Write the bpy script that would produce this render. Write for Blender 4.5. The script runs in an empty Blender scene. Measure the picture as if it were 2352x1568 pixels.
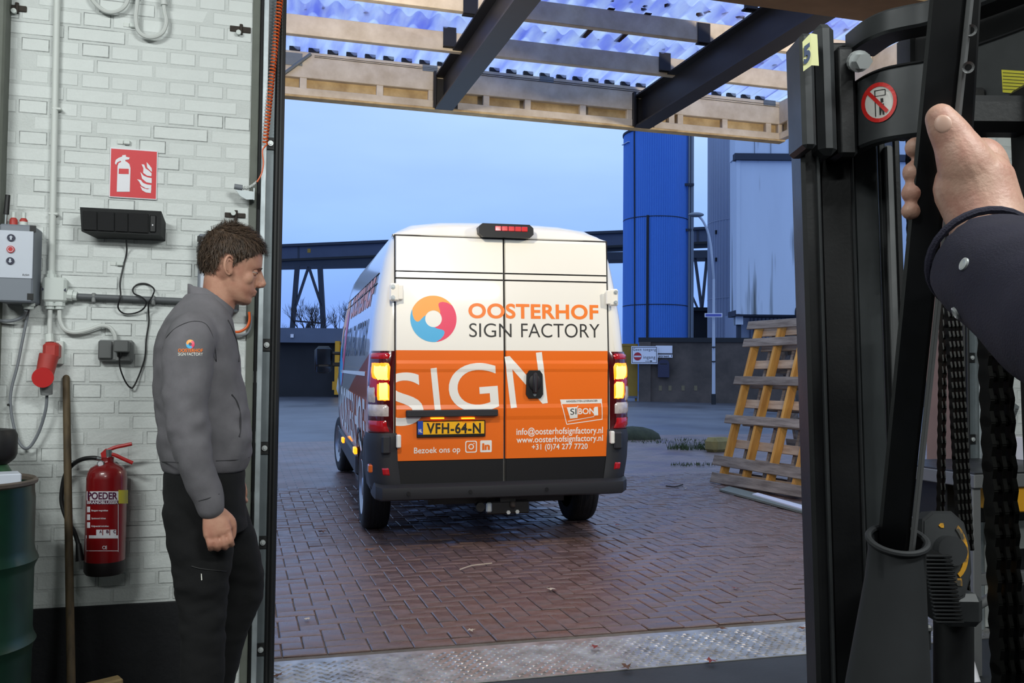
import bpy, bmesh, math, random
from mathutils import Vector, Matrix, Euler
random.seed(7)
sc = bpy.context.scene
COL = sc.collection
PI = math.pi
# ---------------------------------------------------------------- camera
FPX, CX, CY = 2110.0, 1176.0, 784.0
CAM_H, YAW, PITCH, ROLL = 1.30, 0.285, 0.0375, 0.0096
CAM = Vector((0, 0, CAM_H))
FW = Vector((math.sin(YAW)*math.cos(PITCH), math.cos(YAW)*math.cos(PITCH), math.sin(PITCH)))
_R0 = Vector((math.cos(YAW), -math.sin(YAW), 0))
_U0 = _R0.cross(FW)
RT = _R0*math.cos(ROLL) + _U0*math.sin(ROLL)
UP = RT.cross(FW)
cd = bpy.data.cameras.new('camera')
cd.sensor_width = 36.0
cd.lens = FPX/2352*36.0
cd.clip_start = 0.05
cd.clip_end = 1000
co = bpy.data.objects.new('camera', cd)
COL.objects.link(co)
co.matrix_world = Matrix(((RT.x, UP.x, -FW.x, CAM.x), (RT.y, UP.y, -FW.y, CAM.y), (RT.z, UP.z, -FW.z, CAM.z), (0, 0, 0, 1)))
sc.camera = co
# ---------------------------------------------------------------- exposure
vs = sc.view_settings
vs.view_transform = 'Standard'
vs.look = 'None'
vs.gamma = 1.0
vs.use_curve_mapping = False
vs.exposure = 0.0
# ---------------------------------------------------------------- colour helpers
def lin(c):
    o = []
    for x in c[:3]:
        x = x/255.0
        o.append(x/12.92 if x <= 0.04045 else ((x+0.055)/1.055)**2.4)
    return (o[0], o[1], o[2], 1.0)
# ---------------------------------------------------------------- world: overcast blue dusk sky
w = bpy.data.worlds.new('dusk_sky')
sc.world = w
w.use_nodes = True
nt = w.node_tree
nt.nodes.clear()
N = nt.nodes.new
out = N('ShaderNodeOutputWorld'); bg = N('ShaderNodeBackground')
tc = N('ShaderNodeTexCoord'); sp = N('ShaderNodeSeparateXYZ'); rp = N('ShaderNodeValToRGB')
nz = N('ShaderNodeTexNoise'); mp = N('ShaderNodeMapping'); mx = N('ShaderNodeMix'); mx.data_type = 'RGBA'; mx.blend_type = 'MULTIPLY'
rp2 = N('ShaderNodeValToRGB')
rp.color_ramp.elements[0].position = 0.0
rp.color_ramp.elements[0].color = lin((118, 152, 226))
rp.color_ramp.elements[1].position = 0.34
rp.color_ramp.elements[1].color = lin((182, 212, 255))
e = rp.color_ramp.elements.new(0.12); e.color = lin((138, 178, 248))
mp.inputs['Scale'].default_value = (1.2, 1.2, 4.5)
nz.inputs['Scale'].default_value = 2.2
nz.inputs['Detail'].default_value = 4
rp2.color_ramp.elements[0].position = 0.3; rp2.color_ramp.elements[0].color = (0.86, 0.88, 0.93, 1)
rp2.color_ramp.elements[1].position = 0.7; rp2.color_ramp.elements[1].color = (1.06, 1.05, 1.03, 1)
L = nt.links.new
L(tc.outputs['Generated'], sp.inputs[0]); L(sp.outputs['Z'], rp.inputs[0])
L(tc.outputs['Generated'], mp.inputs[0]); L(mp.outputs[0], nz.inputs[0]); L(nz.outputs[0], rp2.inputs[0])
L(rp.outputs[0], mx.inputs[6]); L(rp2.outputs[0], mx.inputs[7]); mx.inputs[0].default_value = 1.0
L(mx.outputs[2], bg.inputs[0]); bg.inputs[1].default_value = 1.24
L(bg.outputs[0], out.inputs[0])
# ---------------------------------------------------------------- lamps of the place (fixtures are built further down)
def area(name, loc, target, sx, sy, power, col):
    d = bpy.data.lights.new(name, 'AREA')
    d.shape = 'RECTANGLE'; d.size = sx; d.size_y = sy; d.energy = power; d.color = col
    o = bpy.data.objects.new(name, d); COL.objects.link(o)
    o.location = loc
    o.rotation_euler = (Vector(target)-Vector(loc)).to_track_quat('-Z', 'Y').to_euler()
    return o
HALL_LAMPS = [(-2.0, 0.45, 3.55), (1.5, -0.35, 3.55), (-0.7, -2.7, 3.55), (2.7, -2.3, 3.55)]
for i, p in enumerate(HALL_LAMPS):
    area('hall_tube_light_offscreen', (p[0], p[1], p[2]-0.06), (p[0], p[1]+3.0, 2.0), 1.4, 0.16, (84, 78, 36, 38)[i], (0.95, 1.0, 0.98))
YARD_LAMPS = [(0.55, 4.62, 3.36), (4.15, 4.62, 3.36)]
for i, p in enumerate(YARD_LAMPS):
    area('yard_flood_light_offscreen', (p[0], p[1]+0.02, p[2]-0.02), (2.1, 8.6, 1.7), 0.22, 0.16, (52, 48)[i], (1.0, 0.87, 0.68))
# ---------------------------------------------------------------- pixel helpers: a photo pixel gives a direction
def ray(px, py):
    return FW + RT*((px-CX)/FPX) - UP*((py-CY)/FPX)
def onY(px, py, y):
    d = ray(px, py); return CAM + d*(y/d.y)
def onZ(px, py, z):
    d = ray(px, py); return CAM + d*((z-CAM_H)/d.z)
def onX(px, py, x):
    d = ray(px, py); return CAM + d*(x/d.x)
def Q(px, py, depth):
    return CAM + ray(px, py)*depth
DW = 4.0                       # the hall side of the front wall
def Wp(px, py, off=0.0):
    return onY(px, py, DW-off)
# ---------------------------------------------------------------- materials
MATS = {}
def M(name, col, rough=0.5, metal=0.0, var=0.0, scale=8.0, bump=0.0, bscale=None, col2=None, coat=0.0, emit=None, estr=0.0, trans=0.0, alpha=1.0, rvar=0.0, spec=0.5, obj_rand=0.0, stretch=None, island=0.0, hard=False, detail=5):
    m = bpy.data.materials.new(name); m.use_nodes = True
    t = m.node_tree; b = t.nodes['Principled BSDF']; n = t.nodes.new; l = t.links.new
    c = lin(col)
    b.inputs['Base Color'].default_value = c
    b.inputs['Roughness'].default_value = rough
    b.inputs['Metallic'].default_value = metal
    b.inputs['Specular IOR Level'].default_value = spec
    b.inputs['Coat Weight'].default_value = coat
    b.inputs['Coat Roughness'].default_value = 0.06
    b.inputs['Transmission Weight'].default_value = trans
    b.inputs['Alpha'].default_value = alpha
    if emit is not None:
        b.inputs['Emission Color'].default_value = lin(emit); b.inputs['Emission Strength'].default_value = estr
    if var or bump or rvar or col2 is not None:
        tcn = n('ShaderNodeTexCoord'); src = tcn.outputs['Object']
        if stretch:
            mpn = n('ShaderNodeMapping'); mpn.inputs['Scale'].default_value = stretch
            l(src, mpn.inputs[0]); src = mpn.outputs[0]
        nzn = n('ShaderNodeTexNoise'); nzn.inputs['Scale'].default_value = scale; nzn.inputs['Detail'].default_value = detail
        nzn.inputs['Roughness'].default_value = 0.6
        l(src, nzn.inputs['Vector'])
        if col2 is not None or var:
            r = n('ShaderNodeValToRGB')
            c2 = lin(col2) if col2 is not None else tuple(max(0, x*(1-var)) for x in c[:3])+(1,)
            r.color_ramp.elements[0].position = 0.44 if hard else 0.33; r.color_ramp.elements[0].color = c2
            r.color_ramp.elements[1].position = 0.54 if hard else 0.67; r.color_ramp.elements[1].color = c
            l(nzn.outputs[0], r.inputs[0]); colout = r.outputs[0]
            l(colout, b.inputs['Base Color'])
        if rvar:
            mr = n('ShaderNodeMapRange'); mr.inputs['From Min'].default_value = 0.35; mr.inputs['From Max'].default_value = 0.65
            mr.inputs['To Min'].default_value = max(0.03, rough-rvar); mr.inputs['To Max'].default_value = min(1, rough+rvar)
            nz2 = n('ShaderNodeTexNoise'); nz2.inputs['Scale'].default_value = scale*0.35; nz2.inputs['Detail'].default_value = 4
            l(src, nz2.inputs['Vector']); l(nz2.outputs[0], mr.inputs['Value']); l(mr.outputs[0], b.inputs['Roughness'])
        if bump:
            nb = n('ShaderNodeTexNoise'); nb.inputs['Scale'].default_value = bscale or scale*4; nb.inputs['Detail'].default_value = 4
            l(src, nb.inputs['Vector'])
            bn = n('ShaderNodeBump'); bn.inputs['Strength'].default_value = bump; bn.inputs['Distance'].default_value = 0.01
            l(nb.outputs[0], bn.inputs['Height']); l(bn.outputs[0], b.inputs['Normal'])
    if obj_rand or island:
        hs = n('ShaderNodeHueSaturation')
        oi = n('ShaderNodeObjectInfo')
        mr = n('ShaderNodeMapRange'); k = obj_rand or island
        if island:
            ge = n('ShaderNodeNewGeometry'); ad = n('ShaderNodeMath'); ad.operation = 'ADD'
            fr = n('ShaderNodeMath'); fr.operation = 'FRACT'
            l(oi.outputs['Random'], ad.inputs[0]); l(ge.outputs['Random Per Island'], ad.inputs[1]); l(ad.outputs[0], fr.inputs[0])
            l(fr.outputs[0], mr.inputs['Value'])
        else:
            l(oi.outputs['Random'], mr.inputs['Value'])
        mr.inputs['To Min'].default_value = 1-k; mr.inputs['To Max'].default_value = 1+k*0.6
        l(mr.outputs[0], hs.inputs['Value'])
        inp = b.inputs['Base Color']
        if inp.is_linked:
            l(inp.links[0].from_socket, hs.inputs['Color'])
        else:
            hs.inputs['Color'].default_value = c
        l(hs.outputs[0], inp)
    MATS[name] = m
    return m
# ---------------------------------------------------------------- mesh builder
def frame(z):
    z = Vector(z).normalized()
    a = Vector((0, 0, 1)) if abs(z.z) < 0.9 else Vector((1, 0, 0))
    x = a.cross(z).normalized(); y = z.cross(x)
    return x, y, z
WM = {}
class MB:
    def __init__(s):
        s.v = []; s.f = []; s.m = []
    def add(s, vs_, fs, m=0):
        o = len(s.v); s.v += [Vector(p) for p in vs_]
        for f in fs:
            s.f.append([i+o for i in f]); s.m.append(m)
        return s
    def box(s, c, size, R=None, m=0, bev=0.0):
        hx, hy, hz = [k/2 for k in size]; c = Vector(c)
        R = R or Matrix.Identity(3)
        if bev <= 0:
            vs_ = [R @ Vector((x*hx, y*hy, z*hz)) + c for x in (-1, 1) for y in (-1, 1) for z in (-1, 1)]
            return s.add(vs_, [(0, 1, 3, 2), (4, 6, 7, 5), (0, 4, 5, 1), (2, 3, 7, 6), (0, 2, 6, 4), (1, 5, 7, 3)], m)
        b = min(bev, hx*0.95, hy*0.95, hz*0.95)
        vs_ = []; idx = {}
        for x in (-1, 1):
            for y in (-1, 1):
                for z in (-1, 1):
                    for ax in range(3):
                        p = [x*(hx-b), y*(hy-b), z*(hz-b)]
                        p[ax] = (x*hx, y*hy, z*hz)[ax]
                        idx[(x, y, z, ax)] = len(vs_); vs_.append(R @ Vector(p) + c)
        fs = []
        I = lambda x, y, z, a: idx[(x, y, z, a)]
        for q in (-1, 1):
            fs.append([I(q, -1, -1, 0), I(q, 1, -1, 0), I(q, 1, 1, 0), I(q, -1, 1, 0)][::q])
            fs.append([I(-1, q, -1, 1), I(-1, q, 1, 1), I(1, q, 1, 1), I(1, q, -1, 1)][::q])
            fs.append([I(-1, -1, q, 2), I(1, -1, q, 2), I(1, 1, q, 2), I(-1, 1, q, 2)][::q])
        for a in (-1, 1):
            for d in (-1, 1):
                fs.append([I(a, d, -1, 0), I(a, d, -1, 1), I(a, d, 1, 1), I(a, d, 1, 0)][::-a*d])
                fs.append([I(a, -1, d, 0), I(a, 1, d, 0), I(a, 1, d, 2), I(a, -1, d, 2)][::-a*d])
                fs.append([I(-1, a, d, 1), I(-1, a, d, 2), I(1, a, d, 2), I(1, a, d, 1)][::-a*d])
                for g in (-1, 1):
                    fs.append([I(a, d, g, 0), I(a, d, g, 1), I(a, d, g, 2)][::a*d*g])
        return s.add(vs_, fs, m)
    def beam(s, p0, p1, wx, wz, up=(0, 0, 1), m=0, bev=0.0):
        """box from p0 to p1, wx wide and wz deep along up"""
        p0 = Vector(p0); p1 = Vector(p1); d = p1-p0; ln = d.length; y = d.normalized()
        x = y.cross(Vector(up)).normalized(); z = x.cross(y)
        R = Matrix((x, y, z)).transposed()
        return s.box((p0+p1)/2, (wx, ln, wz), R, m, bev)
    def cyl(s, p0, p1, r0, r1=None, n=16, m=0, caps=True):
        p0 = Vector(p0); p1 = Vector(p1); r1 = r0 if r1 is None else r1
        x, y, z = frame(p1-p0); vs_ = []
        for p, r in ((p0, r0), (p1, r1)):
            for i in range(n):
                a = 2*PI*i/n; vs_.append(p + x*math.cos(a)*r + y*math.sin(a)*r)
        fs = [(i, (i+1) % n, n+(i+1) % n, n+i) for i in range(n)]
        if caps: fs += [tuple(range(n))[::-1], tuple(range(n, 2*n))]
        return s.add(vs_, fs, m)
    def tube(s, pts, r, n=8, m=0, closed=False, caps=True):
        pts = [Vector(p) for p in pts]; k = len(pts); rr = r if isinstance(r, (list, tuple)) else [r]*k
        tang = []
        for i in range(k):
            a = pts[(i-1) % k] if (closed or i > 0) else pts[i]
            b = pts[(i+1) % k] if (closed or i < k-1) else pts[i]
            tang.append((b-a).normalized())
        x, y, z = frame(tang[0]); vs_ = []
        for i in range(k):
            t = tang[i]; x = (x - t*x.dot(t)).normalized(); y = t.cross(x)
            for j in range(n):
                a = 2*PI*j/n; vs_.append(pts[i] + (x*math.cos(a)+y*math.sin(a))*rr[i])
        fs = []
        for i in range(k if closed else k-1):
            i2 = (i+1) % k
            for j in range(n):
                fs.append((i*n+j, i*n+(j+1) % n, i2*n+(j+1) % n, i2*n+j))
        if caps and not closed: fs += [tuple(range(n))[::-1], tuple(range((k-1)*n, k*n))]
        return s.add(vs_, fs, m)
    def lathe(s, o, axis, prof, n=24, m=0, caps=True, mats=None):
        o = Vector(o); x, y, z = frame(axis); vs_ = []
        for r, h in prof:
            for i in range(n):
                a = 2*PI*i/n; vs_.append(o + z*h + (x*math.cos(a)+y*math.sin(a))*r)
        base = len(s.v); s.v += vs_
        for k in range(len(prof)-1):
            for i in range(n):
                s.f.append([base+k*n+i, base+k*n+(i+1) % n, base+(k+1)*n+(i+1) % n, base+(k+1)*n+i]); s.m.append(mats[k] if mats else m)
        if caps:
            s.f.append([base+i for i in range(n)][::-1]); s.m.append(mats[0] if mats else m)
            s.f.append([base+(len(prof)-1)*n+i for i in range(n)]); s.m.append(mats[-1] if mats else m)
        return s
    def prism(s, poly, o, ux, uy, dv, m=0):
        o = Vector(o); ux = Vector(ux); uy = Vector(uy); dv = Vector(dv); n = len(poly)
        vs_ = [o+ux*a+uy*b for a, b in poly] + [o+ux*a+uy*b+dv for a, b in poly]
        fs = [tuple(range(n))[::-1], tuple(range(n, 2*n))] + [(i, (i+1) % n, n+(i+1) % n, n+i) for i in range(n)]
        return s.add(vs_, fs, m)
    def flat(s, poly, o, ux, uy, m=0):
        o = Vector(o); ux = Vector(ux); uy = Vector(uy)
        return s.add([o+ux*a+uy*b for a, b in poly], [tuple(range(len(poly)))], m)
    def ell(s, c, r, n=16, k=10, R=None, m=0):
        c = Vector(c); r = r if isinstance(r, (list, tuple)) else (r, r, r); R = R or Matrix.Identity(3)
        vs_ = [c + R @ Vector((0, 0, -r[2]))]
        for i in range(1, k):
            t = PI*i/k - PI/2
            for j in range(n):
                a = 2*PI*j/n
                vs_.append(c + R @ Vector((r[0]*math.cos(t)*math.cos(a), r[1]*math.cos(t)*math.sin(a), r[2]*math.sin(t))))
        vs_.append(c + R @ Vector((0, 0, r[2]))); T = len(vs_)-1
        fs = [(0, 1+(j+1) % n, 1+j) for j in range(n)]
        for i in range(k-2):
            for j in range(n):
                fs.append((1+i*n+j, 1+i*n+(j+1) % n, 1+(i+1)*n+(j+1) % n, 1+(i+1)*n+j))
        fs += [(1+(k-2)*n+j, 1+(k-2)*n+(j+1) % n, T) for j in range(n)]
        return s.add(vs_, fs, m)
    def loft(s, rings, m=0, caps=True, closed=True):
        n = len(rings[0]); vs_ = [p for r in rings for p in r]; fs = []
        for i in range(len(rings)-1):
            for j in range(n if closed else n-1):
                fs.append((i*n+j, i*n+(j+1) % n, (i+1)*n+(j+1) % n, (i+1)*n+j))
        if caps and closed: fs += [tuple(range(n))[::-1], tuple(range((len(rings)-1)*n, len(rings)*n))]
        return s.add(vs_, fs, m)
    def mesh(s, name, mats, inv=None, smooth=False, fixn=True):
        me = bpy.data.meshes.new(name)
        vs_ = [inv @ p for p in s.v] if inv is not None else s.v
        me.from_pydata([tuple(p) for p in vs_], [], s.f)
        for mm in (mats if isinstance(mats, (list, tuple)) else [mats]):
            me.materials.append(MATS[mm])
        me.polygons.foreach_set('material_index', s.m)
        if fixn:
            b = bmesh.new(); b.from_mesh(me); bmesh.ops.recalc_face_normals(b, faces=b.faces); b.to_mesh(me); b.free()
        if smooth:
            me.polygons.foreach_set('use_smooth', [True]*len(me.polygons))
            me.set_sharp_from_angle(angle=math.radians(smooth if smooth is not True else 40))
        me.update()
        return me
    def build(s, name, mats, parent=None, smooth=False, local=False, kind=None, fixn=True):
        inv = None
        if parent is not None and not local:
            top = parent
            while top.parent is not None: top = top.parent
            if top.name in WM: inv = WM[top.name].inverted()
        me = s.mesh(name, mats, inv, smooth, fixn)
        o = bpy.data.objects.new(name, me); COL.objects.link(o)
        if parent is not None: o.parent = parent
        if kind: o['kind'] = kind
        return o
def thing(name, label, cat, loc=(0, 0, 0), rot=None, group=None):
    o = bpy.data.objects.new(name, None); COL.objects.link(o)
    o.empty_display_size = 0.1
    mt = Matrix.Translation(Vector(loc))
    if rot is not None:
        mt = mt @ rot.to_4x4()
    o.matrix_world = mt
    WM[o.name] = mt.copy()
    o['label'] = label; o['category'] = cat
    if group: o['group'] = group
    return o
def tag(o, label, cat, group=None):
    o['label'] = label; o['category'] = cat
    if group: o['group'] = group
    return o
def single(name, label, cat, mb, mats, base, smooth=False, group=None, kind=None):
    """a thing that is one mesh; world-space vertices, origin moved to its base"""
    inv = Matrix.Translation(-Vector(base))
    o = bpy.data.objects.new(name, mb.mesh(name, mats, inv, smooth)); COL.objects.link(o)
    o.location = base
    tag(o, label, cat, group)
    if kind: o['kind'] = kind
    return o
def struct(name, mb, mats, smooth=False, parent=None, label=None):
    o = mb.build(name, mats, parent, smooth)
    if parent is None: o['kind'] = 'structure'
    if label: o['label'] = label
    return o
# ---------------------------------------------------------------- lettering: text turned into flat mesh
_TXT = {}
def text2d(s, bold=0.0, shear=0.0, space=1.0):
    key = (s, bold, shear, space)
    if key in _TXT: return _TXT[key]
    cu = bpy.data.curves.new('txt', 'FONT'); cu.body = s; cu.size = 1.0; cu.offset = bold; cu.shear = shear; cu.space_character = space
    cu.resolution_u = 8
    ob = bpy.data.objects.new('txt', cu); COL.objects.link(ob)
    bpy.context.view_layer.update()
    dg = bpy.context.evaluated_depsgraph_get()
    me = bpy.data.meshes.new_from_object(ob.evaluated_get(dg))
    vs_ = [(v.co.x, v.co.y) for v in me.vertices]; fs = [tuple(p.vertices) for p in me.polygons]
    x0 = min(p[0] for p in vs_); x1 = max(p[0] for p in vs_); y0 = min(p[1] for p in vs_); y1 = max(p[1] for p in vs_)
    vs_ = [((x-x0)/(x1-x0), (y-y0)/(y1-y0)) for x, y in vs_]
    bpy.data.objects.remove(ob); bpy.data.curves.remove(cu); bpy.data.meshes.remove(me)
    _TXT[key] = (vs_, fs, (x1-x0)/(y1-y0))
    return _TXT[key]
def put_text(mb, s, fn, m=0, bold=0.0, shear=0.0, space=1.0, clip=None):
    """fn maps (0..1, 0..1) over the text's box to 3D; clip = (co, no) keeps the side no points away from"""
    vs_, fs, asp = text2d(s, bold, shear, space)
    P = [Vector(fn(a, b)) for a, b in vs_]
    if clip is not None:
        me = bpy.data.meshes.new('t'); me.from_pydata([tuple(p) for p in P], [], fs)
        b = bmesh.new(); b.from_mesh(me)
        bmesh.ops.bisect_plane(b, geom=b.verts[:]+b.edges[:]+b.faces[:], plane_co=clip[0], plane_no=clip[1], clear_outer=True)
        b.verts.index_update()
        P = [v.co.copy() for v in b.verts]; fs = [tuple(v.index for v in f.verts) for f in b.faces]
        b.free(); bpy.data.meshes.remove(me)
    mb.add(P, fs, m)
def quad_fn(p00, p10, p01):
    p00 = Vector(p00); ux = Vector(p10)-p00; uy = Vector(p01)-p00
    return lambda a, b: p00+ux*a+uy*b
def smooth_pts(pts, k=6, closed=False):
    """Catmull-Rom through points"""
    pts = [Vector(p) for p in pts]; n = len(pts); o = []
    rng = range(n) if closed else range(n-1)
    for i in rng:
        g = (lambda j: pts[j % n]) if closed else (lambda j: pts[min(max(j, 0), n-1)])
        a, b, c, d = g(i-1), g(i), g(i+1), g(i+2)
        for t in range(k):
            t = t/k
            o.append(0.5*((2*b)+(c-a)*t+(2*a-5*b+4*c-d)*t*t+(3*b-a-3*c+d)*t**3))
    if not closed: o.append(pts[-1])
    return o
# ================================================================ materials
M('floor_concrete', (54, 57, 60), 0.7, var=0.35, scale=3.0, bump=0.15, bscale=60)
M('ceiling_grey', (150, 152, 150), 0.9)
M('hall_wall', (196, 200, 198), 0.85, var=0.08, scale=3)
M('brick_white', (214, 218, 216), 0.62, var=0.05, scale=9, bump=0.25, bscale=70, obj_rand=0.03)
M('brick_edge', (210, 214, 212), 0.8, col2=(178, 181, 180), scale=9)  # shade of the bed joints painted on the brick edges, stronger below
M('brick_edge_shade', (198, 202, 200), 0.8, col2=(96, 98, 98), scale=11)
M('mortar_white', (206, 210, 208), 0.75, var=0.08, scale=10, bump=0.35, bscale=120)
M('tar_black', (19, 20, 25), 0.75, var=0.3, scale=12, bump=0.2)
M('lintel_wood', (176, 146, 108), 0.8, var=.2, scale=5)
M('wall_outside', (84, 62, 52), 0.85, var=0.3, scale=9)
M('paver', (114, 90, 84), 0.38, col2=(88, 69, 64), scale=14, bump=0.16, bscale=260, rvar=0.16, island=0.14, spec=0.8)
M('paver_sand', (112, 102, 90), 0.9, var=0.3, scale=20)
M('asphalt', (82, 84, 94), 0.44, col2=(60, 61, 70), scale=0.9, bump=0.15, bscale=120, rvar=0.14, spec=1.0)
M('verge', (58, 62, 44), 0.95, var=0.5, scale=8, bump=0.6, bscale=60)
M('tread_alu', (188, 188, 188), 0.42, 0.6, col2=(142, 138, 134), scale=10, rvar=0.14)
M('galv', (178, 186, 190), 0.45, 0.6, var=0.15, scale=25, rvar=0.1)
M('galv_dark', (116, 124, 128), 0.5, 0.5, var=0.15, scale=14)
M('frame_greygreen', (104, 108, 100), 0.7, var=0.2, scale=10)
M('rubber', (14, 15, 17), 0.55)
M('steel_black', (20, 21, 24), 0.5, 0.0, var=0.3, scale=9)
M('bolt_steel', (198, 202, 202), 0.38, 0.45)
M('rust', (58, 50, 44), 0.8, var=0.4, scale=30)
# ================================================================ the hall
X_JAMB_L, X_JAMB_R = 0.075, 3.72
X_PIER = -0.905
fl = MB(); fl.box((1.0, -1.2, -0.1), (11.0, 10.1, 0.2)); fl.box((1.0, 3.95, -0.1), (11.0, 0.2, 0.2))
struct('floor', fl, 'floor_concrete')
struct('ceiling', MB().box((1.0, -1.0, 3.85), (11.0, 10.6, 0.2)), 'ceiling_grey')
struct('wall_back', MB().box((1.0, -6.15, 1.9), (11.0, 0.3, 3.8)), 'hall_wall')
struct('wall_side_left', MB().box((-4.35, -1.0, 1.9), (0.3, 10.3, 3.8)), 'hall_wall')
struct('wall_side_right', MB().box((6.35, -1.0, 1.9), (0.3, 10.3, 3.8)), 'hall_wall')
struct('wall_front_lintel', MB().box((1.9, DW+0.17, 3.62), (3.72, 0.33, 0.62)), 'lintel_wood')
# pier that stands proud of the wall at its left end
pr = MB().box((X_PIER-0.22, DW+0.06, 1.9), (0.44, 0.30, 3.8), bev=0.008)
struct('wall_pier', pr, 'frame_greygreen')
# ---- brick walls: painted English bond, each brick a piece of its own
def brick_mesh(name, ln, ht, dep, dark):
    mb = MB(); b = 0.0035; hx, hz = ln/2, ht/2
    vs_ = [(-hx+b, -dep, -hz+b), (hx-b, -dep, -hz+b), (hx-b, -dep, hz-b), (-hx+b, -dep, hz-b),
           (-hx, -dep+.002, -hz), (hx, -dep+.002, -hz), (hx, -dep+.002, hz), (-hx, -dep+.002, hz),
           (-hx, 0.01, -hz), (hx, 0.01, -hz), (hx, 0.01, hz), (-hx, 0.01, hz)]
    mb.add(vs_, [(0, 1, 2, 3)], 0)
    mb.add([], [], 0)
    o = 0
    for i in range(4):
        j = (i+1) % 4
        mb.f.append([i, 4+i, 4+j, j]); mb.m.append(1)
        mb.f.append([4+i, 8+i, 8+j, 4+j]); mb.m.append(1)
    return mb.mesh(name, ['brick_white', 'brick_edge_shade' if dark else 'brick_edge'])
CO = 0.0625
BR = {}
for dk in (0, 1):
    for q in range(3):
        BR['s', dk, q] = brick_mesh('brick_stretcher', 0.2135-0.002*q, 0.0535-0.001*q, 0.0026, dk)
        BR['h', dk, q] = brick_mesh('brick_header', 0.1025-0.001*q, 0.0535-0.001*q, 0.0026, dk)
def lay_wall(parent, x0, x1, z0, z1, phx, limit=None, rnd=None):
    rnd = rnd or random.Random(3); n = 0
    k0 = int(math.floor(z0/CO)); k1 = int(math.ceil(z1/CO))
    cnt = 0
    for k in range(k0, k1):
        z = (k+0.5)*CO + 0.004
        if z < z0+0.03 or z > z1-0.03: continue
        kind = 'h' if k % 2 else 's'
        pit = 0.111 if kind == 'h' else 0.222
        off = phx + (0 if kind == 'h' else (0.0555 if (k//2) % 2 else 0.1665))
        i0 = int(math.floor((x0-off)/pit))
        x = off+i0*pit
        while x < x1:
            cx = x+pit/2
            if cx-pit/2 > x0-0.09 and cx+pit/2 < x1+0.09:
                me = BR[kind, 1 if rnd.random() < 0.35 else 0, rnd.randrange(3)]
                o = bpy.data.objects.new('brick', me); COL.objects.link(o); o.parent = parent
                o.location = (cx+rnd.uniform(-.0025, .0025), DW+rnd.uniform(-0.0008, 0.0022), z+rnd.uniform(-.0012, .0012))
                o.rotation_euler = (rnd.uniform(-.008, .008), rnd.uniform(-.006, .006), rnd.uniform(-.006, .006))
                cnt += 1
            x += pit
    return cnt
struct('wall_front_left', MB().box((-2.90, DW+0.165, 1.9), (3.1, 0.33, 3.8)), 'hall_wall')
struct('wall_front_right', MB().box((X_JAMB_R+2.70, DW+0.165, 1.9), (0.3, 0.33, 3.8)), 'hall_wall')
struct('wall_top_left', MB().box((-0.05, DW+0.165, 3.87), (0.2, 0.33, 0.1)), 'hall_wall') if False else None
wl = MB().box(((X_PIER+X_JAMB_L)/2-0.01, DW+0.165, 1.9), (X_JAMB_L-X_PIER-0.02, 0.33, 3.8))
wall_left = struct('wall_left', wl, 'mortar_white')
BASE_Z = Wp(240, 1391).z
phx0 = Wp(113, 226).x
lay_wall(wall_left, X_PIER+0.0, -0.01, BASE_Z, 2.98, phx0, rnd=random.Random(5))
wr = MB().box((X_JAMB_R+1.3, DW+0.165, 1.9), (2.6, 0.33, 3.8))
wall_right = struct('wall_right', wr, 'mortar_white')
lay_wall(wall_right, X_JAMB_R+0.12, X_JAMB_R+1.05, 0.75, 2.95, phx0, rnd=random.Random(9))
# black tarred foot of the walls
struct('baseboard_left', MB().box(((X_PIER-0.01)/2, DW-0.004, (BASE_Z+0.004)/2), (-X_PIER-0.01, 0.016, BASE_Z+0.004), bev=0.003), 'tar_black')
struct('baseboard_right', MB().box((X_JAMB_R+1.35, DW-0.004, 0.2), (2.5, 0.016, 0.4), bev=0.003), 'tar_black')
# ---- overhead door: vertical guide rails left and right of the opening
def door_side(name, sgn, xj):
    """sgn +1: opening lies towards +x"""
    root = bpy.data.objects.new(name, None); COL.objects.link(root); root['kind'] = 'structure'
    WM[root.name] = Matrix.Identity(4)
    X = lambda d: xj + sgn*d
    H = 3.4
    def bar(nm, d0, d1, y0, y1, mat, bev=0.002, z1=H):
        o = MB().box(((X(d0)+X(d1))/2, (y0+y1)/2, z1/2), (abs(d1-d0), y1-y0, z1), bev=bev).build(nm, mat, root)
        return o
    bar('jamb_strip', -0.062, -0.031, DW-0.012, DW+0.06, 'frame_greygreen')
    bar('gap_shade', -0.031, -0.017, DW-0.004, DW+0.05, 'rubber')  # black strip painted in for the shade inside the rail gap
    bar('guide_rail', -0.017, -0.003, DW-0.05, DW+0.03, 'galv')
    bar('guide_lip', -0.017, 0.004, DW-0.056, DW-0.048, 'galv')
    bar('angle_plate', -0.003, 0.036, DW-0.016, DW-0.008, 'galv_dark')
    bar('rubber_seal', 0.036, 0.075, DW-0.03, DW+0.012, 'rubber', 0.006)
    bar('seal_lip', 0.052, 0.066, DW-0.044, DW-0.028, 'rubber', 0.004)
    for z in (0.16, 0.60, 0.99, 1.42, 2.27):
        b = MB(); b.box((X(0.018), DW-0.019, z), (0.036, 0.008, 0.052), bev=0.001)
        bk = b.build('rail_bracket', 'rubber', root)
        s_ = MB(); s_.cyl((X(0.02), DW-0.022, z), (X(0.02), DW-0.030, z), 0.0115, n=14); s_.cyl((X(0.02), DW-0.029, z), (X(0.02), DW-0.035, z), 0.006, n=8)
        s_.build('bolt', 'bolt_steel', bk, smooth=True)
    return root
door1 = door_side('door_1', 1, X_JAMB_L)
# the slotted sticker-like openings in the angle plate near the top
sl = MB()
for k in range(3):
    sl.box((X_JAMB_L+0.022, DW-0.0165, 2.62-k*0.017), (0.024, 0.003, 0.008))
sl.build('slot', 'rubber', door1)
door2 = door_side('door_2', -1, X_JAMB_R)
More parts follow.
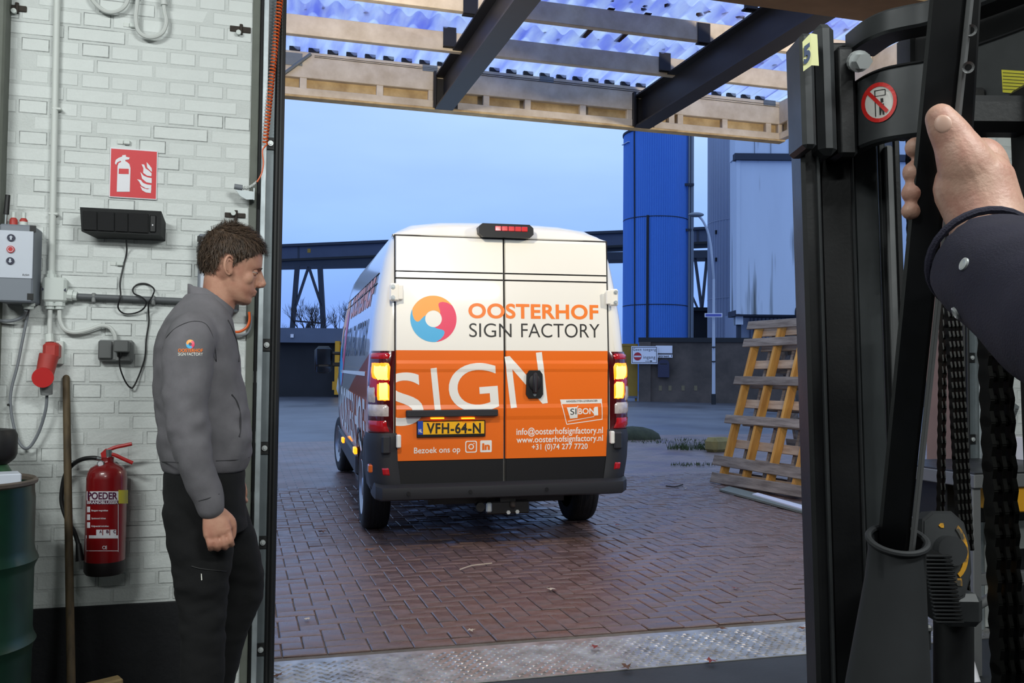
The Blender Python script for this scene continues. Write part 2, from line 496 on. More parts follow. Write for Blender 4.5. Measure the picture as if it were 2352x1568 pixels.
# ================================================================ the yard
def sst(t):
    t = min(1, max(0, t)); return t*t*(3-2*t)
def gz(x, y):
    return 0.0172*max(0, y-8.0) + 0.012*sst((y-4.6)/3)*(min(6, max(-4, x))-1.0)
def sheet(x0, x1, y0, y1, nx, ny, dz):
    mb = MB(); vs_ = []
    for j in range(ny+1):
        for i in range(nx+1):
            x = x0+(x1-x0)*i/nx; y = y0+(y1-y0)*j/ny; vs_.append((x, y, gz(x, y)+dz))
    fs = [(j*(nx+1)+i, j*(nx+1)+i+1, (j+1)*(nx+1)+i+1, (j+1)*(nx+1)+i) for j in range(ny) for i in range(nx)]
    mb.add(vs_, fs); return mb
YP0, YP1 = 4.40, 10.6
# far paving, too flat to the eye to tell the bricks apart
def paving_far_mat():
    m = M('paving_far', (122, 96, 92), 0.4, spec=0.9); t = m.node_tree; n = t.nodes.new; l = t.links.new
    b = t.nodes['Principled BSDF']; tcn = n('ShaderNodeTexCoord'); br = n('ShaderNodeTexBrick')
    br.inputs['Scale'].default_value = 1.0; br.inputs['Brick Width'].default_value = 0.204; br.inputs['Row Height'].default_value = 0.102
    br.inputs['Mortar Size'].default_value = 0.006
    br.inputs['Color1'].default_value = lin((122, 96, 92)); br.inputs['Color2'].default_value = lin((98, 78, 74)); br.inputs['Mortar'].default_value = lin((58, 52, 48))
    l(tcn.outputs['Object'], br.inputs['Vector']); l(br.outputs['Color'], b.inputs['Base Color'])
    nn = n('ShaderNodeTexNoise'); nn.inputs['Scale'].default_value = 1.3; nn.inputs['Detail'].default_value = 4; l(tcn.outputs['Object'], nn.inputs['Vector'])
    mr = n('ShaderNodeMapRange'); mr.inputs['From Min'].default_value = 0.35; mr.inputs['From Max'].default_value = 0.65
    mr.inputs['To Min'].default_value = 0.3; mr.inputs['To Max'].default_value = 0.55; l(nn.outputs[0], mr.inputs['Value']); l(mr.outputs[0], b.inputs['Roughness'])
    bn = n('ShaderNodeBump'); bn.inputs['Strength'].default_value = 0.5; bn.inputs['Distance'].default_value = 0.01
    l(br.outputs['Fac'], bn.inputs['Height']); bn.invert = True; l(bn.outputs[0], b.inputs['Normal'])
paving_far_mat()
struct('yard_ground', sheet(-40, 60, 16.1, 90, 20, 40, -0.006), 'asphalt')
struct('yard_paving_far', sheet(-14, 20, YP1-0.35, 16.2, 34, 20, -0.005), 'paving_far')
ypav = struct('yard_paving', sheet(-14, 20, YP0-0.1, YP1, 34, 24, -0.010), 'paver_sand')
def paver_mesh(lx, ly):
    mb = MB(); b = 0.005; g = 0.0028; hx, hy = lx/2-g, ly/2-g; t = 0.0; d = 0.03
    vs_ = [(-hx+b, -hy+b, t), (hx-b, -hy+b, t), (hx-b, hy-b, t), (-hx+b, hy-b, t), (-hx, -hy, t-b*0.8), (hx, -hy, t-b*0.8), (hx, hy, t-b*0.8), (-hx, hy, t-b*0.8),
           (-hx, -hy, t-d), (hx, -hy, t-d), (hx, hy, t-d), (-hx, hy, t-d)]
    fs = [(0, 1, 2, 3)]
    for i in range(4):
        j = (i+1) % 4; fs += [(i, 4+i, 4+j, j), (4+i, 8+i, 8+j, 4+j)]
    return vs_, fs
UW = 0.102
pav = []
rnd = random.Random(11)
for i in range(-24, 88):
    for j in range(0, int((YP1-YP0-0.1)/UW)):
        d = (i-j) % 4
        if d == 0: pav.append(((i+1)*UW, YP0+0.11+(j+0.5)*UW, 'H'))
        elif d == 2 and j == 0: pav.append(((i+0.5)*UW, YP0+0.11+0.5*UW, 'C'))
        elif d == 3: pav.append(((i+0.5)*UW, YP0+0.11+(j+1)*UW, 'V'))
for i in range(-12, 44): pav.append(((i+0.5)*0.204, YP0+0.055, 'H'))
def proj(p):
    v = Vector(p)-CAM; d = v.dot(FW); return CX+v.dot(RT)/d*FPX, CY-v.dot(UP)/d*FPX, d
def vis(p):
    x, y, d = proj((p[0], p[1], 0.0)); return 620 < x < 1865 and d > 1
pav.sort(key=lambda p: (0 if vis(p) else 1, p[0]**2+p[1]**2))
PM = {'H': paver_mesh(0.204, UW), 'V': paver_mesh(UW, 0.204), 'C': paver_mesh(UW, UW)}
PME = {k: MB().add(v[0], v[1]).mesh('paver', 'paver') for k, v in PM.items()}
field = MB()
for q, (x, y, k) in enumerate(pav):
    z = gz(x, y)+rnd.uniform(-0.003, 0.002)
    rx, ry = rnd.uniform(-.012, .012), rnd.uniform(-.012, .012)
    if q < 300:
        o = bpy.data.objects.new('paver', PME[k]); COL.objects.link(o); o.parent = ypav
        o.location = (x, y, z); o.rotation_euler = (rx, ry, rnd.uniform(-.01, .01))
    else:
        vs_, fs = PM[k]
        field.add([(x+a, y+b_, z+c+b_*rx-a*ry) for a, b_, c in vs_], fs)
field.build('paver_field', 'paver', ypav, kind='stuff', fixn=False)
# ---- aluminium tread plate in the doorway
tp = MB().box(((X_JAMB_L+X_JAMB_R)/2, 4.065, 0.002), (X_JAMB_R-X_JAMB_L+0.1, 0.50, 0.006), bev=0.002)
plate = struct('trim_1', tp, 'tread_alu', label='aluminium tread plate across the doorway')
bm_ = MB()
for i in range(int(3.72/0.05)):
    for j in range(int(0.46/0.029)):
        x = X_JAMB_L+0.0+i*0.05+(0.025 if j % 2 else 0); y = 3.84+j*0.029
        a = 0.55 if (i+j) % 2 else -0.55
        ca, sa = math.cos(a), math.sin(a)
        l_, w_ = 0.0205, 0.0078
        P = [(-l_, 0), (0, -w_), (l_, 0), (0, w_)]
        P3 = [(x+p*ca-q*sa, y+p*sa+q*ca, 0.005) for p, q in P]+[(x-0.006*ca, y-0.006*sa, 0.0100), (x+0.006*ca, y+0.006*sa, 0.0100)]
        bm_.add(P3, [(0, 1, 4), (1, 5, 4), (1, 2, 5), (2, 3, 5), (3, 4, 5), (3, 0, 4)])
bm_.build('tread_pattern', 'tread_alu', plate, kind='stuff')
# ================================================================ the canopy over the door
M('wood_cream', (214, 203, 184), 0.7, col2=(186, 172, 150), scale=6, bump=0.1, stretch=(1, 1, 1), detail=8)
M('wood_inner', (206, 182, 136), 0.75, col2=(166, 140, 98), scale=7)
M('sheet_pvc', (196, 205, 246), 0.2, trans=0.0, alpha=1.0, spec=0.5)
def pvc():
    m = MATS['sheet_pvc']; t = m.node_tree; n = t.nodes.new; l = t.links.new
    b = t.nodes['Principled BSDF']; o = t.nodes['Material Output']
    tr = n('ShaderNodeBsdfTranslucent'); tp_ = n('ShaderNodeBsdfTransparent'); m1 = n('ShaderNodeMixShader'); m2 = n('ShaderNodeMixShader')
    tcn = n('ShaderNodeTexCoord'); nzn = n('ShaderNodeTexNoise'); nzn.inputs['Scale'].default_value = 3.0; nzn.inputs['Detail'].default_value = 6
    mpn = n('ShaderNodeMapping'); mpn.inputs['Scale'].default_value = (2.5, 0.5, 1)
    l(tcn.outputs['Object'], mpn.inputs[0]); l(mpn.outputs[0], nzn.inputs[0])
    r = n('ShaderNodeValToRGB'); r.color_ramp.elements[0].position = 0.36; r.color_ramp.elements[0].color = lin((188, 192, 244)); r.color_ramp.elements[1].position = 0.6; r.color_ramp.elements[1].color = lin((254, 254, 255))
    l(nzn.outputs[0], r.inputs[0]); l(r.outputs[0], tr.inputs[0]); l(r.outputs[0], tp_.inputs[0])
    l(tr.outputs[0], m1.inputs[1]); l(tp_.outputs[0], m1.inputs[2]); m1.inputs[0].default_value = 0.66
    l(m1.outputs[0], m2.inputs[1]); l(b.outputs[0], m2.inputs[2]); m2.inputs[0].default_value = 0.12
    l(m2.outputs[0], o.inputs[0])
pvc()
CF = 7.45            # canopy front
CZ0, CZ1 = 3.50, 3.87
CX0, CX1 = -1.6, 4.80
BEAMX = (1.56, 3.35)
def zroof(y): return CZ1 + 0.07*(CF-y)
cano = thing('fascia', 'cream painted timber fascia with small posts along the canopy front', 'fascia', (CX1, CF, CZ0))
MB().box(((CX0+CX1)/2, CF, 3.765), (CX1-CX0, 0.06, 0.21), bev=0.004).build('top_board', 'wood_cream', cano)
MB().box(((CX0+CX1)/2, CF, 3.545), (CX1-CX0, 0.07, 0.062), bev=0.004).build('bottom_rail', 'wood_cream', cano)
MB().box(((CX0+CX1)/2, CF+0.01, 3.508), (CX1-CX0, 0.10, 0.018), bev=0.003).build('drip_board', 'wood_inner', cano)
MB().box(((CX0+CX1)/2, CF+0.028, 3.61), (CX1-CX0, 0.012, 0.11)).build('back_panel', 'wood_inner', cano)
x = CX1-0.06; k = 0
for px in (695, 871, 990, 1100+15, 1215-5, 1222+115, 1445, 1540, 1560, 1662, 1762, 1790):
    p = onY(px, 250, CF)
    MB().box((p.x, CF-0.002, 3.61), (0.055, 0.05, 0.10), bev=0.003).build('post', 'wood_cream', cano)
for yy in (0,):
    MB().box((CX1-0.03, (CF+4.4)/2, 3.765), (0.06, CF-4.4, 0.21), bev=0.004).build('side_board', 'wood_cream', cano)
    MB().box((CX1-0.03, (CF+4.4)/2, 3.545), (0.07, CF-4.4, 0.062), bev=0.004).build('side_rail', 'wood_cream', cano)
    MB().box((CX1-0.005, (CF+4.4)/2, 3.61), (0.012, CF-4.4, 0.11)).build('side_panel', 'wood_inner', cano)
    for k in range(6):
        MB().box((CX1-0.032, CF-0.18-k*0.5, 3.61), (0.05, 0.055, 0.10), bev=0.003).build('post', 'wood_cream', cano)
for px, py in ((988, 157), (1256, 182), (1768, 236)):
    p = onY(px, py, CF-0.034)
    MB().box((p.x, CF-0.032, p.z), (0.125, 0.004, 0.05)).build('joint_plate', 'galv_dark', cano)
c0_, c1_ = onY(648, 172, CF-.05), onY(714, 124, CF-.05)
MB().tube([c0_, c1_], .014, 8).build('conduit', 'galv_dark', cano, smooth=True)
MB().box((onY(668, 133, CF-.033).x-.12, CF-.034, 3.80), (.42, .006, .10)).build('mesh_patch', 'galv_dark', cano)
wr_ = MB()
for dz in (0.0, 0.012):
    wr_.tube([(c1_.x+.03, CF-0.0325, 3.845-dz), (CX1-0.064, CF-0.0325, 3.838-dz*1.5)], 0.0022, 5)
single('wire', 'thin dark wires stapled along the canopy fascia board', 'wire', wr_, 'steel_black', (c1_.x+.03, CF, 3.84))
M('beam_black', (24, 25, 31), 0.5, var=0.25, scale=10)
def ibeam(x, label):
    t = thing('steel_beam', label, 'beam', (x, 4.4, 3.5))
    y0, y1 = 4.36, CF-0.03
    yc = (y0+y1)/2; ln = y1-y0
    b = MB(); b.box((x, yc, 3.507), (0.15, ln, 0.014)); b.box((x, yc, 3.775), (0.15, ln, 0.014)); b.box((x, yc, 3.64), (0.009, ln, 0.26))
    b.build('profile', 'beam_black', t)
    for py_ in PURL:
        b = MB(); b.box((x-0.10, py_-0.035, 3.86), (0.10, 0.01, 0.16)); b.box((x-0.10, py_-0.03, 3.79), (0.10, 0.07, 0.01))
        b.build('cleat', 'beam_black', t)
    b = MB(); b.box((x-0.08, y1-0.02, 3.66), (0.02, 0.05, 0.30)); b.box((x+0.02, y1-0.005, 3.64), (0.2, 0.012, 0.24)); b.build('end_plate', 'beam_black', t)
PURL = (6.78, 6.12, 5.46, 4.80)
ibeam(BEAMX[0], 'black steel beam under the canopy, over the van roof light')
ibeam(BEAMX[1], 'black steel beam under the canopy, in front of the blue silo')
for k, py_ in enumerate(PURL):
    z = zroof(py_)-0.01
    single('purlin', ['cream timber purlin next to the canopy fascia', 'cream timber purlin second from the canopy fascia', 'cream timber purlin third from the canopy fascia', 'cream timber purlin nearest the hall wall'][k], 'purlin',
           MB().box(((CX0+CX1)/2-.035, py_, z-0.0725), (CX1-CX0-.07, 0.055, 0.145), bev=0.003), 'wood_cream', (CX0, py_, z-0.145))
# corrugated sheets: three rows overlapping
def corr(y0, y1, z_off, label, x0=CX0, x1=CX1):
    mb = MB(); pit = 0.15; nx = int((x1-x0)/pit*10); vs_ = []; ny = 4
    for j in range(ny+1):
        y = y0+(y1-y0)*j/ny
        for i in range(nx+1):
            x = x0+(x1-x0)*i/nx
            vs_.append((x, y, zroof(y)+0.034+z_off+0.026*math.cos(2*PI*x/pit)))
    fs = [(j*(nx+1)+i, j*(nx+1)+i+1, (j+1)*(nx+1)+i+1, (j+1)*(nx+1)+i) for j in range(ny) for i in range(nx)]
    mb.add(vs_, fs)
    return single('roof_sheet', label, 'roof sheet', mb, 'sheet_pvc', (x0, y0, zroof(y0)), smooth=True)
corr(6.62, 7.60, 0.0, 'translucent corrugated plastic sheet over the canopy fascia')
corr(5.95, 6.86, 0.008, 'translucent corrugated plastic sheet between the two front purlins')
corr(4.36, 6.20, 0.016, 'translucent corrugated plastic sheet nearest the hall wall')
# dirt and dead leaves in the troughs
lf = MB()
for q in range(70):
    y = random.choice((6.68, 6.01, 6.70, 6.03, 6.05))+random.uniform(-.03, .05); kx = random.randrange(int(CX0/0.15), int(CX1/0.15))
    x = kx*0.15+0.075+random.uniform(-.02, .02); z = zroof(y)+0.024
    a = random.uniform(0, 6); r = random.uniform(.012, .035)
    lf.add([(x+r*math.cos(a+b*1.26)*(1 if b % 2 else .6), y+r*math.sin(a+b*1.26), z+random.uniform(0, .012)) for b in range(5)], [(0, 1, 2, 3, 4)])
for x_ in (2.51, 2.80):
    lf.box((x_, 6.38, zroof(6.38)+.014), (.05, .60, .006))
M('dead_leaf', (70, 48, 36), 0.85, var=0.5, scale=30)
single('roof_debris', 'dead leaves and dirt caught in the roof sheet troughs', 'debris', lf, 'dead_leaf', (1.5, 6.5, 3.95), kind='stuff')
# closing strips at the eaves
evt = thing('eaves_filler', 'row of dark foam fillers in the waves above the fascia', 'filler', (CX0, CF, 3.872))
eme = MB().box((0, 0, 0), (0.085, 0.03, 0.034)).mesh('filler_block', 'rubber')
for i in range(int((CX1-CX0)/0.15)-1):
    o = bpy.data.objects.new('filler_block', eme); COL.objects.link(o); o.parent = evt
    o.location = (0.15*i+0.15, -.01, .018)
# ================================================================ the van
M('van_white', (238, 236, 226), 0.28, coat=0.7)
M('van_orange', (240, 112, 22), 0.34, coat=0.35)
M('van_plastic', (34, 35, 39), 0.55, bump=0.08, bscale=400)
M('van_black', (17, 17, 19), 0.4)
M('van_seam', (30, 28, 26), 0.8)
M('print_white', (240, 238, 230), 0.35)
M('print_black', (38, 36, 34), 0.4)
M('print_orange', (240, 124, 34), 0.35)
M('print_amber', (250, 164, 60), 0.35)
M('print_pink', (228, 52, 92), 0.35)
M('print_blue', (66, 172, 222), 0.35)
M('lamp_red', (176, 14, 22), 0.12, coat=1.0)
M('lamp_dark', (70, 8, 12), 0.15, coat=1.0)
M('lamp_clear', (206, 196, 192), 0.12, coat=1.0, var=0.3, scale=30)
M('lamp_glow', (255, 150, 30), 0.3, emit=(255, 110, 10), estr=2.5)
M('lamp_core', (255, 230, 140), 0.3, emit=(255, 200, 60), estr=3.2)
M('marker_glow', (255, 170, 40), 0.3, emit=(255, 140, 20), estr=2.4)
M('amber_lens', (196, 92, 30), 0.2, coat=0.6)
M('led_red', (200, 14, 18), 0.2, coat=1.0)
M('plate_yellow', (246, 186, 18), 0.4)
M('plate_blue', (30, 70, 170), 0.4)
M('tyre', (20, 20, 21), 0.75, bump=0.3, bscale=90)
M('rim', (150, 152, 158), 0.3, 0.8)
M('glass_dark', (14, 17, 20), 0.05, spec=0.8)
M('mirror_glass', (90, 100, 115), 0.06, 0.9)
VROT = Euler((0.0168, -0.012, -0.050), 'XYZ').to_matrix()
VLOC = Vector((1.945, 6.80, -0.006))
van = thing('van', 'white and orange high-roof delivery van backing towards the doorway, tail lamps lit', 'van', VLOC, VROT)
VI = WM[van.name].inverted()
def vray(px, py):
    return VI @ CAM, VI.to_3x3() @ ray(px, py)
def lean(z):
    return 0.0 if z < 1.5 else (z-1.5)*0.055
def RP(px, py, off=0.0):
    """pixel on the rear doors -> van space"""
    o, d = vray(px, py); y = 0.0
    for _ in range(6):
        p = o + d*((y-o.y)/d.y); y = lean(p.z)-off
    return o + d*((y-o.y)/d.y)
def SP(px, py, u=-1.025):
    o, d = vray(px, py); return o + d*((u-o.x)/d.x)
HW = [(.36, .955), (.50, .985), (.66, 1.012), (.90, 1.025), (1.25, 1.025), (1.5, 1.008), (1.75, .985), (2.0, .945), (2.2, .905), (2.33, .865), (2.42, .81), (2.475, .70), (2.505, .48), (2.515, .22), (2.518, 0.0)]
def hw(z):
    for (z0, w0), (z1, w1) in zip(HW, HW[1:]):
        if z <= z1: return w0+(w1-w0)*(z-z0)/(z1-z0)
    return 0.0
ZL = [.40, .50, .58, .66, .78, .90, 1.08, 1.25, 1.40, 1.5, 1.62, 1.75, 1.88, 2.0, 2.1, 2.2, 2.28, 2.33, 2.38, 2.42, 2.45, 2.475, 2.492, 2.505, 2.512, 2.516]
def vring(y, inset, drop, zmax=None, nose=0.0):
    L_ = []
    for z in ZL:
        u = max(0.0, hw(z)-inset*(1 if z < 2.4 else 1.0)); zz = z
        if z > 2.2: zz = 2.2+(z-2.2)*(1-drop)
        if zmax is not None and zz > zmax:
            t = (zz-zmax)/(2.516-zmax+1e-6); zz = zmax+0.03*t
            u = hw(min(zmax, 2.3))*(1-0.85*t)
        L_.append((u, zz))
    yy = lambda z: y + lean(z)*max(0.0, 1-y/1.2)
    left = [Vector((-u, yy(z), z)) for u, z in L_]; right = [Vector((u, yy(z), z)) for u, z in L_]
    return left + right[::-1]
vb = MB()
st = [(0.0, .115, .32), (.012, .075, .24), (.035, .045, .18), (.07, .022, .12), (.12, .007, .06), (.2, 0, .02), (.35, 0, 0), (.6, 0, 0), (.9, 0, 0), (1.2, 0, 0), (1.6, 0, 0), (2.0, 0, 0), (2.5, 0, 0), (3.0, 0, 0), (3.5, 0, 0), (4.0, 0, 0.0), (4.35, 0, .05)]
rings = [vring(y, i_, d_) for y, i_, d_ in st]
rings += [vring(4.65, .01, .3, 2.34), vring(4.95, .02, .4, 2.05), vring(5.25, .03, 0, 1.62), vring(5.45, .04, 0, 1.36), vring(5.75, .07, 0, 1.18), vring(5.93, .14, 0, 1.02), vring(5.98, .24, 0, .92)]
vb.loft(rings)
# 0 white, 1 orange/white print on the sides, 2 dark sill
nl = len(ZL)
for fi in range(len(vb.f)):
    f = vb.f[fi]; c = Vector((0, 0, 0))
    for i in f: c += vb.v[i]
    c /= len(f)
    if len(f) > 8: vb.m[fi] = 0
    elif abs(c.x) > 0.5 and c.z < 2.4:
        vb.m[fi] = 1
    if c.y > 4.65 and c.z > 1.36 and len(f) < 8 and c.y < 5.35: vb.m[fi] = 3
def side_mat():
    m = M('van_side', (238, 236, 226), 0.22, coat=0.8); t = m.node_tree; n = t.nodes.new; l = t.links.new; b = t.nodes['Principled BSDF']
    tcn = n('ShaderNodeTexCoord'); sx = n('ShaderNodeSeparateXYZ'); l(tcn.outputs['Object'], sx.inputs[0])
    # orange sweep: top edge falls from 1.46 m at the tail towards the cab
    cu = n('ShaderNodeFloatCurve'); c = cu.mapping.curves[0]
    c.points[0].location = (0, 0.745); c.points[1].location = (1, 0.33)
    for q in ((0.02, 0.742), (0.10, 0.71), (0.3, 0.62), (0.6, 0.48)): c.points.new(*q)
    cu.mapping.update()
    mu = n('ShaderNodeMath'); mu.operation = 'MULTIPLY'; mu.inputs[1].default_value = 1/6.0; l(sx.outputs['Y'], mu.inputs[0]); l(mu.outputs[0], cu.inputs['Value'])
    m2 = n('ShaderNodeMath'); m2.operation = 'MULTIPLY'; m2.inputs[1].default_value = 2.0; l(cu.outputs[0], m2.inputs[0])
    lt = n('ShaderNodeMath'); lt.operation = 'LESS_THAN'; l(sx.outputs['Z'], lt.inputs[0]); l(m2.outputs[0], lt.inputs[1])
    mi = n('ShaderNodeMix'); mi.data_type = 'RGBA'; mi.inputs[6].default_value = lin((238, 236, 226)); mi.inputs[7].default_value = lin((240, 112, 22)); l(lt.outputs[0], mi.inputs[0])
    l2 = n('ShaderNodeMath'); l2.operation = 'LESS_THAN'; l(sx.outputs['Z'], l2.inputs[0]); l2.inputs[1].default_value = 0.60
    m3 = n('ShaderNodeMix'); m3.data_type = 'RGBA'; m3.inputs[7].default_value = lin((40, 42, 50)); l(mi.outputs[2], m3.inputs[6]); l(l2.outputs[0], m3.inputs[0])
    l(m3.outputs[2], b.inputs['Base Color'])
side_mat()
body = vb.build('body', ['van_white', 'van_side', 'van_plastic', 'glass_dark', 'van_black'], van, smooth=35, local=True)
# wheel arches cut out
WY = (1.02, 5.05); WR = 0.352
cut = MB()
for y in WY: cut.cyl((-1.3, y, 0.40), (1.3, y, 0.40), 0.43, n=40, m=4)
cut.box((0, 2.8, 0.33), (2.4, 7.0, 0.16), m=4)
cuo = cut.build('cut', ['van_white', 'van_side', 'van_plastic', 'glass_dark', 'van_black'], None, local=True)
cuo.matrix_world = WM[van.name]
body.matrix_world = WM[van.name]
md = body.modifiers.new('arch', 'BOOLEAN'); md.operation = 'DIFFERENCE'; md.object = cuo; md.solver = 'EXACT'; md.use_self = True
bpy.context.view_layer.update()
dg = bpy.context.evaluated_depsgraph_get()
nm_ = bpy.data.meshes.new_from_object(body.evaluated_get(dg))
body.modifiers.clear(); body.data = nm_
bpy.data.objects.remove(cuo)
body.matrix_world = Matrix.Identity(4); body.parent = van; body.matrix_parent_inverse = Matrix.Identity(4); body.matrix_basis = Matrix.Identity(4)
def VB(mb, name, mats, parent=van, smooth=False, **k):
    return mb.build(name, mats, parent, smooth, local=True, **k)
# ---- rear doors
DZ = [(.49, 0, 2), (.50, .012, 2), (.672, .012, 2), (.676, .016, 1), (.80, .018, 1), (.97, .015, 1), (1.00, .020, 1), (1.06, .0205, 1), (1.09, .014, 1), (1.335, .014, 1), (1.36, .020, 1), (1.40, .0205, 1), (1.425, .014, 1), (1.5, .016, 1),
      (1.5001, .016, 0), (1.95, .016, 0), (2.035, .016, 0), (2.038, .009, 3), (2.044, .009, 3), (2.047, .016, 0), (2.088, .016, 0), (2.0905, .009, 3), (2.0965, .009, 3), (2.099, .018, 0), (2.34, .018, 0), (2.36, .012, 0), (2.362, 0, 0)]
def rear_door(name, u0, u1):
    mb = MB(); us = [u0, u0+0.006, u1-0.006, u1]; vs_ = []
    for z, dy, m in DZ:
        for k, u in enumerate(us):
            d = dy if 0 < k < 3 else -0.004
            vs_.append((u, lean(z)-d, z))
    o = len(mb.v); mb.v += [Vector(p) for p in vs_]
    for j in range(len(DZ)-1):
        for i in range(3):
            mb.f.append([j*4+i, j*4+i+1, (j+1)*4+i+1, (j+1)*4+i]); mb.m.append(DZ[j+1][2] if DZ[j][2] != DZ[j+1][2] and DZ[j+1][2] == 3 else DZ[j][2])
    return VB(mb, name, ['van_white', 'van_orange', 'van_black', 'van_seam'])
DOFF = 0.022
def surf(z):
    for (z0, d0, m0), (z1, d1, m1) in zip(DZ, DZ[1:]):
        if z <= z1: return d0+(d1-d0)*max(0, (z-z0))/(z1-z0)
    return 0.0
def conform(mb, lift=.0014):
    """lay flat decal faces onto the pressed door skin: cut them at the pressing lines, then drop each vertex on the skin"""
    me = bpy.data.meshes.new('t'); me.from_pydata([tuple(v) for v in mb.v], [], mb.f)
    b = bmesh.new(); b.from_mesh(me)
    zs = [v.co.z for v in b.verts]; z0, z1 = min(zs), max(zs)
    for z, d, m in DZ:
        if z0 < z < z1: bmesh.ops.bisect_plane(b, geom=b.verts[:]+b.edges[:]+b.faces[:], plane_co=(0, 0, z), plane_no=(0, 0, 1))
    b.verts.index_update()
    mb.v = [Vector((v.co.x, lean(v.co.z)-max(surf(v.co.z-.0005), surf(v.co.z+.0005))-lift, v.co.z)) for v in b.verts]
    mb.f = [[v.index for v in f.verts] for f in b.faces]; mb.m = [0]*len(mb.f)
    b.free(); bpy.data.meshes.remove(me)
    return mb
dl = rear_door('rear_door', -.835, -.005)
dr = rear_door('rear_door', .005, .835)
mb = MB(); mb.box((0, 0.004, 1.43), (1.69, 0.012, 1.88), m=0)
# dark shut lines round the doors
sm_ = MB()
for u in (-.839, 0, .839): sm_.add([(u-.005, lean(z)-.0035, z) for z in (.49, 1.5, 2.362)]+[(u+.005, lean(z)-.0035, z) for z in (.49, 1.5, 2.362)], [(0, 1, 4, 3), (1, 2, 5, 4)])
sm_.add([(-.844, lean(2.36)-.004, 2.362), (.844, lean(2.36)-.004, 2.362), (.844, lean(2.37)-.004, 2.372), (-.844, lean(2.37)-.004, 2.372)], [(0, 1, 2, 3)])
VB(sm_, 'shut_line', 'van_seam')
# roof header above the doors
mb = MB()
rg = []
for k in range(25):
    u = -.85+1.70*k/24; e = abs(u)/.85; top = 2.505-0.12*e**5-0.02*e*e
    rg.append([(u, 0.045+.03*e**8, 2.366), (u, 0.036+.035*e**8, 2.375), (u, 0.044+.05*e**8, 2.41-.03*e**8), (u, 0.085+.05*e**8, 2.462-0.080*e**5), (u, 0.22, top)])
mb.loft(rg, closed=False)
VB(mb, 'roof_header', 'van_white', smooth=True)
# ---- third brake light
p0 = RP(1095, 540, 0.0); p1 = RP(1219, 540, 0.0); cx_ = (p0.x+p1.x)/2; wd = p1.x-p0.x
mb = MB()
mb.prism([(-wd/2+.03, -.052), (wd/2-.03, -.052), (wd/2, -.025), (wd/2, .025), (wd/2-.03, .052), (-wd/2+.03, .052), (-wd/2, .025), (-wd/2, -.025)], (cx_, -.035, 2.418), (1, 0, 0), (0, .12, 1), (0, .10, 0))
bl = VB(mb, 'high_brake_light', 'van_black')
for k in range(5):
    VB(MB().box((cx_-.075+.052*k+.01, -.037, 2.432), (.048, .008, .038), bev=.004), 'led', 'led_red', bl)
# ---- white corner hinges
def hinge(u, z, sg):
    mb = MB(); mb.box((u, -.03, z), (.075, .03, .135), bev=.012); mb.box((u-sg*.045, -.034, z), (.04, .02, .11), bev=.006)
    h = VB(mb, 'door_hinge', 'van_white')
    for dz in (.04, -.04):
        m2 = MB(); m2.cyl((u+sg*.012, -.044, z+dz), (u+sg*.012, -.052, z+dz), .016, n=12); m2.cyl((u+sg*.012, -.052, z+dz), (u+sg*.012, -.058, z+dz), .009, n=8)
        VB(m2, 'hinge_bolt', 'galv', h, smooth=True)
for px, py, sg in ((904, 672, -1), (1404, 684, 1)):
    p = RP(px, py); hinge(p.x, p.z, sg)
for px, py, sg in ((914, 1012, -1), (1402, 1003, 1)):
    p = RP(px, py)
    VB(MB().box((p.x, -.035, p.z), (.035, .05, .10), bev=.008), 'door_hinge', 'van_white')
# ---- tail lamps wrapped round the corners
def corner(t, z, off):
    """t 0 at the door edge, 1 on the flank"""
    pts = [(.845, .0), (.91, .0), (.945, .012), (.975, .035), (.998, .07), (1.013, .12), (1.02, .2)]
    s_ = t*(len(pts)-1); i = min(int(s_), len(pts)-2); f = s_-i
    u = pts[i][0]+(pts[i+1][0]-pts[i][0])*f; y = pts[i][1]+(pts[i+1][1]-pts[i][1])*f
    du = pts[i+1][1]-pts[i][1]; dyy = -(pts[i+1][0]-pts[i][0]); ln = math.hypot(du, dyy)
    w_ = hw(z)/1.02
    return u*w_+du/ln*off, y+dyy/ln*off, z
def lamp_patch(mb, poly, off, m=0, thick=0.0, sg=1):
    """poly of (t,z) cut in strips"""
    P = [corner(t, z, off) for t, z in poly]
    mb.add([(sg*a, b, c) for a, b, c in P], [tuple(range(len(P)))], m)
def lamp_grid(mb, t0, t1, z0, z1, off, m, sg, tt=None, nt_=10, nz_=4, shape=None):
    vs_ = []
    for j in range(nz_+1):
        for i in range(nt_+1):
            a = i/nt_; b = j/nz_; z = z0+(z1-z0)*b
            ta, tb = (t0, t1) if shape is None else shape(b)
            t = ta+(tb-ta)*a
            edge = min(a, 1-a, b, 1-b)
            o_ = off if edge > 0 else max(0.0, off-.012)
            u, y, zz = corner(t, z, o_); vs_.append((sg*u, y, zz))
    fs = [(j*(nt_+1)+i, j*(nt_+1)+i+1, (j+1)*(nt_+1)+i+1, (j+1)*(nt_+1)+i) for j in range(nz_) for i in range(nt_)]
    mb.add(vs_, fs, m)
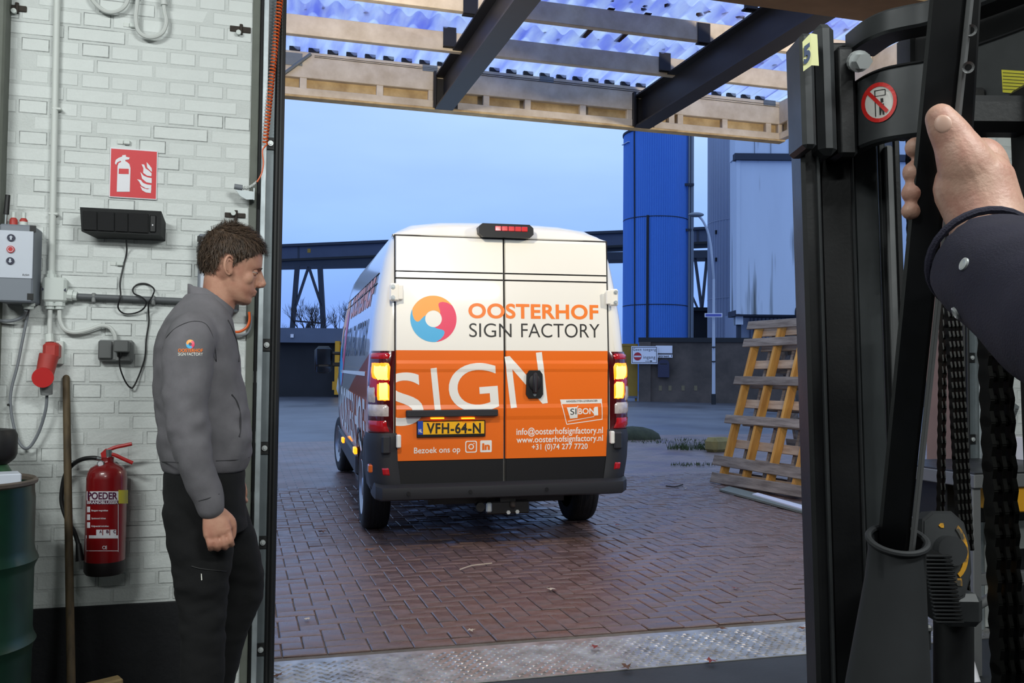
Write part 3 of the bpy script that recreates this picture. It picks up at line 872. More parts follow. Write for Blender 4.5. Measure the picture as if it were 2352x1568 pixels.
for sg in (-1, 1):
    lamp = MB(); lamp_grid(lamp, .0, .8, .885, 1.495, .022, 0, sg, nt_=12, nz_=10)
    la = VB(lamp, 'tail_lamp', 'lamp_dark', smooth=60)
    a = MB(); lamp_grid(a, .08, .74, 1.425, 1.48, .025, 0, sg); VB(a, 'red_lens', 'lamp_red', la, smooth=60)
    a = MB(); lamp_grid(a, .04, .72, 1.10, 1.43, .026, 0, sg); VB(a, 'red_lens', 'lamp_red', la, smooth=60)
    a = MB(); lamp_grid(a, .08, .74, .895, .995, .025, 0, sg); VB(a, 'red_lens', 'lamp_red', la, smooth=60)
    up = lambda b: (.07, .40+.24*min(1, b*3))
    a = MB(); lamp_grid(a, .07, .64, 1.262, 1.415, .031, 0, sg, shape=up); lamp_grid(a, .07, .38, 1.118, 1.268, .031, 0, sg); VB(a, 'indicator', 'lamp_glow', la, smooth=60)
    up2 = lambda b: (.11, .36+.16*min(1, b*2.5))
    a = MB(); lamp_grid(a, .12, .5, 1.275, 1.395, .036, 0, sg, shape=up2); lamp_grid(a, .10, .33, 1.132, 1.262, .036, 0, sg); VB(a, 'bulb_glow', 'lamp_core', la, smooth=60)
    a = MB(); lamp_grid(a, .43, .74, 1.10, 1.245, .030, 0, sg); lamp_grid(a, .07, .74, 1.0, 1.105, .030, 0, sg); VB(a, 'clear_lens', 'lamp_clear', la, smooth=60)
# ---- bumper: corner pieces and step bar
for sg in (-1, 1):
    a = MB(); lamp_grid(a, -.06, 1.0, .44, .885, .03, 0, sg, nt_=14, nz_=8)
    c = VB(a, 'bumper_corner', 'van_plastic', smooth=60)
    z_ = .60
    a = MB(); lamp_grid(a, .12, .30, z_-.035, z_+.035, .036, 0, sg); VB(a, 'reflector', 'lamp_red', c)
    a = MB(); a.box((sg*.905, -.045, .80), (.07, .03, .14), bev=.015); VB(a, 'hinge_cover', 'van_plastic', c)
prof = [(-.035, .385), (-.075, .40), (-.085, .44), (-.08, .485), (-.03, .505), (.1, .50), (.1, .39)]
rg = []
for u, dy, dz in ((-.992, .16, .02), (-.98, .05, .01), (-.935, .0, 0), (-.86, -.012, 0), (0, -.02, 0), (.86, -.012, 0), (.935, .0, 0), (.98, .05, .01), (.992, .16, .02)):
    rg.append([(u, y+dy, z+dz) for y, z in prof])
bumper = VB(MB().loft(rg), 'bumper', 'van_plastic', smooth=30)
for px in (938, 1080, 1255):
    p = RP(px, 1127, .09)
    VB(MB().cyl((p.x, -.10, .445), (p.x, -.108, .445), .014, n=14), 'parking_sensor', 'van_black', bumper, smooth=True)
# side sill cladding and side rear cladding
for sg in (-1, 1):
    mb = MB(); mb.box((sg*1.0, 3.03, .485), (.05, 3.1, .19), bev=.02)
    VB(mb, 'side_sill', 'van_plastic')
    mb = MB()
    arc = [( WY[0]+.455*math.cos(a), .40+.455*math.sin(a)) for a in [PI*k/16 for k in range(17)]]
    arc2 = [( WY[0]+.415*math.cos(a), .40+.415*math.sin(a)) for a in [PI*k/16 for k in range(17)]]
    def uo(z): return sg*(hw(max(.40, z))+.012)
    vs_ = [(uo(z), y, z) for y, z in arc]+[(uo(z), y, z) for y, z in arc2]+[(uo(z)-sg*.05, y, z) for y, z in arc2]
    fs = [(i, i+1, 18+i, 17+i) for i in range(16)]+[(17+i, 18+i, 35+i, 34+i) for i in range(16)]
    mb.add(vs_, fs); VB(mb, 'arch_trim', 'van_plastic')
    mb = MB(); mb.add([(uo(.5), .2, .44), (uo(.5), .60, .44), (uo(.7), .60, .62), (uo(.86), .50, .80), (uo(.88), .2, .875)], [(0, 1, 2, 3, 4)])
    VB(mb, 'rear_cladding', 'van_plastic')
# side marker lamps
for px, py, on in ((786, 1010, 1), (813, 1034, 1), (847, 1075, 0)):
    p = SP(px, py, -1.045)
    VB(MB().box((-1.036, p.y, p.z), (.03, .16 if on else .09, .055), bev=.006), 'marker_lamp', 'marker_glow' if on else 'amber_lens')
# ---- wheels
def wheel(u, y, sg, steer=0.0):
    mb = MB(); prof = [(.23, -.105), (.30, -.112), (.335, -.10), (.349, -.075), (.352, 0), (.349, .075), (.335, .10), (.30, .112), (.23, .105)]
    mb.lathe((0, 0, 0), (1, 0, 0), prof, 40, caps=False)
    for k in range(4):
        pass
    wo = mb.build('wheel', 'tyre', van, smooth=50, local=True)
    wo.location = (u, y, .352); wo.rotation_euler = (0, 0, steer)
    for q in (-.055, -.018, .018, .055):
        m2 = MB(); m2.lathe((0, 0, 0), (1, 0, 0), [(.3525, q-.0045), (.3528, q+.0045)], 40, caps=False)
        m2.build('tread_groove', 'rubber', wo, local=True)
    m2 = MB(); m2.lathe((0, 0, 0), (sg, 0, 0), [(.236, .10), (.228, .108), (.215, .09), (.19, .07), (.09, .085), (.07, .10), (.0, .102)], 30, caps=False)
    m2.build('rim', 'rim', wo, smooth=40, local=True)
    for k in range(8):
        a = 2*PI*k/8; m3 = MB()
        m3.lathe((sg*.082, .14*math.cos(a), .14*math.sin(a)), (sg, 0, 0), [(.026, 0), (.02, .004), (.0, .004)], 12, caps=False)
        m3.build('rim_hole', 'van_black', wo, local=True)
for sg in (-1, 1):
    wheel(sg*.90, WY[0], sg); wheel(sg*.90, WY[1], sg, 0.10)
VB(MB().cyl((-.8, WY[0], .352), (.8, WY[0], .352), .05, n=12), 'axle', 'van_black')
VB(MB().box((0, 3.0, .44), (1.75, 5.3, .08)).box((0, 3.0, .33), (1.25, 3.3, .22)).box((0, .55, .37), (1.1, .6, .14)), 'underbody_blocker', 'van_black')  # lower boxes added to block light and deepen the shadow beneath
p = RP(1330, 1138, -.5)
VB(MB().tube([(p.x-.1, .35, .36), (p.x-.1, .6, .36), (p.x-.1, 1.6, .38)], .03, 10), 'exhaust', 'galv')
# ---- tow bar
tb = VB(MB().box((.03, .02, .30), (.34, .05, .10), bev=.01).box((.03, .10, .36), (.12, .2, .06)), 'tow_bar', 'van_black')
m2 = MB(); m2.ell((.065, -.02, .325), .026, 14, 8); VB(m2, 'tow_ball', 'rust', tb, smooth=True)
for u, z in ((.03, .265), (.10, .268)):
    VB(MB().cyl((u, -.006, z), (u, -.02, z), .016, n=6), 'bolt', 'bolt_steel', tb)
VB(MB().cyl((-.19, -.03, .315), (-.19, .03, .315), .035, n=16), 'trailer_socket', 'van_black', tb, smooth=True)
VB(MB().box((-.125, -.03, .31), (.045, .02, .075), bev=.012), 'socket_lid', 'galv', tb)
# ---- wing mirror
mr_ = VB(MB().box((-1.20, 4.86, 1.42), (.22, .13, .34), bev=.05), 'wing_mirror', 'van_black', smooth=True)
VB(MB().box((-1.20, 4.792, 1.46), (.17, .008, .20), bev=.003), 'mirror_glass', 'mirror_glass', mr_)
VB(MB().box((-1.20, 4.792, 1.30), (.17, .008, .07), bev=.003), 'mirror_glass', 'mirror_glass', mr_)
VB(MB().box((-1.05, 4.9, 1.36), (.14, .06, .05), bev=.01).box((-1.05, 4.9, 1.50), (.14, .06, .04), bev=.01), 'mirror_arm', 'van_black', mr_)
# ---- licence plate and the strip above it
def rbox(px0, py0, px1, py1, off, th, m, name, parent=van, bev=.006):
    a = RP(px0, py1); b = RP(px1, py0); z = (a.z+b.z)/2
    return VB(MB().box(((a.x+b.x)/2, lean(z)-DOFF-off-th/2+.012, z), (b.x-a.x, th+.024, b.z-a.z), bev=bev), name, m, parent)
strip = rbox(931, 939, 1140, 957, .0, .045, 'van_plastic', 'light_strip', dl)
for px in (1002, 1072):
    a = RP(px, 961)
    VB(MB().box((a.x, -.05, a.z+.006), (.10, .03, .010)), 'plate_light', 'marker_glow', strip)
pf = rbox(956, 964, 1113, 1004, .0, .012, 'van_black', 'plate_frame', dl, .004)
rbox(970, 966, 1110, 997, .014, .003, 'plate_yellow', 'plate_field', pf, .001)
rbox(958, 966, 970, 997, .014, .003, 'plate_blue', 'plate_band', pf, .001)
def rtext(mb, s, px0, px1, pyb0, pyb1, pyt0, off=.0, bold=0.0, m=0, clip=None, space=1.0, shear=0.0):
    """text box on the doors: left px, right px, baseline y at left and right, top y at left"""
    a = RP(px0, pyb0); b = RP(px1, pyb1); c = RP(px0, pyt0)
    o = DOFF+.004+off
    zc = c.z-a.z; u0 = a.x; z0 = a.z
    def fn(p, q):
        u = u0+(b.x-u0)*p; z = z0+(b.z-z0)*p+zc*q
        return (u, lean(z)-o, z)
    put_text(mb, s, fn, m, bold, shear, space, clip)
mb = MB(); rtext(mb, 'VFH-64-N', 978, 1102, 995, 994, 970, .014, .028, space=1.1); VB(mb, 'plate_number', 'print_black', pf)
mb = MB(); rtext(mb, 'NL', 960, 968, 992, 992, 984, .014, .02); rtext(mb, 'WWW.OOSTERHOFSIGNFACTORY.NL', 999, 1071, 1002, 1001.5, 998.5, -.008, .03); VB(mb, 'plate_lettering', 'print_white', pf)
# ---- door handle
a = RP(1206, 914); b = RP(1245, 850); hx, hz = (a.x+b.x)/2, (a.z+b.z)/2; hw_, hh_ = (b.x-a.x), (b.z-a.z)
hd = VB(MB().prism([(-.5*hw_, -.36*hh_), (-.36*hw_, -.5*hh_), (.36*hw_, -.5*hh_), (.5*hw_, -.36*hh_), (.46*hw_, .36*hh_), (.30*hw_, .5*hh_), (-.30*hw_, .5*hh_), (-.46*hw_, .36*hh_)], (hx, -DOFF-.012, hz), (1, 0, 0), (0, 0, 1), (0, .03, 0)), 'door_handle', 'van_black', dr)
VB(MB().box((hx, -DOFF-.03, hz+.01), (.035, .03, hh_*.75), bev=.012), 'handle_grip', 'van_plastic', hd, smooth=True)
VB(MB().ell((hx, -DOFF-.016, hz+.012), (.05, .012, .065), 16, 8), 'handle_cup', 'rubber', hd, smooth=True)
VB(MB().cyl((hx, -DOFF-.012, hz-.08), (hx, -DOFF-.018, hz-.08), .012, n=12), 'lock', 'galv_dark', hd, smooth=True)
# ---- lettering on the doors
mb = MB(); rtext(mb, 'OOSTERHOF', 1075, 1373, 731, 734, 696, 0, .03, space=1.06); VB(conform(mb), 'lettering', 'print_orange', dr)
mb = MB(); rtext(mb, 'SIGN', 1077, 1174, 774, 774.5, 742, 0, -.004); VB(conform(mb), 'lettering', 'print_black', dl)
mb = MB(); rtext(mb, 'FACTORY', 1196, 1376, 774.7, 775.5, 742.5, 0, -.004); VB(conform(mb), 'lettering', 'print_black', dr)
DLC = ((-.832, 0, 0), (-1, 0, 0))
# big SIGN: four letters, each rotated, the S cut off at the door edge
def big(ch, corners, bold, clip=None):
    """corners: bottom-left, bottom-right, top-left pixels of the letter box"""
    mb = MB(); a, b, c = [RP(*q) for q in corners]
    def fn(p, q):
        v = a+(b-a)*p+(c-a)*q
        return (v.x, lean(v.z)-DOFF-.0065, v.z)
    put_text(mb, ch, fn, 0, bold, clip=clip); VB(conform(mb), 'lettering', 'print_white', dl)
big('S', ((884, 982), (974, 972), (876, 860)), .010, DLC)
big('I', ((998, 944), (1012, 942), (988, 846)), .0)
big('G', ((1034, 950), (1146, 941), (1026, 838)), .006)
big('N', ((1172, 937), (1257, 925), (1158, 819)), .006)
mb = MB(); rtext(mb, 'info@oosterhofsignfactory.nl', 1185, 1383, 1003, 999, 982, 0, .014, space=1.03); rtext(mb, 'www.oosterhofsignfactory.nl', 1185, 1383, 1021, 1016, 1002, 0, .014, space=1.03)
rtext(mb, '+31 (0)74 277 7720', 1220, 1348, 1036, 1034, 1019, 0, .014, space=1.03); VB(conform(mb), 'lettering', 'print_white', dr)
mb = MB(); rtext(mb, 'Bezoek ons op', 950, 1056, 1045, 1042, 1027, 0, .014, space=1.03); VB(conform(mb), 'lettering', 'print_white', dl)
def rpoly(mb, pts, off=0.0, m=0):
    P = []
    for px, py in pts:
        v = RP(px, py); P.append((v.x, lean(v.z)-DOFF-.0045-off, v.z))
    mb.add(P, [tuple(range(len(P)))], m)
def rring(mb, c, r0, r1, off=0.0, m=0, n=40, a0=0.0, a1=2*PI):
    c = RP(*c); o = DOFF+.0045+off
    vs_ = []
    for i in range(n+1):
        t = a0+(a1-a0)*i/n
        for r in (r0, r1): vs_.append((c.x+r*math.cos(t), lean(c.z+r*math.sin(t))-o, c.z+r*math.sin(t)))
    mb.add(vs_, [(2*i, 2*i+1, 2*i+3, 2*i+2) for i in range(n)], m)
# round three-coloured emblem: annulus in three swirled sectors
def emblem(fn, R0=.36):
    """fn(x,y) with unit circle -> 3D; returns mesh parts by colour"""
    cols = ('print_amber', 'print_pink', 'print_blue'); outs = []
    for k in range(3):
        mb = MB(); n = 26; vs_ = []
        for i in range(n+1):
            t = i/n
            for j in range(9):
                r = R0+(1-R0)*j/8
                s_ = (r-R0)/(1-R0)
                def bound(q):   # the swirl: semicircular bulge at each boundary
                    return math.radians(36-120*q) + 0.62*math.sin(PI*s_)*1.0
                a1_, a0_ = bound(k-1), bound(k)
                a = a1_+(a0_-a1_)*t
                vs_.append(fn(r*math.cos(a), r*math.sin(a)))
        fs = [(i*9+j, i*9+j+1, (i+1)*9+j+1, (i+1)*9+j) for i in range(n) for j in range(8)]
        mb.add(vs_, fs); outs.append((cols[k], mb))
    return outs
ec = RP(995, 732); er = (RP(1048, 732).x-RP(942, 732).x)/2
for c_, mb in emblem(lambda a, b: (ec.x+a*er, lean(ec.z+b*er)-DOFF-.004, ec.z+b*er)): VB(conform(mb), 'emblem', c_, dl)
# small app icons
mb = MB(); 
def rrect(cx_, cz_, h, r, n=5):
    pts = []
    for qx, qz, a0 in ((1, 1, 0), (-1, 1, 90), (-1, -1, 180), (1, -1, 270)):
        for k in range(n+1):
            a = math.radians(a0+90*k/n); pts.append((cx_+qx*(h-r)+r*math.cos(a), cz_+qz*(h-r)+r*math.sin(a)))
    return pts
ic = RP(1081, 1025); h = .045; o_ = RP(1115, 1024)
A = rrect(ic.x, ic.z, h, .014); B_ = rrect(ic.x, ic.z, h-.008, .010)
n_ = len(A); yv = -DOFF-.0045
mb.add([(x, yv, z) for x, z in A]+[(x, yv, z) for x, z in B_], [(i, (i+1) % n_, n_+(i+1) % n_, n_+i) for i in range(n_)])
rring(mb, (1081, 1025), .014, .022); mb.add([(ic.x+.022+.005*math.cos(k), yv, ic.z+.024+.005*math.sin(k)) for k in range(6)], [(0, 1, 2, 3, 4, 5)])
mb.add([(x, yv, z) for x, z in rrect(o_.x, o_.z, h, .008)], [tuple(range(24))])
VB(conform(mb), 'icon', 'print_white', dl)
mb = MB(); rtext(mb, 'in', 1106, 1124, 1033, 1032, 1017, .001, .05); VB(conform(mb, .0026), 'icon_lettering', 'van_orange', dl)
# supplier badge
mb = MB()
rpoly(mb, [(1285, 917), (1381, 915.5), (1381, 925.5), (1288, 927.5)])
def rline(mb, p, q, w_=.006):
    a = RP(*p); b = RP(*q); d = Vector((b.x-a.x, 0, b.z-a.z)).normalized(); nn = Vector((-d.z, 0, d.x))*w_/2
    mb.add([(v.x+s_*nn.x, yv, v.z+s_*nn.z) for v, s_ in ((a, 1), (b, 1), (b, -1), (a, -1))], [(0, 1, 2, 3)])
rline(mb, (1288, 926), (1300.5, 974)); rline(mb, (1300, 974), (1382, 962)); rline(mb, (1381.5, 963), (1380.5, 924))
rpoly(mb, [(1300, 935), (1324, 934), (1325, 959), (1308, 961)]); rpoly(mb, [(1363.5, 934), (1371, 933.5), (1372, 953), (1362, 954)])
rline(mb, (1303, 967), (1363, 956), .005); rline(mb, (1323, 937), (1326, 931), .006)
rtext(mb, 'BON', 1326, 1364, 951, 950, 937, 0, .02); VB(conform(mb), 'badge', 'print_white', dr)
mb = MB(); rtext(mb, 'AANGESLOTEN LEVERANCIER', 1299, 1371, 923.5, 922, 919, .001, .01); rtext(mb, 'SI', 1308, 1322, 952, 951, 938, .001, .0); VB(conform(mb, .0026), 'badge_lettering', 'print_black', dr)
# ---- lettering on the flank
def stext(mb, s, y0, y1, z0, z1, bold=0.0, z1b=None, off=.004):
    def fn(p, q):
        y = y0+(y1-y0)*p; z = z0+(z1-z0)*q
        return (-hw(z)-off, y, z)
    put_text(mb, s, fn, 0, bold)
mb = MB(); stext(mb, 'OOSTERHOF', 4.0, .42, .66, 1.12, .02); VB(mb, 'side_lettering', 'print_white')
mb = MB(); stext(mb, 'OOSTERHOF', 3.35, .55, 1.86, 2.10, .045); VB(mb, 'side_lettering', 'print_orange')
mb = MB(); stext(mb, 'SIGN FACTORY', 3.35, .55, 1.46, 1.76, .01); VB(mb, 'side_lettering', 'print_black')
for c_, mb in emblem(lambda a, b: (-hw(1.62+.5*b)-.004, 3.95-.5*a, 1.62+.5*b)): VB(mb, 'side_emblem', c_)
mb = MB(); mb.add([(-hw(z)-.004, y, z) for y, z in ((.45, 1.30), (4.2, 1.27), (4.2, 1.30), (.45, 1.335))], [(0, 1, 2, 3)]); VB(mb, 'side_stripe', 'print_white')
# roof gutter line along the flank
mb = MB()
for z in (2.02, 2.10): mb.tube([(-hw(z)-.001, .32, z), (-hw(z)-.001, 4.3, z)], .006, 6)
VB(mb, 'side_crease', 'van_seam')
# ================================================================ beyond the yard
def onG(px, py):
    z = 0.0
    for _ in range(40):
        p = onZ(px, py, z); z = 0.5*z+0.5*gz(p.x, p.y)
    return onZ(px, py, gz(p.x, p.y))
def depth_of(p): return (Vector(p)-CAM).dot(FW)
def atd(px, py, depth): return Q(px, py, depth)
M('wall_far_brick', (92, 80, 72), 0.85, col2=(62, 55, 50), scale=1.2, bump=0.3, bscale=14)
M('coping', (24, 25, 28), 0.7)
M('gate_mustard', (150, 116, 30), 0.7, var=0.2, scale=2)
M('silo_blue', (72, 130, 214), 0.55, var=0.12, scale=0.5, stretch=(1, 1, .15))
M('silo_black', (14, 18, 30), 0.7)
M('silo_grey', (150, 158, 176), 0.6, var=0.12, scale=0.5, stretch=(1, 1, .12))
M('panel_white', (204, 212, 224), 0.6, var=0.08, scale=0.8, stretch=(1, 1, .2))
def streaks():
    m = MATS['panel_white']; t = m.node_tree; n = t.nodes.new; l = t.links.new; b = t.nodes['Principled BSDF']
    tcn = n('ShaderNodeTexCoord'); mpn = n('ShaderNodeMapping'); mpn.inputs['Scale'].default_value = (1.6, 1.6, .10)
    nn = n('ShaderNodeTexNoise'); nn.inputs['Scale'].default_value = 1.3; nn.inputs['Detail'].default_value = 3
    r = n('ShaderNodeValToRGB'); r.color_ramp.elements[0].position = .60; r.color_ramp.elements[0].color = (0, 0, 0, 1); r.color_ramp.elements[1].position = .70; r.color_ramp.elements[1].color = (1, 1, 1, 1)
    mi = n('ShaderNodeMix'); mi.data_type = 'RGBA'; mi.inputs[7].default_value = lin((96, 100, 100))
    l(tcn.outputs['Object'], mpn.inputs[0]); l(mpn.outputs[0], nn.inputs[0]); l(nn.outputs[0], r.inputs[0]); l(r.outputs[0], mi.inputs[0])
    src = b.inputs['Base Color'].links[0].from_socket; l(src, mi.inputs[6]); l(mi.outputs[2], b.inputs['Base Color'])
streaks()
M('bridge_dark', (46, 52, 66), 0.7, var=0.2, scale=.6)
M('bridge_panel', (70, 78, 100), 0.7, var=0.15, scale=.6)
M('post_white', (178, 184, 196), 0.45)
M('lamp_metal', (120, 126, 134), 0.45, 0.4)
M('sign_white', (226, 224, 230), 0.5)
M('sign_red', (176, 28, 40), 0.5)
M('sign_ink', (34, 34, 46), 0.5)
M('street_sign', (86, 92, 168), 0.5)
M('navy', (26, 30, 62), 0.5)
M('vent_beige', (112, 100, 76), 0.8)
M('band_grey', (92, 100, 118), 0.7, var=.15, scale=.8)
M('wall_dark', (36, 36, 40), 0.85, var=.3, scale=1.0)
M('yellow_paint', (214, 152, 24), 0.6, var=.15, scale=3)
M('bark', (52, 46, 46), 0.9)
UZ = Vector((0, 0, 1))
# ---- dark brick yard wall on the right with its piece names
A_ = onG(1467, 921); B_ = onG(1900, 930)
wd_ = (B_-A_); wd_.z = 0; WLEN = wd_.length*2.4; wd_.normalize(); wn = Vector((wd_.y, -wd_.x, 0))   # towards the camera
WTOP = 2.72
yw = thing('yard_wall', 'dark brick yard wall with black coping behind the lamp post', 'wall', A_)
def wbox(a0, a1, z0, z1, d0, d1):
    """box along the wall: a along, z height above world 0, d towards the camera"""
    mb = MB(); P = []
    for a in (a0, a1):
        for d in (d0, d1):
            for z in (z0, z1): P.append(A_.xy.to_3d()+wd_*a+wn*d+UZ*z)
    mb.add(P, [(0, 1, 3, 2), (4, 6, 7, 5), (0, 4, 5, 1), (2, 3, 7, 6), (0, 2, 6, 4), (1, 5, 7, 3)])
    return mb
wbox(0, WLEN, .2, WTOP-.16, -.3, 0).build('wall_body', 'wall_far_brick', yw)
wbox(-.02, WLEN, WTOP-.16, WTOP, -.34, .06).build('coping', 'coping', yw)
wbox(0.0, .42, .2, WTOP-.16, 0, .10).build('gate_pier', 'wall_far_brick', yw)
def alongpx(px): # along-coordinate of a pixel column on the wall face
    d = ray(px, 860); nrm = wn; t = (A_-CAM).dot(nrm)/d.dot(nrm); p = CAM+d*t
    return (p-A_).dot(wd_)
def zpx(px, py):
    d = ray(px, py); t = (A_-CAM).dot(wn)/d.dot(wn); return (CAM+d*t).z
for px in (1517, 1539, 1569, 1598):
    a = alongpx(px); z = zpx(px, 891)
    wbox(a-.055, a+.055, z-.09, z+.09, 0, .012).build('vent', 'vent_beige', yw)
def wsign(name, label, cat, px0, py0, px1, py1, mat, d=.05, th=.03):
    a0, a1 = alongpx(px0), alongpx(px1); z0, z1 = zpx(px0, py1), zpx(px0, py0)
    t = thing(name, label, cat, A_.xy.to_3d()+wd_*a0+wn*d+UZ*z0)
    wbox(a0, a1, z0, z1, d, d+th).build('board', mat, t)
    def P(x, y, o=.004):   # pixel offset -> point on the sign face
        return A_.xy.to_3d()+wd_*alongpx(x)+wn*(d+th+o)+UZ*zpx(x, y)
    return t, P
s1, P = wsign('traffic_sign', 'white no-entry sign board lettered Geen toegang ingang with an arrow', 'sign', 1450, 795, 1510.5, 835.5, 'sign_white', .14)
mb = MB()
o4 = [(1452, 797), (1508.5, 797), (1508.5, 833.5), (1452, 833.5)]; i4 = [(1453, 798.2), (1507.3, 798.2), (1507.3, 832.2), (1453, 832.2)]
mb.add([P(*q) for q in o4]+[P(*q) for q in i4], [(i, (i+1) % 4, 4+(i+1) % 4, 4+i) for i in range(4)])
mb.build('border', 'sign_ink', s1)
mb = MB(); put_text(mb, 'Geen toegang', quad_fn(P(1454, 807.5), P(1506.5, 807.5), P(1454, 799.5)), space=1.1); put_text(mb, 'ingang', quad_fn(P(1478, 826), P(1505, 826), P(1478, 817)), space=1.1)
mb.add([P(1482, 828.8), (P(1495, 828.8)), P(1495, 829.8), P(1482, 829.8)], [(0, 1, 2, 3)]); mb.add([P(1494, 827), P(1499, 829.3), P(1494, 831.6)], [(0, 1, 2)])
mb.build('sign_lettering', 'sign_ink', s1)
mb = MB(); mb.add([P(1464.5+9.2*math.cos(k*.2618), 818.5+9.2*math.sin(k*.2618), .006) for k in range(24)], [tuple(range(24))]); mb.build('no_entry_disc', 'sign_red', s1)
mb = MB(); mb.add([P(1456.5, 816.8, .009), P(1472.5, 816.8, .009), P(1472.5, 820.2, .009), P(1456.5, 820.2, .009)], [(0, 1, 2, 3)]); mb.build('no_entry_bar', 'sign_white', s1)
s2, P = wsign('name_board', 'blank white board on the dark yard wall over the address strip', 'sign', 1506, 793.5, 1544, 811, 'sign_white', .02)
s3, P = wsign('address_strip', 'narrow white address strip on the dark yard wall above the letter box', 'sign', 1511, 814, 1544.5, 821, 'sign_white', .02)
mb = MB(); put_text(mb, 'straat 1', quad_fn(P(1513, 819.8), P(1543, 819.8), P(1513, 815.2)), bold=.02); mb.build('sign_lettering', 'sign_ink', s3)
a0, a1 = alongpx(1511), alongpx(1537); z0, z1 = zpx(1511, 866), zpx(1511, 826)
lb = thing('letter_box', 'navy blue letter box with rounded lid on the dark yard wall', 'letter box', A_.xy.to_3d()+wd_*a0+UZ*z0)
mb = MB(); pts = [(0, 0), (1, 0), (1, .8), (.9, .94), (.7, 1), (.3, 1), (.1, .94), (0, .8)]
base = A_.xy.to_3d()+wd_*a0+UZ*z0
mb.prism(pts, base+wn*.02, wd_*(a1-a0), UZ*(z1-z0), wn*.2); mb.build('box', 'navy', lb)
wbox(a0+.08, a1-.08, z1-.17, z1-.13, .22, .225).build('slot', 'coping', lb)
# ---- mustard gate left of the wall
gt = thing('gate', 'mustard yellow sheet metal gate beside the dark yard wall', 'gate', A_-wd_*3.0)
wbox(-3.6, -.04, .62, 2.42, -.22, -.16).build('gate_leaf', 'gate_mustard', gt)
wbox(-3.6, -.04, 2.42, 2.50, -.24, -.14).build('top_rail', 'gate_mustard', gt)
wbox(-3.6, -.04, .54, .62, -.24, -.14).build('bottom_rail', 'band_grey', gt)
for a in (-3.5, -2.3, -1.2, -.1): wbox(a-.04, a+.04, .42, 2.42, -.25, -.2).build('upright', 'gate_mustard', gt)
# ---- lamp post
lp0 = onG(1639, 928); dl_ = depth_of(lp0)
lp = thing('lamp_post', 'white street lamp post with curved arm in front of the grey silo', 'lamp post', lp0)
def up_at(px, py): return atd(px, py, dl_)
p600 = up_at(1637.5, 640); ax = lp0.xy.to_3d()
top = Vector((lp0.x, lp0.y, p600.z))
MB().cyl(lp0, lp0+UZ*.35, .075, n=14).build('sleeve', 'coping', lp, smooth=True)
MB().cyl(lp0+UZ*.3, top, .062, .045, n=14).build('pole', 'post_white', lp, smooth=True)
arm = [top]+[up_at(*q) for q in ((1636, 600), (1632, 560), (1625, 530), (1615, 508), (1606, 497))]
MB().tube(smooth_pts(arm, 4), .04, 10).build('arm', 'post_white', lp, smooth=True)
hd_ = up_at(1599, 493); R_ = Matrix((RT, FW, UP)).transposed()
MB().ell(hd_, (.27, .13, .085), 16, 8, R=Matrix.Rotation(0, 3, 'Z') @ R_ @ Matrix.Rotation(-.35, 3, 'Y').to_3x3() if False else R_).build('lamp_head', 'lamp_metal', lp, smooth=True)
for py in (797, 830):
    c = up_at(1639, py); MB().cyl(c-UZ*.02, c+UZ*.02, .068, n=12).build('clamp', 'coping', lp)
c = up_at(1638.5, 724)
ss = thing('street_sign', 'small blue street name plate on the lamp post', 'sign', c-UZ*.07)
MB().box(c-wn*(-.07), (.60, .02, .135), R_, bev=.004).build('plate', 'sign_white', ss)
MB().box(c-wn*(-.078), (.54, .012, .085), R_).build('field', 'street_sign', ss)
# ---- silos
def silo(name, label, pxc, rpx, d, pytop, z0, mat, nrib, parts):
    c = atd(pxc, 860, d+rpx/FPX*d); c.z = 0; r = rpx/FPX*d; ztop = atd(pxc, pytop, d).z
    t = thing(name, label, 'silo', (c.x, c.y, z0))
    n = nrib*4; rings_ = []
    for z in (z0, ztop):
        rings_.append([(c.x+(r+(.018 if k % 4 < 2 else -.018))*math.cos(2*PI*k/n), c.y+(r+(.018 if k % 4 < 2 else -.018))*math.sin(2*PI*k/n), z) for k in range(n)])
    MB().loft(rings_).build('shell', mat, t)
    MB().cyl((c.x, c.y, ztop), (c.x, c.y, ztop+.1), r+.06, n=60).build('top_rim', 'silo_black', t)
    MB().cyl((c.x, c.y, ztop+.1), (c.x, c.y, ztop+1.0), r+.04, .3, n=60).build('roof_cone', mat, t)
    for py in parts:
        z = atd(pxc, py, d).z
        MB().lathe((c.x, c.y, z-.02), (0, 0, 1), [(r+.021, 0), (r+.028, .02), (r+.021, .04)], 80, caps=False).build('seam', 'silo_black' if mat == 'silo_blue' else mat, t)
    return t, c, r
DS = 44.0
sb, cS, rS = silo('silo', 'tall blue corrugated steel silo behind the yard wall', 1504.5, 76.5, DS, 288, .4, 'silo_blue', 90, (493, 698))
# dark gap strip down the shell and a small hatch plate
def on_shell(px, py, c, r, extra=.03):
    d = ray(px, py).copy(); o = CAM-c; a = d.x*d.x+d.y*d.y; b = o.x*d.x+o.y*d.y; cc = o.x*o.x+o.y*o.y-(r+extra)**2
    t = (-b-math.sqrt(max(0, b*b-a*cc)))/a; return CAM+d*t
p0_, p1_ = on_shell(1488, 494, cS, rS), on_shell(1488, 776, cS, rS)
MB().beam(p0_, Vector((p0_.x, p0_.y, p1_.z-1)), .11, .10, up=(p0_-cS).normalized()).build('service_pipe', 'silo_black', sb)
MB().beam(on_shell(1457, 293, cS, rS), on_shell(1458, 790, cS, rS), .05, .05, up=(p0_-cS).normalized()).build('joint_strip', 'silo_black', sb)
q0, q1 = on_shell(1432, 333, cS, rS), on_shell(1446, 325, cS, rS); MB().beam(q0, q1, .2, .03, up=(q0-cS).normalized()).build('label_plate', 'panel_white', sb)
pp = sb
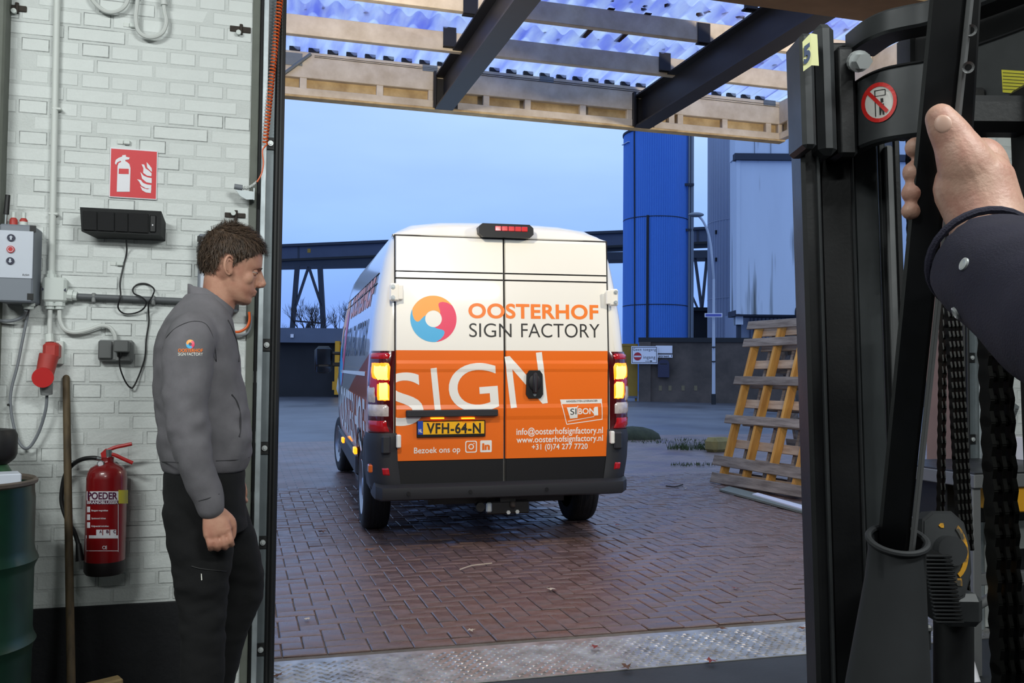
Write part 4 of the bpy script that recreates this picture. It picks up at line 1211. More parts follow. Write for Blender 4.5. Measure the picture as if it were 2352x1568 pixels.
for px, rr in ((1583.5, .06), (1590, .085)):
    a = atd(px, 300, DS+1.2); MB().cyl((a.x, a.y, .4), a, rr, n=10).build('riser_pipe', 'lamp_metal', pp, smooth=True)
for py in (424, 528): MB().box(atd(1582, py, DS+1.0), (.5, .12, .12), R_).build('pipe_bracket', 'bridge_dark', pp)
DG = 47.0
sg_, cG, rG = silo('silo', 'grey corrugated silo behind the lamp post', 1720, 97, DG, 240, .4, 'silo_grey', 70, (496, 680))
for px, py in ((1645, 533), (1645, 596)):
    q = on_shell(px, py, cG, rG); MB().box(q, (.12, .1, .2), R_).build('hatch', 'silo_black', sg_)
# ---- grey panelled building on the right
DB = 40.0
bd = thing('building', 'pale grey panelled hopper building streaked with dirt', 'building', atd(1690, 860, DB).xy.to_3d()+UZ*.4)
def dbox(px0, py0, px1, py1, d0, thick, mat, name, parent):
    a = atd(px0, py1, d0); b = atd(px1, py0, d0); R2 = Matrix((_R0, Vector((FW.x, FW.y, 0)).normalized(), UZ)).transposed()
    c = (a+b)/2; w_ = (b-a).dot(_R0); h_ = b.z-a.z; c = c+R2.col[1]*(thick/2)
    return MB().box(c, (abs(w_), thick, abs(h_)), R2).build(name, mat, parent)
dbox(1690, 366, 2600, 722, DB, 1.2, 'panel_white', 'lower_panel', bd)
dbox(1688, 240, 2600, 362, DB+.25, 1.0, 'panel_white', 'upper_panel', bd)
dbox(1688, 360, 2600, 366, DB-.06, .4, 'bridge_dark', 'drip_edge', bd)
dbox(1688, 721, 2600, 725, DB-.06, 1.3, 'bridge_dark', 'bottom_edge', bd)
dbox(1690, 366, 1702, 721, DB-.04, .1, 'panel_white', 'corner_strip', bd)
for px in (1733, 1770, 1812): dbox(px, 250, px+1.2, 360, DB+.2, .1, 'bridge_dark', 'panel_joint', bd)
dbox(1700, 725, 2600, 905, DB+1.5, 3.0, 'silo_grey', 'base_wall', bd)
for k in range(12): dbox(1722+k*9, 725, 1725+k*9, 905, DB+1.4, .1, 'bridge_panel', 'rib', bd)
dbox(1692, 725, 1707, 745, DB+.2, .6, 'panel_white', 'chute', bd); dbox(1694, 745, 1703, 880, DB+.3, .3, 'bridge_dark', 'chute_leg', bd)
MB().tube(smooth_pts([atd(1828, 724, DB-.1), atd(1829, 712, DB-.1), atd(1835, 700, DB-.1), atd(1846, 692, DB-.1)], 4), .07, 8).build('hose', 'coping', bd, smooth=True)
# dark low shed between the silos
sh = thing('shed', 'dark low shed between the blue and grey silos', 'shed', atd(1607, 860, 52).xy.to_3d()+UZ*.5)
dbox(1560, 712, 1660, 905, 52, 4, 'wall_dark', 'wall', sh); dbox(1560, 706, 1660, 713, 51.8, 4.4, 'coping', 'roof', sh)
dbox(1597, 757, 1624, 800, 51.7, .2, 'coping', 'opening', sh)  # last box: dark colour stands in for the shade of an opening
# ---- conveyor bridge
D1, D2 = 74.0, 66.0
br_ = thing('conveyor_bridge', 'dark steel conveyor bridge on trestle legs crossing behind the van', 'bridge', atd(705, 757, 72))
def bp(px, py):
    t = (px-560)/(1700-560); return atd(px, py, D1+(D2-D1)*t)
def ytop(px): return 563-(px-630)*.0410
def ybot(px): return 612-(px-630)*.0205
def bslab(px0, px1, ya, yb, thick, mat, name, off=0.0):
    mb = MB(); P = []
    F2 = Vector((FW.x, FW.y, 0)).normalized()
    for px in (px0, px1):
        for yy in (ya(px), yb(px)):
            p = bp(px, yy)-F2*off; P += [p, p+F2*thick]
    mb.add(P, [(0, 1, 3, 2), (4, 6, 7, 5), (0, 4, 5, 1), (2, 3, 7, 6), (0, 2, 6, 4), (1, 5, 7, 3)])
    return mb.build(name, mat, br_)
bslab(540, 1700, ytop, lambda p: ytop(p)+34, 2.2, 'bridge_panel', 'gallery')
bslab(540, 1700, lambda p: ytop(p)-1, lambda p: ytop(p)+5, 2.6, 'bridge_dark', 'top_chord', .2)
bslab(540, 1700, lambda p: ybot(p)-17, lambda p: ybot(p), 2.4, 'bridge_dark', 'bottom_chord', .12)
bslab(540, 1700, lambda p: ytop(p)+33, lambda p: ytop(p)+38, 2.5, 'coping', 'dark_rail', .25)  # near-black strip between gallery panels and bottom chord
for px in (597, 639, 684, 734, 781, 829, 878, 926, 974, 1022, 1070, 1118, 1166, 1214, 1262, 1310, 1358, 1406, 1600, 1650):
    bslab(px, px+4.5, ytop, lambda p: ytop(p)+36, .3, 'bridge_dark', 'upright', .12)
def leg(a, b, wpx, name='leg', th=.35):
    MB().beam(atd(*a), atd(*b), wpx/FPX*a[2], th, up=FW).build(name, 'bridge_dark', br_)
leg((683, 610, 72), (668, 800, 72), 10); leg((735, 610, 72), (746, 800, 72), 11)
leg((709, 612, 72), (679, 703, 72), 4.5, 'brace'); leg((709, 612, 72), (739, 703, 72), 5, 'brace'); leg((679, 737, 72), (739, 742, 72), 4, 'brace')
leg((709, 742, 72), (701, 760, 72), 4, 'brace'); leg((709, 742, 72), (717, 762, 72), 4, 'brace')
leg((1596, 590, 67), (1612, 712, 67), 5, 'brace'); leg((1624, 590, 67), (1612, 712, 67), 5, 'brace'); leg((1590, 680, 67), (1604, 712, 67), 3, 'brace')
dbox(706, 571, 713, 580, 72.0, .1, 'gate_mustard', 'sign_plate', br_)
# ---- long low building on the left
C0, C1 = onG(520, 912), onG(860, 905)
lw = thing('low_building', 'long dark low building with grey roof band across the street', 'building', C0)
dL = depth_of(onG(690, 910))
dbox(430, 783, 905, 922, dL, 3.0, 'wall_dark', 'wall', lw); dbox(430, 755, 905, 784, dL-.25, 3.4, 'band_grey', 'roof_band', lw)
dbox(667, 767, 674, 775, dL-.32, .05, 'sign_white', 'label_plate', lw)
yp = thing('gate_post', 'yellow painted steel post against the low dark building', 'post', atd(774, 905, dL-.4))
dbox(768, 783, 779, 906, dL-.55, .25, 'yellow_paint', 'column', yp); dbox(779, 792, 800, 906, dL-.45, .15, 'yellow_paint', 'panel', yp); dbox(763, 876, 772, 895, dL-.56, .2, 'yellow_paint', 'foot', yp)
# ---- bare trees
def tree(pxb, pyb, d, hpx, seed, label):
    rn = random.Random(seed); b0 = atd(pxb, pyb, d); mb = MB(); H = hpx/FPX*d
    b0.z = 0.8
    def grow(p, dr_, ln, r, lv):
        q = p+dr_*ln; mid = p+dr_*ln*.5+Vector((rn.uniform(-1, 1), rn.uniform(-1, 1), rn.uniform(-.5, .5)))*ln*.06
        mb.tube([p, mid, q], [r, r*.85, r*.68], 5 if lv < 3 else 3, caps=False)
        if lv >= 6: return
        for _ in range(3 if lv < 4 else 2+(rn.random() < .5)):
            v = Vector((rn.uniform(-1, 1), rn.uniform(-1, 1), rn.uniform(-.1, .9)))
            nd = (dr_*1.05+v*.75).normalized()
            grow(p+(q-p)*rn.uniform(.55, 1), nd, ln*rn.uniform(.62, .8), r*.6, lv+1)
    grow(b0, Vector((0, 0, 1)), H*.30, H*.018, 0)
    return single('bare_tree', label, 'tree', mb, 'bark', b0)
tree(722, 800, 60, 235, 3, 'bare winter tree between the trestle legs behind the low building')
tree(790, 800, 58, 235, 8, 'bare winter tree behind the low building next to the van cab')
tree(636, 800, 64, 170, 5, 'small bare winter tree behind the low building by the door rail')
# ================================================================ pallets leaning together on the right
M('wood_weathered', (150, 138, 128), 0.85, col2=(104, 92, 84), scale=5, bump=.25, stretch=(.6, 6, 6), obj_rand=.18)
M('wood_fresh', (214, 160, 78), 0.75, col2=(176, 122, 54), scale=5, bump=.2, stretch=(4, .5, 4), obj_rand=.12)
M('wood_pale', (196, 172, 148), 0.8, col2=(160, 136, 116), scale=5, stretch=(.6, 6, 6), obj_rand=.12)
def pallet(label, o, xd, up_, group=None, seed=1, fresh=True, W_=1.5, L_=1.95):
    xd = Vector(xd).normalized(); up_ = Vector(up_).normalized(); nd = xd.cross(up_).normalized()   # nd: deck normal
    Rm = Matrix((xd, up_, nd)).transposed()
    t = thing('pallet', label, 'pallet', o, Rm)
    rn = random.Random(seed)
    def bx(c, s_, nm, mat, rz=0.0):
        MB().box(c, s_, Matrix.Rotation(rz, 3, 'Z'), bev=.004).build(nm, mat, t, local=True)
    for k in range(4):
        bx((.13+k*.41, L_/2, -.05), (.042, L_-.02, .10), 'stringer', 'wood_fresh' if fresh else 'wood_weathered')
    for f in (0.025, .125, .385, .625, .865, .975):
        h = .10 if f > .2 else .12
        bx((W_/2+rn.uniform(-.02, .02), f*L_, .012), (W_+.04, h, .022), 'deck_board', 'wood_weathered', rn.uniform(-.008, .008))
    for f in (.05, .25, .50, .745, .95):
        bx((W_/2, f*L_, -.111), (W_, .10, .02), 'base_board', 'wood_pale' if fresh else 'wood_weathered', rn.uniform(-.006, .006))
    return t
PB0 = onG(1634, 1108); PB1 = onG(1856, 1155)
xd = (PB1-PB0); xd.z = 0; xd.normalize(); back = Vector((-xd.y, xd.x, 0))
if back.dot(FW) < 0: back = -back
lean_a = .29
up1 = UZ*math.cos(lean_a)+back*math.sin(lean_a)
PB0.z = gz(PB0.x, PB0.y)
pallet('large wooden pallet with fresh yellow stringers leaning at the yard edge', PB0+UZ*.02, xd, up1, seed=2)
o2 = PB0+back*.152+xd*.16
pallet('weathered grey pallet leaning right behind the yellow-stringer pallet', Vector((o2.x, o2.y, gz(o2.x, o2.y)+.02)), xd, up1, seed=5, fresh=False, L_=1.88)
o3 = PB0+back*1.28+xd*.02
up2 = UZ*math.cos(.20)-back*math.sin(.20)
pallet('weathered grey pallet propped from behind against the other two pallets', Vector((o3.x, o3.y, gz(o3.x, o3.y)+.014))+xd*1.5, -xd, up2, seed=7, fresh=False, L_=1.80)
# sheets lying in front of them
M('sheet_grey', (112, 118, 112), 0.6, var=.15, scale=4)
M('strip_white', (212, 212, 224), 0.5)
def quad_slab(name, label, cat, pts, th, mat, lift=.004):
    P = [onG(*q) for q in pts]; mb = MB(); P = [p+UZ*lift for p in P]
    mb.add(P+[p+UZ*th for p in P], [(3, 2, 1, 0), (4, 5, 6, 7)]+[(i, (i+1) % 4, 4+(i+1) % 4, 4+i) for i in range(4)])
    return single(name, label, cat, mb, mat, P[0])
quad_slab('board', 'grey-green board lying flat in front of the pallets', 'board', ((1652, 1128), (1674, 1121), (1900, 1178), (1900, 1196)), .02, 'sheet_grey')
quad_slab('strip', 'white strip lying on the grey-green board', 'strip', ((1728, 1142), (1740, 1139), (1900, 1185), (1900, 1195)), .014, 'strip_white', .0235)
# ---- verge: stone, tufts
M('grass', (62, 76, 40), 0.9, var=.5, scale=10)
M('stone_yellow', (140, 122, 72), 0.9, var=.3, scale=6)
st_ = onG(1648, 1036)
mb = MB(); mb.box(st_+UZ*.10, (.42, .26, .24), Matrix.Rotation(.4, 3, 'Z'), bev=.06)
single('kerb_stone', 'mossy yellowish kerb stone at the edge of the yard by the pallets', 'stone', mb, 'stone_yellow', st_)
def tuft(px, py, n, h, r, label, seed):
    rn = random.Random(seed); c = onG(px, py); mb = MB()
    for _ in range(n):
        a = rn.uniform(0, 2*PI); q = r*math.sqrt(rn.random()); p = Vector((c.x+q*math.cos(a)*1.8, c.y+q*math.sin(a), c.z))
        t = Vector((rn.uniform(-1, 1)*.6, rn.uniform(-1, 1)*.6, 1)).normalized()*h*rn.uniform(.5, 1.1); s_ = Vector((math.cos(a*3), math.sin(a*3), 0))*.008
        mb.add([p-s_, p+s_, p+t], [(0, 1, 2)])
    return single('grass_tuft', label, 'grass', mb, 'grass', c, kind='stuff')
tuft(1590, 1031, 260, .14, .25, 'grass growing along the yard edge by the kerb stone', 1)
tuft(1592, 1068, 90, .05, .18, 'moss tuft between the paving bricks', 2)
tuft(1545, 1014, 160, .07, .5, 'low grass along the edge of the street', 3)
mb = MB(); mo = onG(1452, 1006); mb.ell(mo, (.55, .35, .22), 18, 8); single('soil_mound', 'small grassy mound of soil behind the van corner', 'mound', mb, 'verge', mo, smooth=True)
# ---- fallen leaves and twigs on the paving
M('leaf_brown', (126, 84, 62), 0.8, var=.4, scale=40, obj_rand=.3)
M('leaf_red', (140, 52, 40), 0.75, var=.3, scale=40)
M('leaf_pale', (190, 176, 156), 0.8)
def leaf(px, py, r, mat, label, seed, onfloor=None):
    rn = random.Random(seed); c = onG(px, py) if onfloor is None else onZ(px, py, onfloor); mb = MB()
    n = 11; pts = []
    for k in range(n):
        a = 2*PI*k/n; rr = r*(1 if k % 2 else .45)*rn.uniform(.8, 1.2); pts.append(Vector((rr*math.cos(a), rr*math.sin(a)*.7, rn.uniform(.002, .35*r))))
    R2 = Matrix.Rotation(rn.uniform(0, 6), 3, 'Z'); ct = Vector((0, 0, .25*r))
    vs_ = [c+R2 @ p+UZ*.006 for p in pts]+[c+ct+UZ*.006]
    mb.add(vs_, [(k, (k+1) % n, n) for k in range(n)])
    return single('fallen_leaf', label, 'leaf', mb, mat, c)
leaf(742, 1224, .055, 'leaf_brown', 'dry brown leaf on the paving left of the rear wheel', 1)
leaf(848, 1266, .05, 'leaf_brown', 'dry brown leaf on the paving in front of the van shadow', 2)
leaf(706, 1425, .028, 'leaf_pale', 'pale leaf scrap on the paving near the door rail', 3)
leaf(1082, 1451, .03, 'leaf_pale', 'pale leaf scrap on the paving near the tread plate', 4)
leaf(1266, 1357, .04, 'leaf_pale', 'whitish crumpled leaf in the middle of the paving', 5)
leaf(1367, 1491, .035, 'leaf_red', 'red leaf on the aluminium tread plate', 6, .01)
leaf(1656, 1446, .04, 'leaf_brown', 'curled brown leaf at the outer edge of the tread plate', 7, .01)
leaf(1440, 1537, .045, 'leaf_brown', 'dark brown leaf flat on the tread plate', 8, .01)
leaf(1632, 1522, .04, 'leaf_red', 'curled leaf at the inner edge of the tread plate', 9, .01)
leaf(1842, 1446, .03, 'leaf_brown', 'small brown leaf on the tread plate beside the forklift mast', 10, .01)
leaf(1418, 1208, .03, 'leaf_red', 'tiny red leaf on the paving right of the van', 11)
leaf(1574, 1124, .04, 'leaf_pale', 'yellowish leaf on the paving between van and pallets', 12)
leaf(1690, 1354, .03, 'leaf_red', 'small dark red leaf on the paving right of the puddle', 13)
tw = smooth_pts([onG(*q)+UZ*.012 for q in ((1056, 1312), (1082, 1303), (1105, 1300), (1130, 1297))], 4)
single('twig', 'thin pale twig on the paving in front of the van', 'twig', MB().tube(tw, .004, 5), 'leaf_pale', tw[0])
tw = smooth_pts([onG(*q)+UZ*.012 for q in ((1530, 1118), (1550, 1120), (1568, 1115))], 4)
single('twig', 'dark twig on the paving towards the pallets', 'twig', MB().tube(tw, .008, 5), 'bark', tw[0])
# lamps over the doorway, outside
for k, p in enumerate(YARD_LAMPS):
    t = thing('flood_lamp', ['warm flood lamp on the outer wall over the left door rail', 'warm flood lamp on the outer wall over the right door rail'][k], 'lamp', (p[0], 4.34, p[2]))
    MB().box((p[0], 4.45, p[2]+.06), (.28, .26, .05), bev=.01).box((p[0], 4.35, p[2]+.02), (.12, .05, .2), bev=.005).build('housing', 'steel_black', t)
for k, p in enumerate(HALL_LAMPS):
    t = thing('ceiling_lamp', ['tube lamp under the hall ceiling over the door controller', 'tube lamp under the hall ceiling over the doorway', 'tube lamp under the hall ceiling deep in the hall on the panel side', 'tube lamp under the hall ceiling deep in the hall on the forklift side'][k], 'lamp', (p[0], p[1], 3.6), group='hall ceiling lamps')
    MB().box((p[0], p[1], 3.66), (1.5, .2, .1), bev=.01).build('housing', 'ceiling_grey', t)
    MB().box((p[0], p[1], 3.72), (.06, .06, .14)).build('mount', 'galv', t)
# ================================================================ things on the left wall
M('pipe_white', (206, 210, 206), 0.5)
M('cable_white', (200, 203, 200), 0.5)
M('cable_grey', (120, 124, 130), 0.55)
M('conduit_grey', (92, 95, 98), 0.55)
M('box_white', (204, 210, 206), 0.45)
M('panel_grey', (122, 128, 138), 0.5)
M('panel_face', (196, 202, 214), 0.4)
M('cable_black', (22, 22, 24), 0.5)
M('speaker_black', (36, 37, 38), 0.7, bump=.5, bscale=500)
M('grille_black', (50, 50, 52), 0.8, bump=1.0, bscale=900)
M('socket_grey', (128, 130, 130), 0.5)
M('socket_dark', (96, 98, 98), 0.5)
M('cee_red', (178, 60, 54), 0.5, var=.12, scale=20)
M('cee_red_lid', (190, 34, 34), 0.45)
M('ink_navy', (30, 34, 60), 0.5)
M('sign_safety_red', (206, 24, 38), 0.45)
M('extinguisher_red', (126, 8, 15), 0.32, coat=.5)
M('extinguisher_foot', (22, 14, 16), 0.5)
M('label_red', (168, 24, 30), 0.45)
M('label_violet', (84, 26, 62), 0.5)
M('label_yellow', (206, 192, 52), 0.5)
M('wood_handle', (92, 76, 52), 0.7, col2=(62, 50, 34), scale=8, stretch=(6, 6, .6))
M('wood_broom', (176, 150, 106), 0.75, var=.2, scale=12)
M('bristle', (70, 50, 36), 0.9)
M('drum_green', (18, 52, 36), 0.4, col2=(12, 36, 25), scale=5, rvar=.12)
M('drum_rim', (120, 108, 98), 0.5, .5, var=.3, scale=20)
M('bottle_green', (32, 78, 48), 0.4)
M('cord_orange', (224, 96, 36), 0.4)
M('chrome', (150, 156, 158), 0.38, .85)
def wbox2(px0, py0, px1, py1, off, dep):
    """box whose front face covers the pixel box, front at off from the wall"""
    a = Wp(px0, py1, off); b = Wp(px1, py0, off)
    return (Vector(((a.x+b.x)/2, DW-off+dep/2, (a.z+b.z)/2)), (abs(b.x-a.x), dep, abs(b.z-a.z)))
def WB(px0, py0, px1, py1, off, dep, bev=.003, mb=None):
    c, s_ = wbox2(px0, py0, px1, py1, off, dep); return (mb or MB()).box(c, s_, bev=bev)
def wpoly(mb, pts, off, m=0): mb.add([Wp(x, y, off) for x, y in pts], [tuple(range(len(pts)))], m)
def wtext(mb, s, px0, py0, px1, py1, off, bold=0.0, m=0): put_text(mb, s, quad_fn(Wp(px0, py1, off), Wp(px1, py1, off), Wp(px0, py0, off)), m, bold)
def wtube(pts, r, off, k=5, n=8):
    return MB().tube(smooth_pts([Wp(x, y, o[0] if o else off) for x, y, *o in pts], k), r, n)
# ---- conduit down the wall
t = thing('conduit_pipe', 'white vertical conduit pipe clipped to the brick wall', 'pipe', Wp(118, 636, .02))
MB().cyl(Wp(132, -40, .022), Wp(118, 640, .022), .0125, n=14).build('pipe', 'pipe_white', t, smooth=True)
for px, py in ((131, 251), (123.5, 492)):
    c = Wp(px, py, .02); MB().box(c, (.036, .028, .010), bev=.003).build('clip', 'pipe_white', t)
# ---- white cable loops hanging from above
t = thing('cable_loop', 'thick white cable hanging in a shallow loop at the wall top', 'cable', Wp(250, 25, .03))
wtube(((200, -30), (215, 3), (238, 24), (262, 28), (285, 16), (297, -10), (300, -40)), .0085, .03).build('cable', 'cable_white', t, smooth=True)
t = thing('cable_loop', 'white cable hanging in a deep narrow loop beside the shallow one', 'cable', Wp(350, 85, .03))
wtube(((319, -30), (315, 10), (312, 45), (320, 74), (345, 86), (372, 76), (382, 50), (377, 20), (374, -30)), .0085, .035).build('cable', 'cable_white', t, smooth=True)
MB().cyl(Wp(377, 12, .035), Wp(374, -20, .035), .014, n=12).build('cable_gland', 'cable_white', t, smooth=True)
# ---- small clips left on the wall
for k, (px, py, lab) in enumerate(((297, 57, 'small white cable clip inside the deep cable loop'), (283, 326, 'small white cable clip above the fire extinguisher sign'), (267, 605, 'small white cable clip below the black speaker box'))):
    t = thing('cable_clip', lab, 'clip', Wp(px, py, 0))
    WB(px-14, py-4, px, py+4, .006, .006, .001).build('base', 'pipe_white', t)
    WB(px, py-4.5, px+16, py+4.5, .016, .016, .003).build('block', 'box_white', t)
# ---- rusty pintle hooks
for px, py, lab in ((37, 18, 'rusty pintle strap on the wall by the pier'), (552, 67, 'rusty pintle strap on the wall near the top of the door rail'), (540, 494, 'rusty pintle strap above the man')):
    t = thing('pintle_hook', lab, 'hook', Wp(px, py, 0))
    WB(px-24, py-4, px+24, py+4, .008, .008, .002).build('strap', 'rust', t)
    c = Wp(px+2, py, .008); MB().cyl(c+UZ*.02, c-UZ*.022, .007, n=10).build('pin', 'rust', t, smooth=True)
    c = Wp(px-4, py-4 if py > 400 else py+9, .012); MB().cyl(c, c-Vector((0, .014, 0)), .010, n=12).build('knob', 'box_white', t, smooth=True)
# ---- fire extinguisher sign
t = thing('safety_sign', 'red and white fire extinguisher sign on the brick wall', 'sign', Wp(306, 452, .006))
WB(250, 346, 362.5, 452.5, .008, .006, .001).build('board', 'sign_white', t)
WB(252.5, 348.5, 360.5, 450.5, .0085, .001, 0).build('red_field', 'sign_safety_red', t)
S_ = lambda x, y: (x/3.267, y/3.267)       # coordinates read from an enlarged view
mb = MB(); o_ = .0102
wpoly(mb, [S_(*q) for q in ((876, 1438), (974, 1438), (979, 1262), (972, 1232), (955, 1216), (940, 1208), (940, 1200), (968, 1196), (974, 1182), (946, 1176), (944, 1162), (918, 1164), (916, 1174), (890, 1184), (868, 1200), (862, 1226), (872, 1236), (880, 1218), (905, 1206), (910, 1214), (890, 1224), (882, 1246))], o_)
mb.build('extinguisher_symbol', 'sign_white', t)
mb = MB(); wpoly(mb, [S_(*q) for q in ((892, 1264), (966, 1266), (966, 1306), (890, 1304))], o_+.0006); mb.build('symbol_band', 'sign_safety_red', t)
for pts in (((1062, 1232), (1082, 1234), (1092, 1262), (1120, 1282), (1138, 1300), (1136, 1322), (1104, 1318), (1074, 1296), (1076, 1262)),
            ((1100, 1216), (1122, 1240), (1138, 1262), (1140, 1290), (1124, 1276), (1104, 1256)),
            ((1054, 1290), (1078, 1318), (1108, 1330), (1138, 1336), (1138, 1374), (1100, 1368), (1066, 1340)),
            ((1028, 1344), (1056, 1350), (1074, 1372), (1104, 1384), (1136, 1388), (1134, 1416), (1094, 1412), (1060, 1392), (1044, 1362)),
            ((1052, 1396), (1078, 1412), (1106, 1420), (1136, 1412), (1132, 1448), (1096, 1444), (1068, 1428))):
    mb = MB(); wpoly(mb, [S_(*q) for q in pts], o_); mb.build('flame_symbol', 'sign_white', t)
# ---- black speaker-like box
sp_ = thing('speaker', 'black wall-mounted speaker box with mesh front panels', 'speaker', Wp(285, 555, .08))
mb = MB(); fo = .10
fr = [(185, 478), (367, 487), (381, 515), (380, 553), (222, 548), (187, 531)]
bk_ = [(190, 476), (372, 486), (381, 520), (378, 552), (225, 549), (192, 531)]
F_ = [Wp(x, y, fo) for x, y in ((186, 478), (368, 487), (370, 541), (187, 531))]
mb.add([F_[0]+Vector((-.004, 0, .004)), F_[1]+Vector((.004, 0, .004)), F_[2], F_[3], Wp(200, 488, .001), Wp(381, 512, .001), Wp(380, 553, .001), Wp(224, 548, .001)],
       [(0, 1, 2, 3), (4, 7, 6, 5), (0, 4, 5, 1), (1, 5, 6, 2), (2, 6, 7, 3), (3, 7, 4, 0)])
mb.build('housing', 'speaker_black', sp_)
for a, b in ((192, 222), (225, 262), (265, 293), (296, 340)):
    f0, f1 = (a-186)/182, (b-186)/182
    y0 = 484+9*f0; y1 = 484+9*f1
    mb = MB(); P = [Wp(a, y0, fo+.001), Wp(b, y1, fo+.001), Wp(b, y1+43, fo+.001), Wp(a, y0+43, fo+.001)]
    mb.add(P+[p+Vector((0, -.006, 0)) for p in P], [(0, 1, 2, 3), (7, 6, 5, 4)]+[(i, (i+1) % 4, 4+(i+1) % 4, 4+i) for i in range(4)]); mb.build('grille', 'grille_black', sp_)
WB(343, 494, 359, 533, fo+.006, .008, .006).build('control_plate', 'rubber', sp_)
WB(349, 515, 352, 518, fo+.008, .004, 0).build('indicator', 'sign_white', sp_)
cb = wtube(((290, 552, .05), (291, 580, .012), (284, 610, .008), (276, 650, .022), (277, 680, .048), (271, 705, .036), (283, 719, .020), (305, 720, .018), (327, 711, .024), (336, 695, .050), (325, 682, .052), (308, 674, .036), (306, 662, .012), (318, 652, .01), (338, 652, .01), (354, 664, .026), (350, 680, .056), (342, 695, .056), (341, 715, .024), (342, 740, .012), (336, 780, .01), (333, 820, .01), (322, 855, .014), (308, 886, .022), (300, 890, .026), (288, 876, .038), (276, 845, .056), (274, 817, .062)), .0032, .01, 5, 6)
single('power_cable', 'thin black power cable looping from the speaker to the double socket', 'cable', cb, 'cable_black', Wp(300, 890, .01), smooth=True)
# ---- white junction box with glands
jb = thing('junction_box', 'white square junction box under the conduit pipe', 'junction box', Wp(125, 695, .04))
WB(95, 637, 153, 693, .055, .055, .010).build('box', 'box_white', jb)
mb = MB(); wpoly(mb, ((95.5, 659), (101, 663.5), (95.5, 668)), .0557); wpoly(mb, ((151.5, 661), (146, 666), (151.5, 670)), .0557); mb.build('arrow_mark', 'ink_navy', jb)
def gland(px0, py0, px1, py1, r, off, mat, par):
    a, b = Wp(px0, py0, off), Wp(px1, py1, off); m_ = a+(b-a)*.55
    MB().cyl(a, m_, r*1.15, n=10).cyl(m_, b, r*.9, n=12).build('gland', mat, par)
gland(118, 640, 117, 622, .018, .03, 'box_white', jb)
gland(115, 694, 115, 710, .019, .03, 'box_white', jb)
gland(137, 694, 137, 710, .018, .03, 'box_white', jb)
gland(155, 677, 177, 680, .020, .03, 'box_white', jb)
# grey horizontal conduit
t = thing('conduit_pipe', 'grey horizontal conduit pipe running from the junction box behind the man', 'pipe', Wp(270, 687, .02))
MB().cyl(Wp(176, 680, .026), Wp(450, 692, .026), .0115, n=12).build('pipe', 'conduit_grey', t, smooth=True)
for px in (216, 353): c = Wp(px, 682+(px-176)*.044, .02); MB().box(c, (.014, .034, .038), bev=.003).build('clip', 'socket_grey', t)
# cables down from the junction box
t = thing('supply_cable', 'white cable dropping from the junction box to the red socket', 'cable', Wp(112, 780, .03))
MB().cyl(Wp(115, 708, .03), Wp(114, 786, .04), .0095, n=12).build('cable', 'cable_white', t, smooth=True)
t = thing('supply_cable', 'white cable curving from the junction box to the double socket', 'cable', Wp(264, 778, .02))
wtube(((137, 708), (138, 735), (150, 757), (175, 763), (205, 757), (232, 748), (252, 752), (263, 768), (265, 782)), .0085, .03).build('cable', 'cable_white', t, smooth=True)
# ---- double socket with plug
t = thing('double_socket', 'grey double wall socket with flap and a plug in it', 'socket', Wp(265, 830, .03))
WB(224, 781, 306, 829, .045, .045, .008).build('body', 'socket_grey', t)
WB(225, 783, 258, 823, .056, .012, .004).build('flap', 'socket_dark', t)
WB(265, 786, 300, 828, .050, .006, .003).build('recess', 'socket_grey', t)
WB(260, 782, 296, 808, .105, .055, .004).build('plug', 'socket_dark', t)
MB().cyl(Wp(274, 806, .075), Wp(274, 818, .06), .008, n=10).build('strain_relief', 'cable_black', t, smooth=True)
# ---- red three-phase socket and plug
ce = thing('power_socket', 'red three-phase wall socket with hinged lid and plug', 'socket', Wp(118, 900, .03))
WB(126, 783, 146, 836, .03, .03, .003).build('back_plate', 'box_white', ce)
mb = MB(); mb.box(*wbox2(96, 786, 134, 826, .095, .085), bev=.012); mb.build('housing', 'cee_red', ce)
mb = MB(); a, b = Wp(113, 815, .075), Wp(102, 862, .085); mb.cyl(a, b, .036, .032, n=20); mb.build('sleeve', 'cee_red', ce, smooth=True)
c = Wp(99, 866, .115); nv = Vector((.12, -1, -.10)).normalized(); MB().cyl(c, c+nv*.02, .038, n=24).build('lid', 'cee_red_lid', ce, smooth=True)
MB().cyl(Wp(114, 786, .04), Wp(113, 768, .035), .017, n=12).build('gland', 'box_white', ce)
MB().cyl(Wp(106, 880, .085), Wp(107, 905, .075), .024, .022, n=12).build('plug_nut', 'socket_grey', ce)
cb = wtube(((108, 905, .07), (105, 940, .06), (92, 985, .045), (75, 1018, .04), (60, 1030, .04), (45, 1018, .035), (33, 985, .03), (24, 930, .03), (27, 890, .03), (40, 840, .03), (50, 790, .03), (60, 740, .03), (66, 708, .04)), .0058, .03, 6, 8)
single('extension_cable', 'grey cable hanging in a long loop from the red plug to the door controller', 'cable', cb, 'cable_grey', Wp(60, 1030, .04), smooth=True)
cb = wtube(((60, 712, .085), (54, 725, .05), (35, 735, .04), (10, 737, .03), (-25, 733, .03)), .0068, .03, 6, 8)
single('extension_cable', 'grey cable curving away left under the door controller', 'cable', cb, 'cable_grey', Wp(10, 737, .03), smooth=True)
c = Wp(23, 929, .01); single('wall_screw', 'small dark cable hook screw on the wall by the hanging cable', 'screw', MB().cyl(c, c-Vector((0, .03, 0)), .005, n=8), 'cable_black', c)
